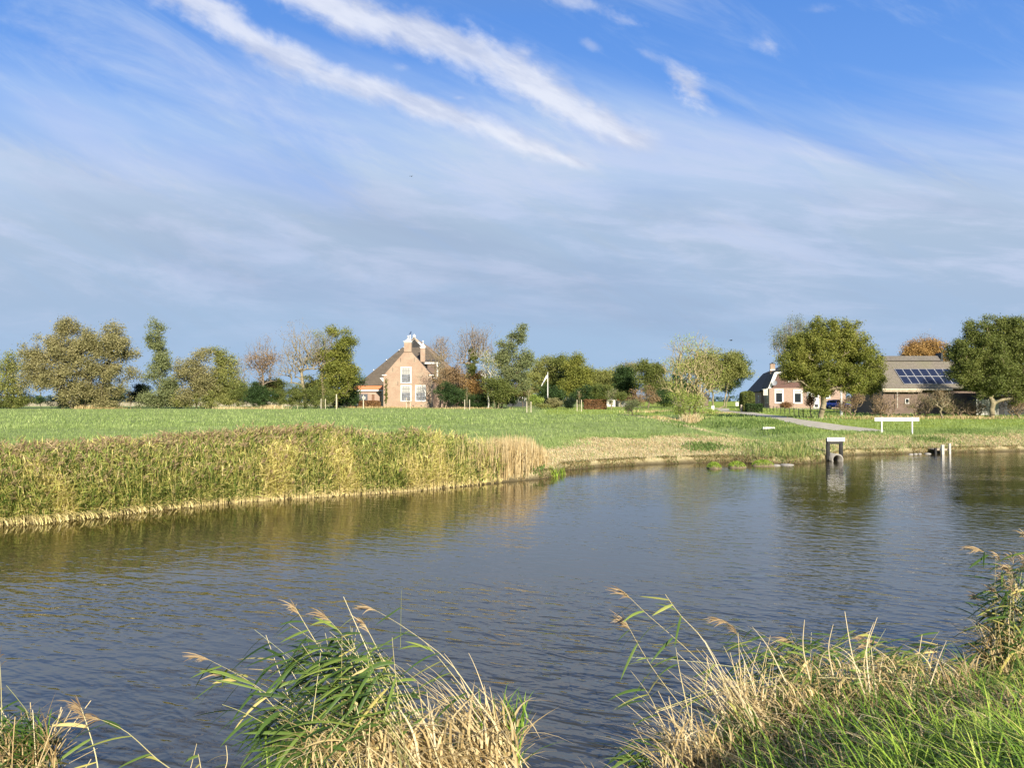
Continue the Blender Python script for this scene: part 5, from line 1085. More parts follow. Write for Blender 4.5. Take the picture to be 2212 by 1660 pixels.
a = Z5(1612, 1345); p = ground_at(a[0], a[1] + 1); o = empty('utility_box', p, 'white utility box on the far grass left of the round topped hedge', 'box'); MB().box(-.45, .45, -.3, .3, 0, 1.15).build('cabinet', white, o); MB().box(-.5, .5, -.35, .35, 1.15, 1.22).build('lid', offwhite, o)
# blue car, side on, nose to the right
def car(p, rz, label):
    root = empty('parked_car', p, label, 'car', rz=rz)
    m, n, b = newmat('blue_car_paint'); b.inputs['Base Color'].default_value = (0.03, 0.085, 0.40, 1); b.inputs['Roughness'].default_value = .22; b.inputs['Coat Weight'].default_value = 1.0; b.inputs['Metallic'].default_value = .3
    def secs(prof, w_):  # cross-sections along x: (x, zlow, zhigh, halfwidth)
        V, Fs = [], []
        for (x_, zl, zh, hw_) in prof: V += [(x_, -hw_ * .9, zl), (x_, -hw_, zl + (zh - zl) * .35), (x_, -hw_ * .97, zl + (zh - zl) * .8), (x_, -hw_ * .82, zh), (x_, hw_ * .82, zh), (x_, hw_ * .97, zl + (zh - zl) * .8), (x_, hw_, zl + (zh - zl) * .35), (x_, hw_ * .9, zl)]
        for i in range(len(prof) - 1):
            for j in range(8): Fs.append((i * 8 + j, i * 8 + (j + 1) % 8, (i + 1) * 8 + (j + 1) % 8, (i + 1) * 8 + j))
        Fs += [tuple(range(7, -1, -1)), tuple(range(len(prof) * 8 - 8, len(prof) * 8))]; return V, Fs
    V, Fs = secs([(-2.12, .42, .78, .70), (-2.05, .30, .95, .80), (-1.75, .26, 1.0, .86), (-1.2, .24, .98, .88), (0, .22, .95, .88), (.8, .22, .93, .88), (1.2, .25, .88, .87), (1.75, .28, .80, .84), (2.08, .32, .68, .76), (2.16, .42, .58, .66)], 1)
    body = MB().add(V, Fs).build('body', m, root, True)
    V, Fs = secs([(-1.85, .93, 1.0, .72), (-1.35, .93, 1.34, .66), (-.7, .93, 1.44, .64), (.1, .93, 1.43, .64), (.55, .93, 1.28, .66), (1.15, .90, .93, .72)], 1)
    MB().add(V, Fs).build('windows', glassm, root, True)
    V, Fs = secs([(-1.42, 1.30, 1.345, .67), (-.7, 1.40, 1.455, .65), (.1, 1.40, 1.445, .65), (.45, 1.30, 1.33, .66)], 1); MB().add(V, Fs).build('roof', m, root, True)
    for s in (-1, 1):
        for xx in (-1.33, -.35, .40):
            MB().slab([(xx - .03, s * .75, .95), (xx + .05, s * .75, .95), (xx + .05, s * .655, 1.38), (xx - .01, s * .655, 1.38)], .02 * s).build('door_pillar', m, root)
        for xw_ in (-1.3, 1.32):
            wh = MB().tube((xw_, s * .70, .32), (xw_, s * .90, .32), .32, .32, 20).build('wheel', plain('tyre_rubber', (.02, .02, .02), .9), root) if 'tyre_rubber' not in MATS else MB().tube((xw_, s * .70, .32), (xw_, s * .90, .32), .32, .32, 20).build('wheel', MATS['tyre_rubber'], root)
            r_ = MB().tube((xw_, s * .90, .32), (xw_, s * .915, .32), .21, .17, 14)
            r_.build('rim', rimm, wh)
        MB().box(-.3, -.12, s * .885 - .012, s * .885 + .012, .78, .81).build('door_handle', m, root)
        MB().box(1.98, 2.12, s * .6 - .12, s * .6 + .12, .6, .72).build('headlight', glassm, root); MB().box(-2.13, -2.04, s * .62 - .12, s * .62 + .12, .72, .88).build('tail_light', redm, root)
        MB().box(.75, .92, s * .9 - .08, s * .9 + .08, .95, 1.06).build('mirror', m, root)
    return root
plain('tyre_rubber', (.02, .02, .02), .9); rimm = plain('wheel_rim', (.45, .45, .47), .35, .05, metal=.6); redm = plain('red_lamp', (.35, .01, .01), .3, .05)
p = ground_at(1599.1 + .172 * 1215, 656.8 + .172 * 1332); q = at(1599.1 + .172 * 1222, 880, 121); q[2] = float(hfar(q[0], q[1])) + .07
CARP = q; car(q, R(-12), 'blue hatchback parked beside the brick farmhouse behind the large round tree')
# green shed door, shed, ramp
p = at(1599.1 + .172 * 1580, 880, 112); p[2] = float(hfar(p[0], p[1]))
s_ = 112 / F * .172; o = empty('green_shed', p, 'shed with dark green side wall and open dark bay between farmhouse and barn', 'shed', rz=R(-8))
hz = 195 * s_ + .6
w_ = MB().box(-75 * s_, -20 * s_, 0, .1, 0, hz).build('door', green_p, o); MB().box(-18 * s_, -10 * s_, 0, .12, 0, hz).build('post', oldwood, o)
MB().box(-75 * s_, 150 * s_, 4, 4.2, 0, hz).box(150 * s_, 152 * s_, 0, 4.2, 0, hz).box(-75 * s_, -74 * s_, .12, 4, 0, hz).build('wall', darkwood, o); MB().slab([(-80 * s_, -.3, hz), (155 * s_, -.3, hz), (155 * s_, 4.4, hz + 1.2), (-80 * s_, 4.4, hz + 1.2)], .12).build('roof', tl_or, o)
MB().box(80 * s_, 150 * s_, -.32, -.2, hz - .25, hz + .05).build('fascia', white, o)
P0 = ground_at(1599.1 + .172 * 1440, 656.8 + .172 * 1368); P1 = ground_at(1599.1 + .172 * 1690, 656.8 + .172 * 1352)
o = empty('rail_fence', P0, 'low weathered wooden rail fence before the dark green shed', 'fence'); d_ = P1 - P0
for t in (.02, .5, .98): m_ = MB(); post(m_, d_ * t, .06, .62, 6); m_.build('post', oldwood, o)
MB().tube(d_ * .3 + UP * .62, d_ + UP * .62, .05).build('rail', oldwood, o); MB().tube(UP * .15, d_ * .62 + UP * .6, .05).build('rail', oldwood, o); MB().tube(d_ * .5 + UP * .3, d_ + UP * .3, .05).build('rail', oldwood, o)

# ---------------------------------------------------------------- barn with solar panels
def Z7(zx, zy): return 1856.1 + .172 * zx, 656.8 + .172 * zy
D3 = 90.0; a = at(*Z7(295, 1385), D3); zg = float(hfar(a[0], D3)); H3 = empty('solar_barn', (a[0], D3, zg), 'low brick barn with mossy grey tiled roof carrying blue solar panels', 'barn')
def l3(zx, zy, D=D3): p = at(*Z7(zx, zy), D); return p[0] - a[0], p[2] - zg
Wd = 13.6; _, zE = l3(300, 1072); xT, zT = l3(275, 735, D3 + 4.2); _, zR = l3(300, 662, D3 + 4.6)
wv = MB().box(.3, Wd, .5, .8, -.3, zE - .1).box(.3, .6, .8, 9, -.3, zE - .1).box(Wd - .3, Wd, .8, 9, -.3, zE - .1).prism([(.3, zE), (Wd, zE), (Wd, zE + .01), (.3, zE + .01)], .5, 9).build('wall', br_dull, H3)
for x0 in (.32, Wd - .3): MB().add([(x0, .6, zE - .1), (x0, 4.6, zT - .2), (x0, 8.8, zE - .1), (x0 + .2, .6, zE - .1), (x0 + .2, 4.6, zT - .2), (x0 + .2, 8.8, zE - .1)], [(0, 1, 2), (5, 4, 3), (0, 3, 4, 1), (1, 4, 5, 2), (2, 5, 3, 0)]).build('gable', br_dull, H3)
RQ = [(0, 0, zE), (Wd + .3, 0, zE), (Wd + .3, 4.2, zT), (0, 4.2, zT)]
rf = MB().slab(RQ, .14).build('roof', tl_moss, H3)
MB().slab([(0, 9.2, zE), (0, 4.9, zT), (Wd + .3, 4.9, zT), (Wd + .3, 9.2, zE)], -.14).build('roof', tl_moss, H3)
xr0, xr1 = l3(300, 700, D3 + 4.4)[0], l3(1005, 700, D3 + 4.4)[0]
MB().slab([(xr0, 4.15, zT + .14), (xr1, 4.15, zT + .14), (xr1, 4.75, zR), (xr0, 4.75, zR)], .12).slab([(xr0, 5.4, zT + .14), (xr0, 4.75, zR), (xr1, 4.75, zR), (xr1, 5.4, zT + .14)], -.12).build('ridge_roof', tl_ridge, H3)
for xx, hh in ((xr0 - .15, .05), (xr1 + .12, .35)): MB().prism([(xx - .14, zT + .1), (xx + .2, zT + .1), (xx + .14, zR + hh), (xx + .0, zR + hh + .12)], 4.1, 5.4).build('ridge_end', darkgrey, H3)
MB().box(-.1, Wd * .6, -.16, -.02, zE - .12, zE + .06).build('gutter', stake, H3); MB().tube((l3(470, 1)[0], .1, .8), (l3(470, 1)[0], .1, zE - .15), .05).build('drain_pipe', offwhite, H3)
MB().box(0, l3(775, 1)[0], -.05, .1, zE - .32, zE - .16).build('fascia', oldwood, H3)
window(H3, l3(585, 1)[0], l3(635, 1)[0], l3(1, 1255)[1], l3(1, 1190)[1], .49, .06)
wv2 = MB().box(l3(860, 1)[0], l3(940, 1)[0], .46, .498, 1.6, zE - .15).build('brick_patch', br_pink, H3, label='paler pink brick section of the barn wall')
nv_ = np.cross(np.array(RQ[1]) - RQ[0], np.array(RQ[3]) - RQ[0]).astype(float); nv_ /= np.linalg.norm(nv_)
def onroof(zx, zy):
    t = 0.5
    for _ in range(20):
        D = D3 + 4.2 * t; p = l3(zx, zy, D); t = 0.5 * t + 0.5 * (p[1] - zE - .14) / (zT - zE)
    return np.array([l3(zx, zy, D3 + 4.2 * t)[0], 4.2 * t, zE + (zT - zE) * t])
m, n, b = newmat('solar_cells'); x, y, z = sep(n, coord(n)); bt = n.nodes.new('ShaderNodeTexBrick'); bt.offset = 0; n.links.new(vec(n, x, z * 1.3, 0.).k, bt.inputs['Vector']); bt.inputs['Scale'].default_value = 6.5; bt.inputs['Brick Width'].default_value = 1.0; bt.inputs['Row Height'].default_value = 1.0; bt.inputs['Mortar Size'].default_value = .035
bt.inputs['Color1'].default_value = (.012, .020, .055, 1); bt.inputs['Color2'].default_value = (.016, .022, .05, 1); bt.inputs['Mortar'].default_value = (.03, .036, .055, 1); n.links.new(bt.outputs['Color'], b.inputs['Base Color']); b.inputs['Roughness'].default_value = .3; b.inputs['Specular IOR Level'].default_value = .12
solar = m; alum = plain('aluminium_frame', (.55, .56, .58), .4, .05, metal=.3)
TL, BL = onroof(428, 820), onroof(474, 1012); TR = TL + np.array([8.75, 0, 0]); 
dn = (BL - TL); dn[0] = 0; rowv = dn / 2; pw_ = .965
sk = np.array([0.0, 0, 0])
for r_ in range(2):
    for c_ in range(9):
        base_ = TL + rowv * r_ + np.array([pw_ * c_, 0, 0]) + nv_ * .20
        q = [base_ + rowv * .97 + np.array([.02, 0, 0]), base_ + rowv * .97 + np.array([pw_ - .02, 0, 0]), base_ + rowv * .03 + np.array([pw_ - .02, 0, 0]), base_ + rowv * .03 + np.array([.02, 0, 0])]
        fr = MB().slab(q, .035).build('solar_panel', alum, H3); cc_ = sum(q) / 4
        MB().slab([cc_ + (p_ - cc_) * np.array([.93, .955, .955]) + nv_ * .038 for p_ in q], .006).build('cells', solar, fr)
mr = TL + rowv + nv_ * .17; MB().tube(mr, mr + np.array([9.1, 0, 0]), .025).build('mounting_rail', alum, H3)
# brick house behind the right tree, grey garden fence, dark shed
p = at(2130, 870, 104); g_ = float(hfar(p[0], 104)); o = empty('red_roofed_house', (p[0] - 3, 104, g_), 'small house with orange red roof glimpsed through the dense green tree', 'house')
MB().box(0, 9, 0, 7, -.3, 2.6).build('wall', br_pink, o); MB().slab([(-.3, -.4, 2.5), (9.3, -.4, 2.5), (9.3, 3.5, 5.2), (-.3, 3.5, 5.2)], .15).slab([(-.3, 3.5, 5.2), (9.3, 3.5, 5.2), (9.3, 7.4, 2.5), (-.3, 7.4, 2.5)], .15).build('roof', tl_or, o); window(o, 1, 2.2, .9, 2.1, -.003, .12)
q0 = ground_at(Z7(1470, 1)[0], 897); q1 = ground_at(Z7(1755, 1)[0], 897); 
q0 = on_far(Z7(1470, 1)[0], 82); q1 = on_far(Z7(1755, 1)[0], 82)
o = empty('board_fence', q0, 'weathered grey board fence behind the trunk of the dense green tree', 'fence'); d_ = q1 - q0; L_ = d_[0]
for k in range(int(L_ / .16)): MB().box(k * .16, k * .16 + .14, 0, .03, .05, 1.75 + .02 * (k % 3)).build('board', oldwood if k % 2 else offwhite, o) if k % 4 == 0 else None
mb = MB()
for k in range(int(L_ / .16)): mb.box(k * .16 + .001, k * .16 + .139, .032, .06, .05, 1.72)
mb.build('panel', plain('grey_fence_wood', (.30, .29, .26), .85, .2), o); MB().box(0, L_, .062, .1, 1.4, 1.5).build('rail', oldwood, o)
q0 = on_far(Z7(1700, 1)[0], 84); o = empty('dark_shed', q0, 'blackish shed in deep shade at the right edge behind the trees', 'shed'); MB().box(0, 9, 0, 5, -.2, 2.1).build('wall', darkwood, o); MB().slab([(-.3, -.5, 2.1), (9.3, -.5, 2.1), (9.3, 5.3, 3.0), (-.3, 5.3, 3.0)], .12).build('roof', tl_black, o); MB().box(1, 2, -.04, -.003, 0, 1.9).build('door', darkgrey, o)  # near-black wall and roof colours carry the deep shade of this spot

# ---------------------------------------------------------------- cottages in the middle distance
def Z4(zx, zy): return 970.9 + .1807 * zx, 668.2 + .1807 * zy
def gable_house(px0, px1, D, zwall, zridge, wallm, roofm, name, label, cat='house', depth=7, ridge='y', wins=()):
    A_ = on_far(px0, D); B_ = on_far(px1, D); W_ = B_[0] - A_[0]; o = empty(name, A_, label, cat)
    if ridge == 'y':
        MB().prism([(0, -.3), (W_, -.3), (W_, zwall), (W_ / 2, zridge), (0, zwall)], 0, depth).build('wall', wallm, o)
        MB().slab([(-.25, -.3, zwall - .2), (-.25, depth + .3, zwall - .2), (W_ / 2, depth + .3, zridge + .03), (W_ / 2, -.3, zridge + .03)], -.15).slab([(W_ + .25, -.3, zwall - .2), (W_ / 2, -.3, zridge + .03), (W_ / 2, depth + .3, zridge + .03), (W_ + .25, depth + .3, zwall - .2)], -.15).build('roof', roofm, o)
    else:
        MB().box(0, W_, 0, depth, -.3, zwall).build('wall', wallm, o)
        MB().slab([(-.3, -.3, zwall), (W_ + .3, -.3, zwall), (W_ + .3, depth / 2, zridge), (-.3, depth / 2, zridge)], .15).slab([(-.3, depth / 2, zridge), (W_ + .3, depth / 2, zridge), (W_ + .3, depth + .3, zwall), (-.3, depth + .3, zwall)], .15).build('roof', roofm, o)
    for (x0, x1, za, zb) in wins: window(o, x0 * W_, x1 * W_, za, zb, -.003, .1, 2, 2)
    return o
gable_house(1309, 1329, 172, 1.6, 3.1, white, offwhite, 'white_cottage', 'small white cottage gable behind the forked pale tree', wins=((.3, .7, .6, 1.5),))
gable_house(1336, 1376, 176, 1.4, 3.2, offwhite, tl_or, 'orange_roofed_cottage', 'white walled cottage with bright orange tiled roof below the dark rounded tree', ridge='x', wins=((.1, .2, .4, 1.2), (.5, .6, .4, 1.2), (.8, .9, .4, 1.2)))
gable_house(1096, 1142, 178, 2.4, 3.8, darkgrey, tl_black, 'dark_bungalow', 'low dark bungalow with white windows behind the low reddish tree', ridge='x', wins=((.2, .42, 1.1, 2.2), (.5, .72, 1.1, 2.2), (.8, .88, 1.1, 2.2)))
gable_house(1452, 1530, 240, 2.4, 4.2, br_dull, tl_slate, 'far_shed', 'long low brown shed far behind the bare roadside tree', 'shed', ridge='x', wins=((.5, .56, 1, 2),))
# flagpole with pennant
p = on_far(1183.2, 124); h = (858.8 - 794.7 + 14) * 124 / F; o = empty('flagpole', p, 'white flagpole with a blue and white pennant drooping left', 'flagpole')
MB().tube((0, 0, -.2), (0, 0, h), .09, .06, 10).lathe((0, 0, h), [(.05, 0), (.1, .06), (.02, .14)], 8).build('pole', white, o)
ks = 124 / F * .1807; V = []; n_ = 12
for i in range(n_ + 1):
    t = i / n_; x_ = -.05 - t * 72 * ks; z_ = h - 35 * ks - (t ** 1.25) * 122 * ks; w_ = .22 * (1 - t) + .05; yy_ = .12 * math.sin(t * 9)
    V += [(x_, yy_, z_ + w_), (x_ + .02, yy_ + .01, z_ - w_)]
m, n, b = newmat('pennant_cloth'); x, y, z = sep(n, coord(n)); k = mixc(n, (noise(n, vec(n, x, 0., z), 1.6, 1)).smooth(.45, .52), (.10, .16, .42), (.75, .76, .78)); n.links.new(k.k, b.inputs['Base Color'])
MB().add(V, [(2 * i, 2 * i + 2, 2 * i + 3, 2 * i + 1) for i in range(n_)]).build('pennant', m, o)

# ---------------------------------------------------------------- staked saplings and posts in the field edge
def sapling(px, py, pt, s0, s1, st, label, seed):
    p = ground_at(px, py); k = p[1] / F; rng = np.random.default_rng(seed)
    o = empty('staked_sapling', p, label, 'sapling', 'young trees tied between stakes'); H_ = (py - pt) * k
    t = MB().path([(0, 0, -.1), (.02, 0, H_ * .4), (-.03, .02, H_ * .7), (.03, 0, H_)], .028)
    for i in range(9): z_ = H_ * rng.uniform(.5, .95); a_ = rng.uniform(0, 6.28); t.tube((0, 0, z_), (math.cos(a_) * .3, math.sin(a_) * .3, z_ + .35), .012, .006, 4)
    t.build('trunk', palebark, o); c = rng.normal(0, 1, (70, 3)) * [.22, .22, H_ * .14] + [0, 0, H_ * .8]; V_, F_ = leafcards(rng, c, 1, .05, .06); link_mesh('crown', V_, F_, L_brown, o)
    for s in (s0, s1): MB().tube(((s - px) * k, 0, -.2), ((s - px) * k, 0, (py - st) * k), .055, .05, 8).build('stake', stake, o)
    MB().box((s0 - px) * k, (s1 - px) * k, -.01, .01, (py - st) * k * .78, (py - st) * k * .78 + .05).build('strap', darkwood, o)
sapling(697.5, 884.5, 832, 693.5, 702.8, 862, 'staked sapling in front of the yellow green maple, left of the farmhouse', 1)
sapling(1008.6, 886, 836, 1003.8, 1014.4, 864, 'staked sapling before the ivy clad tree, right of the farmhouse', 2)
sapling(1142.5, 891.5, 842, 1138, 1147, 868, 'reddish staked sapling standing between low reddish tree and flagpole', 3)
sapling(1251, 889.5, 846, 1246.5, 1256, 864, 'staked sapling in front of the dark round shrub and domed tree', 4)
sapling(882, 884, 866, 877.7, 886.7, 859.6, 'small staked sapling in front of the lower left farmhouse window', 5)
for px_, y0, y1, lb_ in ((726.6, 884.5, 852.7, 'pale wire post between the maple and the farmhouse barn doors'), (784.9, 883, 854.7, 'pale wire post before the copper hedge at the farmhouse')):
    p = ground_at(px_, y0); k = p[1] / F; o = empty('wire_post', p, lb_, 'post', 'pale wire posts'); MB().tube((0, 0, -.2), (0, 0, (y0 - y1) * k), .09, .08, 8).build('shaft', stake, o); MB().lathe((0, 0, (y0 - y1) * k), [(.08, 0), (.05, .05), (.01, .06)], 8).build('top', stake, o)
P0 = ground_at(726.6, 884.5) + UP * 1.75; P1 = np.array([-29.5, 149.9, P0[2] + .1]); P1 = np.array([ground_at(784.9, 883)[0], ground_at(784.9, 883)[1], P0[2]])
o = link_mesh('wire', MB().tube(P0 * 0, P1 - P0, .012).v, MB().tube(P0 * 0, P1 - P0, .012).f, darkwood); o.location = tuple(P0); tag(o, 'thin dark wire strung between the two pale wire posts', 'wire')
# lone tall stalks in the field were skipped on purpose: they belong to the reed belt

# ---------------------------------------------------------------- things on the far bank
# white board on two white posts
a = ground_at(1904.8, 938.5); b_ = ground_at(1970.5, 936); D_ = a[1]; k = D_ / F; b_ = a + np.array([(1970.5 - 1904.8) * k, 0, 0])
o = empty('bank_board', a, 'long white horizontal board on two slim white posts on the right bank', 'sign board'); zt = (938.5 - 902.4) * k; zb = (938.5 - 910.4) * k; xl_ = (1888.8 - 1904.8) * k; xr_ = (1984.8 - 1904.8) * k
m_ = MB().box(xl_, xr_, -.06, -.03, zb, zt); bd = m_.build('board', white, o); MB().box(xl_ + .02, xr_ - .02, -.064, -.061, zb + (zt - zb) * .40, zb + (zt - zb) * .44).build('groove', offwhite, bd)
for xx in (0, b_[0] - a[0]): MB().box(xx - .035, xx + .035, -.028, .03, -.3, zt + .02).build('post', white, o)
for xx in (0, b_[0] - a[0]): MB().tube((xx, -.075, zt - .06), (xx, -.066, zt - .06), .02).build('bolt', concrete, bd)
# white board on dark piles at the culvert
D_ = 34.6; k = D_ / F; x0 = (1785.5 - CX) * k; x1 = (1815 - CX) * k; o = empty('culvert_sign', (x0, D_, 0), 'white board on two black timber piles above the drain mouth at the water edge', 'sign board')
ztb = CZ - (945.3 - 866.5) * k; zbb = CZ - (953.6 - 866.5) * k
MB().box((1783 - 1785.5) * k, (1821 - 1785.5) * k, -.16, -.11, zbb, ztb).build('board', white, o)
for xx in (0.03, x1 - x0): MB().tube((xx, 0, -.5), (xx + .01, 0, ztb - .05), .095, .085, 10).build('pile', darkwood, o)
MB().box(0, x1 - x0, -.1, -.02, zbb - .12, zbb - .02).build('cross_beam', darkwood, o)
c = np.array([(1800 - CX) * k, D_ - .05, .10]); o = empty('drain_pipe', c, 'grey concrete drain pipe mouth between the two black piles', 'pipe'); V = []; Fs = []
for yv, r_ in ((-.35, .26), (1.2, .26), (1.2, .2), (-.35, .2)): V += [(r_ * math.cos(t), yv, r_ * math.sin(t) - .02) for t in np.arange(20) * math.pi / 10]
for j in range(4): Fs += [(j * 20 + i, j * 20 + (i + 1) % 20, ((j + 1) % 4) * 20 + (i + 1) % 20, ((j + 1) % 4) * 20 + i) for i in range(20)]
MB().add(V, Fs).build('pipe_ring', concrete, o, True); MB().tube((0, .9, -.02), (0, .95, -.02), .2, .2, 16).build('bore_shade_disc', darkwood, o)  # dark disc inside the pipe stands in for its unlit hollow
# little landing at the waterline
D_ = 39.0; k = D_ / F; x0 = (2034.5 - CX) * k; x1 = (2050 - CX) * k; o = empty('landing_stage', (x0, D_, 0), 'small weathered landing with two pale posts at the right waterline', 'landing stage')
for xx, hh, r_ in ((0, 980 - 960, .062), (x1 - x0, 980 - 957, .042)): MB().box(xx - r_, xx + r_, -r_, r_, -.4, hh * k).build('post', offwhite, o)
MB().box(-.25, x1 - x0 + .05, .08, .16, .18, .26).build('rail', oldwood, o); MB().box(-.3, x1 - x0 + .1, .18, .9, .20, .25).build('deck', oldwood, o); MB().box(-.35, -.25, .05, .15, -.4, .3).build('pile', darkwood, o)
# white segmented beam in the grass
p = ground_at(1660, 930); k = p[1] / F; o = empty('white_barrier', p, 'short white beam in three segments lying low in the bank grass', 'barrier'); zz = (930 - 925.8) * k
MB().tube((-12 * k, 0, zz), (-9.2 * k, 0, zz), .085, .085, 10).build('end_cap', white, o); MB().tube((8.2 * k, 0, zz), (12.8 * k, 0, zz), .085, .085, 10).build('end_cap', white, o)
MB().tube((-7.6 * k, 0, zz), (7 * k, 0, zz), .085, .085, 12).build('beam', white, o); MB().tube((-11.5 * k, 0, zz), (12 * k, 0, zz), .035, .035, 8).build('axle', concrete, o)
for xx in (-5 * k, 5 * k): MB().tube((xx, 0, -.3), (xx, 0, zz), .03).build('leg', concrete, o)
# mossy tussocks at the edge, stones
def mound(px, py, wpx, label, sd):
    D = CZ * F / (py - 866.5); k = D / F; rng = np.random.default_rng(sd); o = empty('moss_tussock', ((px - CX) * k, D + .1, 0), label, 'tussock', 'mossy tussocks at the water edge')
    V = []; Fs = []; W_ = wpx * k / 2; n_ = 22; hs = [0, .35, .7, .92, 1]
    for j, h_ in enumerate(hs):
        r_ = math.sqrt(max(0, 1 - (h_ * .97) ** 2))
        for i in range(n_): t = i * 2 * math.pi / n_; q = 1 + .12 * math.sin(3 * t + sd) + .08 * math.sin(7 * t + j); V.append((W_ * r_ * q * math.cos(t), .35 * r_ * q * math.sin(t), -.08 + h_ * .27))
    for j in range(4): Fs += [(j * n_ + i, j * n_ + (i + 1) % n_, (j + 1) * n_ + (i + 1) % n_, (j + 1) * n_ + i) for i in range(n_)]
    Fs.append(tuple(range(4 * n_, 5 * n_))); MB().add(V, Fs).build('peat', plain('wet_peat', (.11, .085, .05), .9, .3) if 'wet_peat' not in MATS else MATS['wet_peat'], o, True)
    v = VB(); N = 900; t = rng.uniform(0, 6.28, N); r_ = np.sqrt(rng.random(N)) * .95; rt = np.stack([W_ * r_ * np.cos(t), .35 * r_ * np.sin(t), -.06 + .27 * np.sqrt(np.maximum(0, 1 - r_ ** 2)) + .0], -1)
    rt = rt[rt[:, 2] > .03]; blades(v, rng, rt, rng.uniform(.03, .10, len(rt)), .012, rng.uniform(.2, .9, len(rt)), rng.uniform(0, 6.28, len(rt)), rng.uniform(.4, .85, len(rt)), 3, .3); ob = v.build('moss', m_grass, o)
    return o
plain('wet_peat', (.16, .13, .08), .9, .3)
mound(1543, 1012.5, 32, 'smallest round mossy tussock standing alone in the water', 1); mound(1592, 1010.5, 40, 'middle mossy tussock with a pale foot', 2); mound(1648, 1007, 50, 'widest mossy tussock touching the bank sedge', 3)
for i, (px_, py_, w_) in enumerate(((1967, 982.5, 10), (1977, 981.8, 9), (1986, 981.5, 8), (2003, 981, 14), (1699, 1005, 30), (1675, 1006, 20))):
    D = CZ * F / (py_ - 866.5); k = D / F; o = empty('stone', ((px_ - CX) * k, D + .03, 0), ['greyish stone left of three by the waterline', 'round stone in the middle of three by the waterline', 'small stone right of three by the waterline', 'long flat stone nearest the landing posts', 'flat pale stone slab below the green sedge', 'flat pale stone slab beside the widest tussock'][i], 'stone', 'stones at the far waterline')
    MB().lathe((0, 0, 0), [(w_ * k * .5, -.06), (w_ * k * .52, .01), (w_ * k * .4, .045), (w_ * k * .18, .065)], 9).build('boulder', concrete, o, True); o.scale = (1, .6 + .1 * i % 3, .8)
# iris fans at the end of the bulrushes
for i, (px_, py_) in enumerate(((1197, 1030), (1213, 1026))):
    D = CZ * F / (py_ - 866.5); v = VB(); rng = np.random.default_rng(40 + i); N = 26; o = empty('iris_plant', ((px_ - CX) / F * D, D, 0), ['larger fan of green iris leaves in the water by the bulrushes', 'smaller fan of green iris leaves right of the larger one'][i], 'iris', 'iris fans')
    rt = rng.normal(0, .05, (N, 3)) * [1.4, 1, 0]; blades(v, rng, rt, rng.uniform(.25, .5 - .12 * i, N), .016, rng.uniform(.2, .6, N), rng.choice([0., math.pi], N) + rng.normal(0, .3, N), rng.uniform(.4, .8, N), 4, .1); v.build('leaves', m_grass, o)
# birds
def bird(p, s, label, rz):
    o = empty('bird', p, label, 'bird', 'birds in the air', rz); V = []; 
    prof = [(-.5, .01), (-.35, .05), (-.1, .10), (.15, .11), (.32, .07), (.38, .065), (.46, .05), (.52, .012)]
    for x_, r_ in prof: V += [(x_ * s, r_ * s * math.cos(t), r_ * s * math.sin(t)) for t in np.arange(8) * math.pi / 4]
    Fs = [(j * 8 + i, j * 8 + (i + 1) % 8, (j + 1) * 8 + (i + 1) % 8, (j + 1) * 8 + i) for j in range(7) for i in range(8)]
    for sg in (-1, 1):
        n0 = len(V); V += [(.2 * s, 0, .05 * s), (-.1 * s, 0, .05 * s), (.22 * s, sg * .4 * s, .28 * s), (-.1 * s, sg * .4 * s, .26 * s), (.02 * s, sg * .95 * s, .12 * s), (-.1 * s, sg * .85 * s, .12 * s)]
        Fs += [(n0, n0 + 1, n0 + 3, n0 + 2), (n0 + 2, n0 + 3, n0 + 5, n0 + 4)]
    MB().add(V, Fs).build('body', darkgrey, o)
bird(at(888.5, 381, 60), .22, 'tiny dark bird high in the grey cloud above the farmhouse', R(70)); bird(at(1579, 736, 90), .4, 'dark leaf-like speck shaped as a bird just above the windswept tree', R(20))  # second one gives a leaf-like dark speck the shape of a bird
# ---------------------------------------------------------------- near bank
m_reed_near = leafy('reed_leaf_near', [(0.0, (0.022, 0.052, 0.012)), (0.3, (0.075, 0.135, 0.028)), (0.55, (0.20, 0.27, 0.055)), (0.75, (0.48, 0.42, 0.12)), (1.0, (0.64, 0.50, 0.24))], 'tint', 0.45, 0.24)
rng = np.random.default_rng(2024)
def near_pts(N, x0, x1, d0, d1):
    x = rng.uniform(x0, x1, N); y = ynear(x) - rng.uniform(d0, d1, N); return np.stack([x, y, hnear(x, y) - .02], -1)
def vis(p, m=0.40):  # keep what the picture could show
    f_ = np.maximum(p[:, 1], .05); return (np.abs(p[:, 0] / f_) < .667 + m + .25 / f_) & (p[:, 1] > 1.8)
# lush green grass, lower right
v = VB()
c0 = near_pts(4600, 0.3, 9.0, 0.8, 5.2); c0 = c0[vis(c0)]
edge = 1 - sst(c0[:, 1] - .5 * c0[:, 0] + (vnoise(c0[:, 0], c0[:, 1], .7, 3) - .5) * 1.0, 2.9, 3.8); c0 = c0[rng.random(len(c0)) < (.05 + .95 * edge)]
nb_ = 15; M = len(c0); hs_ = np.repeat(rng.uniform(.5, 1.15, M) * (.7 + .6 * vnoise(c0[:, 0], c0[:, 1], .5, 8)), nb_); tn_ = np.repeat(rng.normal(.52, .17, M) + .18 * sst(c0[:, 0], 1.6, 3.2), nb_); caz = np.repeat(rng.normal(2.4, .9, M), nb_)
n_ = M * nb_; az_ = rng.uniform(0, 6.28, n_); off_ = hdir(az_) * rng.uniform(0, .05, n_)[:, None]; p = np.repeat(c0, nb_, 0) + off_
az2 = np.where(rng.random(n_) < .6, az_, caz + rng.normal(0, .4, n_))
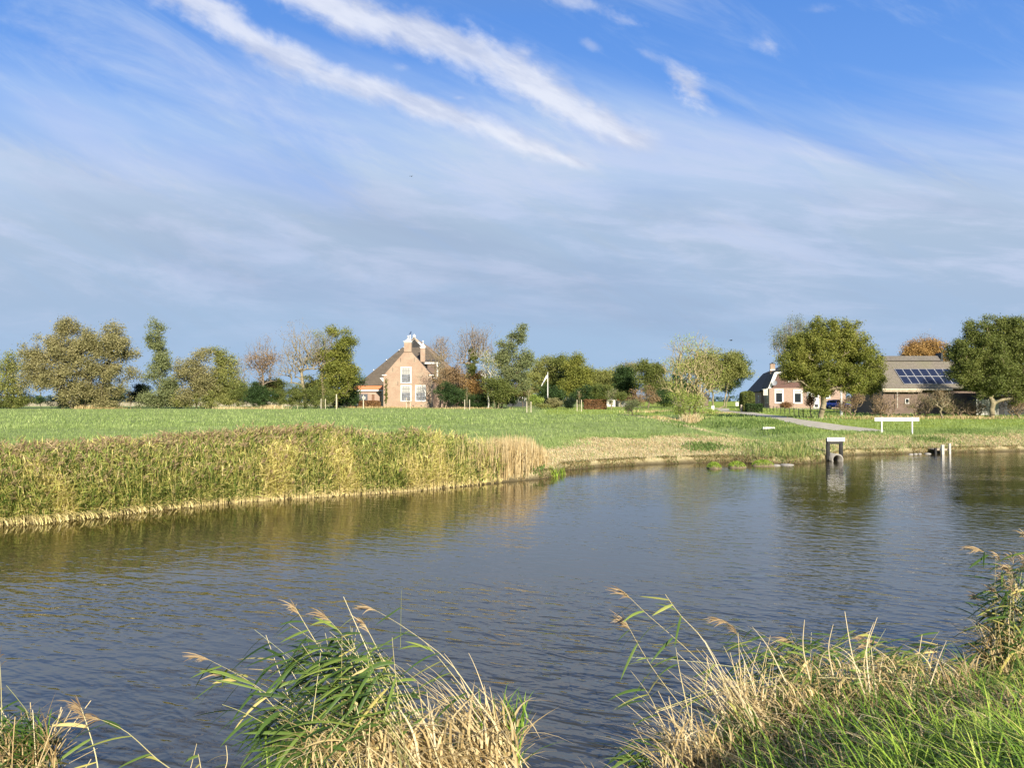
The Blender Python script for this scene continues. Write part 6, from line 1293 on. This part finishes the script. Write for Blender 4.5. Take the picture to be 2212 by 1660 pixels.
blades(v, rng, p, rng.uniform(.16, .36, n_) * hs_, .0050, rng.uniform(.2, 1.1, n_), az2, np.clip(tn_ + rng.normal(0, .13, n_), 0.02, .97), 6, rng.uniform(.1, .7, n_), True)
p = near_pts(1700, .6, 7, .9, 4.4); k = vis(p); p = p[k]; n_ = len(p)
blades(v, rng, p, rng.uniform(.25, .48, n_), .0065, rng.uniform(.3, 1.1, n_), rng.normal(math.pi * .7, 1.3, n_), rng.uniform(.3, .85, n_), 7, rng.uniform(.2, .7, n_), True)
o = v.build('bank_grass', m_grass); tag(o, 'fresh green long bladed grass filling the lower right bank', 'grass', kind='stuff')
# matted straw and dead reed litter
v = VB()
p = near_pts(15000, 1.4, 9, -.15, 3.2); k = vis(p); p = p[k]; n_ = len(p)
dens_ = vnoise(p[:, 0], p[:, 1], .6, 12) + .35 * (1 - sst(ynear(p[:, 0]) - p[:, 1], 1.0, 2.4)); p = p[rng.random(n_) < np.clip(dens_, .1, 1)]; n_ = len(p)
blades(v, rng, p, rng.uniform(.08, .30, n_), .0040, rng.uniform(.5, 2.6, n_), rng.normal(2.6, 1.4, n_), np.clip(rng.normal(.45, .28, n_), 0, 1), 5, rng.uniform(.2, .9, n_), True)
p = near_pts(3800, 1.5, 9, -.1, 2.2); k = vis(p); p = p[k]; n_ = len(p); p[:, 2] += rng.uniform(.02, .22, n_)
blades(v, rng, p, rng.uniform(.08, .16, n_), .006, rng.uniform(1.0, 3.0, n_), rng.uniform(0, 6.28, n_), np.clip(rng.normal(.4, .3, n_), 0, 1), 4, rng.uniform(.5, 1.1, n_), True)
p = near_pts(5200, -8, 1.8, -.1, 1.8); k = vis(p); p = p[k]; n_ = len(p); p = p[rng.random(n_) < .55]; n_ = len(p)
blades(v, rng, p, rng.uniform(.08, .26, n_), .0036, rng.uniform(.3, 1.4, n_), rng.uniform(0, 6.28, n_), np.clip(rng.normal(.5, .25, n_), 0, 1), 5, rng.uniform(.2, .9, n_), True)
o = v.build('straw_litter', m_straw); tag(o, 'matted dead straw and reed litter along the near water edge', 'straw', kind='stuff')
# green undergrowth in the straw
v = VB(); p = near_pts(5000, 1.4, 9, -.2, 1.7); k = vis(p); p = p[k]; n_ = len(p)
blades(v, rng, p, rng.uniform(.18, .5, n_), .006, rng.uniform(.2, .9, n_), rng.normal(2.8, 1.2, n_), np.clip(rng.normal(.26, .2, n_), 0, .9), 6, rng.uniform(.1, .6, n_), True)
o = v.build('green_undergrowth', m_grass); tag(o, 'darker green blades growing up through the straw at the water edge', 'grass', kind='stuff')

def clump(name, label, origin, specs, group='reed clumps on the near bank'):
    """specs: list of dicts; each makes stems (bezier) with leaves and plumes, as parts of one clump"""
    o = empty(name, origin, label, 'reed clump', group); og = np.array(origin, float)
    S_, Lf, Pl, St, Bl = VB(), VB(), [], VB(), VB()
    for s in specs:
        kind = s.pop('kind')
        if kind == 'reed': reeds(S_, Lf, Pl, rng, **s)
        elif kind == 'straw': St.ribbon(**s)
        elif kind == 'blade': blades(St if s.pop('dry', True) else Bl, rng, **s)
    if S_.V: S_.build('stems', m_stem, o, og)
    if Lf.V: Lf.build('leaves', m_reed_near, o, og)
    for q in Pl: q.build('plume', m_plume, o, og)
    if St.V: St.build('dead_stalks', m_straw, o, og)
    if Bl.V: Bl.build('blades', m_grass, o, og)
    return o
m_stem = leafy('reed_stem', [(0, (0.10, 0.14, 0.04)), (.5, (0.34, 0.34, 0.13)), (1, (0.66, 0.55, 0.32))], 'tint', .45, .1, spec=.4)
def curves(n_, r0, rs, t0, ts, bulge=.12, k=9, jr=(0, 0, 0)):
    """roots near pixel point r0=(px,py,D) spread rs=(px,py,D); tips likewise; bulge lifts the middle"""
    Rr = np.array([at(r0[0] + rng.normal(0, rs[0]), r0[1] + rng.normal(0, rs[1]), r0[2] + rng.normal(0, rs[2])) for _ in range(n_)])
    Tt = np.array([at(t0[0] + rng.normal(0, ts[0]), t0[1] + rng.normal(0, ts[1]), t0[2] + rng.normal(0, ts[2])) for _ in range(n_)])
    Cc = Rr * .5 + Tt * .5; Ls = np.linalg.norm(Tt - Rr, axis=1, keepdims=True); Cc = Cc + UP * Ls * bulge + rng.normal(0, .03, (n_, 3)) * Ls
    return bez(Rr, Cc, Tt, k)
def mixtint(a, b_, pd): return lambda r, m_, t: np.where(r.random(m_) < pd * (1.6 - 1.2 * t), r.uniform(.6, 1, m_), r.uniform(a, b_, m_))
LFT = math.pi * 1.02
def rspec(P, **kw):
    d = dict(kind='reed', P=P, sw=.0032, st_tint=rng.uniform(.35, .95, len(P)), leaves=(.35, .97, 9), ll=(.20, .38), lw=.0120, az0=LFT, azs=.38, alt=.3, elev=(-.7, .45), droop=(.05, .5), lf_tint=mixtint(.0, .42, .12), plume=.3, pl=.16, pltint=(.1, .8), kq=7, npl=22, plw=.0036); d.update(kw); return d
def explicit(px_pts, D0, D1, k=12):
    pts = np.array([at(a, b_, D0 + (D1 - D0) * i / (len(px_pts) - 1)) for i, (a, b_) in enumerate(px_pts)]); n_ = len(pts)
    t = np.linspace(0, n_ - 1, k); out_ = []
    for x_ in t:
        i = min(int(x_), n_ - 2); f = x_ - i; p0, p1, p2, p3 = pts[max(i - 1, 0)], pts[i], pts[i + 1], pts[min(i + 2, n_ - 1)]
        out_.append(.5 * (2 * p1 + (p2 - p0) * f + (2 * p0 - 5 * p1 + 4 * p2 - p3) * f * f + (3 * p1 - p0 - 3 * p2 + p3) * f ** 3))
    return np.array(out_)[None]
def droopers(n_, px0, px1, py0, py1, D0, D1, hh=(.15, .5), w_=.0045, tn=.6, ln=(.4, 1.9)):
    ps = np.array([at(rng.uniform(px0, px1), rng.uniform(py0, py1), rng.uniform(D0, D1)) for _ in range(n_)])
    return dict(kind='blade', roots=ps, h=rng.uniform(*hh, n_), w_=w_, lean=rng.uniform(*ln, n_), az_=rng.normal(2.6, 1.3, n_), tint=np.clip(rng.normal(tn, .24, n_), 0, 1), k=7, droop=rng.uniform(.2, .9, n_), fold=True)
# ---- centre clump
sp = []
sp.append(rspec(curves(30, (850, 1690, 4.9), (90, 14, .25), (690, 1400, 5.3), (80, 42, .3), .10), plume=.0, leaves=(.30, .98, 11)))
sp.append(rspec(curves(16, (900, 1690, 4.8), (80, 14, .25), (790, 1400, 5.1), (55, 30, .3), .08), plume=.0, leaves=(.35, .98, 11), lf_tint=mixtint(.1, .6, .15)))
sp.append(rspec(curves(26, (760, 1700, 4.8), (80, 14, .2), (620, 1560, 5.0), (50, 40, .3), .16), plume=0, leaves=(.25, .98, 9), elev=(-.9, .3)))
for pts, nl, pf in (([(760, 1680), (700, 1590), (600, 1516), (520, 1462), (436, 1419)], (.45, .95, 9), 1), ([(700, 1640), (620, 1560), (545, 1480), (478, 1455)], (.5, .95, 6), 1), ([(850, 1680), (760, 1500), (690, 1400), (638, 1314)], (.5, .95, 8), 1), ([(880, 1680), (820, 1520), (760, 1400), (700, 1329)], (.4, .9, 9), 1),
                    ([(960, 1680), (900, 1560), (840, 1450), (788, 1350)], (.5, .9, 6), 1), ([(1100, 1690), (1086, 1600), (1021, 1500), (964, 1425), (870, 1354), (801, 1314)], (.55, .95, 6), 1), ([(960, 1690), (880, 1600), (800, 1420), (742, 1290)], (.6, .95, 3), 0),
                    ([(1000, 1690), (980, 1620), (900, 1500), (800, 1400)], (.6, .95, 5), 0), ([(1060, 1690), (1000, 1580), (930, 1500), (860, 1440), (760, 1380)], (.45, .9, 6), 0), ([(1080, 1690), (1050, 1560), (970, 1450), (920, 1390)], (.4, .95, 8), 0)):
    P_ = explicit(pts, 4.8, 5.25); sp.append(rspec(P_, leaves=nl, plume=pf, sw=.0042, st_tint=np.array([.8]), lf_tint=mixtint(.2, .6, .2), pl=.15, npl=18))
P_ = explicit([(865, 1400), (866, 1340), (867, 1276)], 5.2, 5.2); sp.append(rspec(P_, leaves=(.4, .9, 2), plume=0, sw=.002, st_tint=np.array([.3])))
# straw arcs
P_ = curves(26, (1100, 1700, 4.9), (26, 14, .15), (950, 1500, 5.1), (60, 46, .2), .24, 10); W = np.zeros_like(P_); W[..., 0] = .0038; W[..., 1] = .001
sp.append(dict(kind='straw', P=P_, W=W * np.linspace(1.15, .3, 10)[None, :, None], tint=rng.uniform(.55, 1, 26)))
P_ = curves(60, (930, 1720, 4.8), (70, 14, .2), (830, 1570, 5.0), (75, 46, .25), .10, 10); W = np.zeros_like(P_); W[..., 0] = .0034; W[..., 2] = .001
sp.append(dict(kind='straw', P=P_, W=W * np.linspace(1.15, .4, 10)[None, :, None], tint=rng.uniform(.5, 1, 60)))
P_ = curves(30, (1060, 1700, 4.9), (60, 10, .15), (1060, 1620, 4.9), (80, 34, .2), .05, 8); W = np.zeros_like(P_); W[..., 0] = .003
sp.append(dict(kind='straw', P=P_, W=W * np.linspace(1.15, .4, 8)[None, :, None], tint=rng.uniform(.6, 1, 30)))
sp.append(droopers(700, 800, 1120, 1590, 1690, 4.6, 5.2, (.12, .34), .0075)); sp.append(droopers(160, 980, 1120, 1550, 1640, 4.9, 5.2, (.12, .30), .0075)); sp.append(droopers(140, 640, 830, 1610, 1680, 4.6, 5.0, (.10, .28), .006))
q = np.array([at(rng.uniform(560, 1130), rng.uniform(1600, 1680), 4.9) for _ in range(140)])
sp.append(dict(kind='blade', dry=False, roots=q, h=rng.uniform(.15, .4, 140), w_=.006, lean=rng.uniform(.2, .9, 140), az_=rng.uniform(0, 6.28, 140), tint=rng.uniform(.2, .7, 140), k=6, droop=.3, fold=True))
q = np.array([at(rng.uniform(1080, 1150), rng.uniform(1560, 1600), 5.0) for _ in range(26)])
sp.append(dict(kind='blade', dry=False, roots=q, h=rng.uniform(.12, .34, 26), w_=.005, lean=rng.uniform(.2, .9, 26), az_=rng.uniform(0, 6.28, 26), tint=rng.uniform(.3, .6, 26), k=6, droop=.3, fold=True))
g_ = at(870, 1700, 4.9); g_[2] = 0.1
clump('reed_clump', 'big green and straw reed clump leaning left over the water at bottom centre', g_, sp)
# ---- left corner clump
sp = [rspec(curves(16, (60, 1720, 4.9), (50, 12, .2), (30, 1560, 5.1), (60, 30, .2), .10), plume=0, leaves=(.2, .98, 7), elev=(-.6, .5), lf_tint=mixtint(.0, .4, .25))]
for pts, nl, pf in (([(215, 1700), (208, 1640), (192, 1580), (175, 1530)], (.1, .8, 5), 1), ([(420, 1690), (350, 1650), (270, 1580), (200, 1550)], (.1, .95, 9), 1), ([(4, 1700), (4, 1600), (2, 1480), (-2, 1420)], (.9, .95, 1), 1), ([(110, 1700), (100, 1640), (90, 1560)], (.1, .9, 3), 0), ([(60, 1690), (90, 1600), (132, 1545)], (.1, .9, 4), 0)):
    P_ = explicit(pts, 4.9, 5.0); sp.append(rspec(P_, leaves=nl, plume=pf, sw=.004, st_tint=np.array([.7]), lf_tint=mixtint(.15, .5, .15), pl=.17, npl=22, pltint=(0, .5)))
sp.append(droopers(240, -30, 125, 1600, 1680, 4.7, 5.2, (.1, .30), .0042, .25))
P_ = curves(24, (60, 1700, 4.9), (50, 8, .15), (80, 1580, 4.9), (60, 36, .2), .02, 8); W = np.zeros_like(P_); W[..., 0] = .003
sp.append(dict(kind='straw', P=P_, W=W, tint=rng.uniform(.5, 1, 24)))
q = np.array([at(rng.uniform(-30, 120), rng.uniform(1600, 1680), 4.9) for _ in range(170)])
sp.append(dict(kind='blade', dry=False, roots=q, h=rng.uniform(.1, .3, 170), w_=.005, lean=rng.uniform(.3, 1.2, 170), az_=rng.normal(math.pi, .8, 170), tint=rng.uniform(.0, .45, 170), k=6, droop=.4, fold=True))
g_ = at(60, 1720, 4.9); g_[2] = .1
clump('reed_clump', 'dark low reed clump with dead stalks in the bottom left corner', g_, sp)
sp = []
for pts in (([(400, 1700), (412, 1660), (425, 1608)]), ([(440, 1700), (432, 1650), (428, 1630)]), ([(470, 1700), (490, 1650), (488, 1610)])): sp.append(rspec(explicit(pts, 4.9, 4.9), leaves=(.3, .9, 2), plume=0, st_tint=np.array([.9]), ll=(.08, .16), lf_tint=mixtint(.3, .9, .5)))
g_ = at(440, 1700, 4.9); g_[2] = .1; clump('reed_clump', 'few broken dead stalks between the left corner clump and the centre clump', g_, sp)
# ---- middle right clump
sp = []
for pts, nl, pf in (([(1560, 1640), (1500, 1560), (1450, 1500), (1400, 1430), (1352, 1345)], (.55, .97, 8), 1), ([(1640, 1600), (1560, 1480), (1480, 1400), (1400, 1330), (1348, 1280)], (.5, .97, 9), 1), ([(1600, 1560), (1530, 1400), (1470, 1330), (1437, 1285)], (.55, .9, 5), .0), ([(1480, 1660), (1430, 1560), (1400, 1500), (1362, 1450)], (.6, .9, 3), 0), ([(1500, 1600), (1470, 1460), (1460, 1400)], (.5, .9, 4), 0)):
    sp.append(rspec(explicit(pts, 5.9, 6.3), leaves=nl, plume=pf, sw=.0048, st_tint=np.array([.85]), lf_tint=mixtint(.25, .65, .3), elev=(-.9, .3), ll=(.22, .38), pl=.18, npl=22))
P_ = curves(60, (1640, 1590, 5.9), (34, 26, .2), (1535, 1455, 6.2), (50, 34, .2), .07, 9); W = np.zeros_like(P_); W[..., 0] = .004
sp.append(dict(kind='straw', P=P_, W=W * np.linspace(1.15, .4, 9)[None, :, None], tint=rng.uniform(.55, 1, 60)))
P_ = curves(40, (1640, 1560, 6.3), (50, 20, .2), (1600, 1440, 6.6), (60, 34, .2), .02, 9); W = np.zeros_like(P_); W[..., 0] = .0036
sp.append(dict(kind='straw', P=P_, W=W * np.linspace(1.15, .4, 9)[None, :, None], tint=rng.uniform(.55, 1, 40)))
sp.append(droopers(380, 1560, 1760, 1500, 1600, 5.8, 6.6, (.10, .30), .0052, .5))
g_ = at(1590, 1640, 5.9); g_[2] = max(.1, float(hnear(g_[0], g_[1]))); clump('reed_clump', 'pale straw reed clump right of centre with two long stems arching left', g_, sp)
sp = []
P_ = curves(34, (1500, 1680, 5.6), (30, 14, .15), (1440, 1560, 5.7), (46, 34, .15), .06, 9); W = np.zeros_like(P_); W[..., 0] = .0036
sp.append(dict(kind='straw', P=P_, W=W * np.linspace(1.15, .4, 9)[None, :, None], tint=rng.uniform(.6, 1, 34)))
sp.append(rspec(explicit([(1470, 1660), (1440, 1600), (1420, 1540), (1375, 1500)], 5.6, 5.7), leaves=(.6, .9, 2), plume=0, st_tint=np.array([1.0])))
sp.append(droopers(260, 1430, 1600, 1600, 1680, 5.2, 5.7, (.12, .36), .0052))
sp.append(rspec(curves(7, (1440, 1690, 5.5), (30, 8, .1), (1400, 1600, 5.6), (34, 20, .1), .03), plume=0, leaves=(.2, .95, 6), lf_tint=mixtint(.2, .5, .1)))
sp.append(rspec(curves(5, (1630, 1680, 5.5), (20, 8, .1), (1620, 1570, 5.6), (14, 20, .1), .03), plume=0, leaves=(.2, .95, 5), lf_tint=mixtint(.2, .5, .1), elev=(.6, 1.4)))
g_ = at(1500, 1690, 5.5); g_[2] = .15; clump('reed_clump', 'small bleached straw clump just below the arching reed stems', g_, sp)
# ---- scattered upright dead stalks and greens along the right bank
sp = []
for pts in ([(1868, 1500), (1842, 1420), (1825, 1322)], [(1900, 1560), (1866, 1440), (1895, 1335)], [(1905, 1620), (1890, 1480), (1882, 1400)], [(1950, 1560), (1975, 1470), (1992, 1372)], [(1880, 1500), (1872, 1400), (1888, 1345)], [(2010, 1480), (2030, 1420), (2045, 1385)], [(1700, 1480), (1660, 1400), (1625, 1355)], [(1750, 1470), (1735, 1400), (1738, 1340)], [(1800, 1460), (1790, 1400), (1800, 1350)]):
    P_ = explicit(pts, 6.0, 6.6, 9); W = np.zeros_like(P_); W[..., 0] = .0048; sp.append(dict(kind='straw', P=P_, W=W * np.linspace(1.1, .4, 9)[None, :, None], tint=np.array([rng.uniform(.8, 1)])))
sp.append(rspec(curves(30, (1760, 1500, 6.9), (90, 14, .2), (1710, 1385, 7.1), (100, 22, .2), .06), plume=.15, leaves=(.3, .98, 7), lf_tint=mixtint(.1, .55, .25)))
sp.append(rspec(curves(22, (1960, 1480, 7.2), (70, 14, .2), (1930, 1395, 7.4), (80, 16, .2), .06), plume=.1, leaves=(.3, .98, 7), lf_tint=mixtint(.1, .55, .25)))
sp.append(rspec(curves(60, (1900, 1560, 6.5), (180, 30, .3), (1870, 1455, 6.7), (190, 30, .3), .06), plume=.0, leaves=(.2, .98, 6), lf_tint=mixtint(.1, .6, .5)))
sp.append(droopers(700, 1700, 2110, 1440, 1560, 6.0, 7.2, (.10, .30), .0048, .5))
g_ = at(1900, 1560, 6.5); g_[2] = float(hnear(g_[0], g_[1])); clump('reed_clump', 'wide mixed reed clump with upright dead stalks on the right bank', g_, sp)
# ---- tall dark clump at the right edge
sp = [rspec(curves(56, (2215, 1520, 7.2), (50, 20, .3), (2180, 1270, 7.4), (42, 48, .3), .04), plume=.45, leaves=(.3, .98, 9), lf_tint=mixtint(.0, .42, .35), st_tint=rng.uniform(.2, .9, 56), azs=1.6)]
sp.append(rspec(explicit([(2260, 1500), (2230, 1350), (2170, 1230), (2112, 1185)], 7.2, 7.2), leaves=(.4, .95, 8), plume=1, st_tint=np.array([.8]), lf_tint=mixtint(0, .5, .3)))
sp.append(rspec(explicit([(2270, 1500), (2245, 1300), (2218, 1160)], 7.0, 7.0), leaves=(.4, .95, 8), plume=1, st_tint=np.array([.8]), lf_tint=mixtint(0, .5, .3)))
P_ = curves(50, (2200, 1500, 7.1), (40, 14, .2), (2180, 1390, 7.2), (60, 40, .2), .03, 9); W = np.zeros_like(P_); W[..., 0] = .004
sp.append(dict(kind='straw', P=P_, W=W, tint=rng.uniform(.1, .9, 50))); sp.append(droopers(240, 2120, 2240, 1380, 1500, 7.0, 7.4, (.14, .4), .005))
g_ = at(2215, 1530, 7.2); g_[2] = float(hnear(g_[0], g_[1])); clump('reed_clump', 'tallest dark green brown reed clump against the right picture edge', g_, sp)
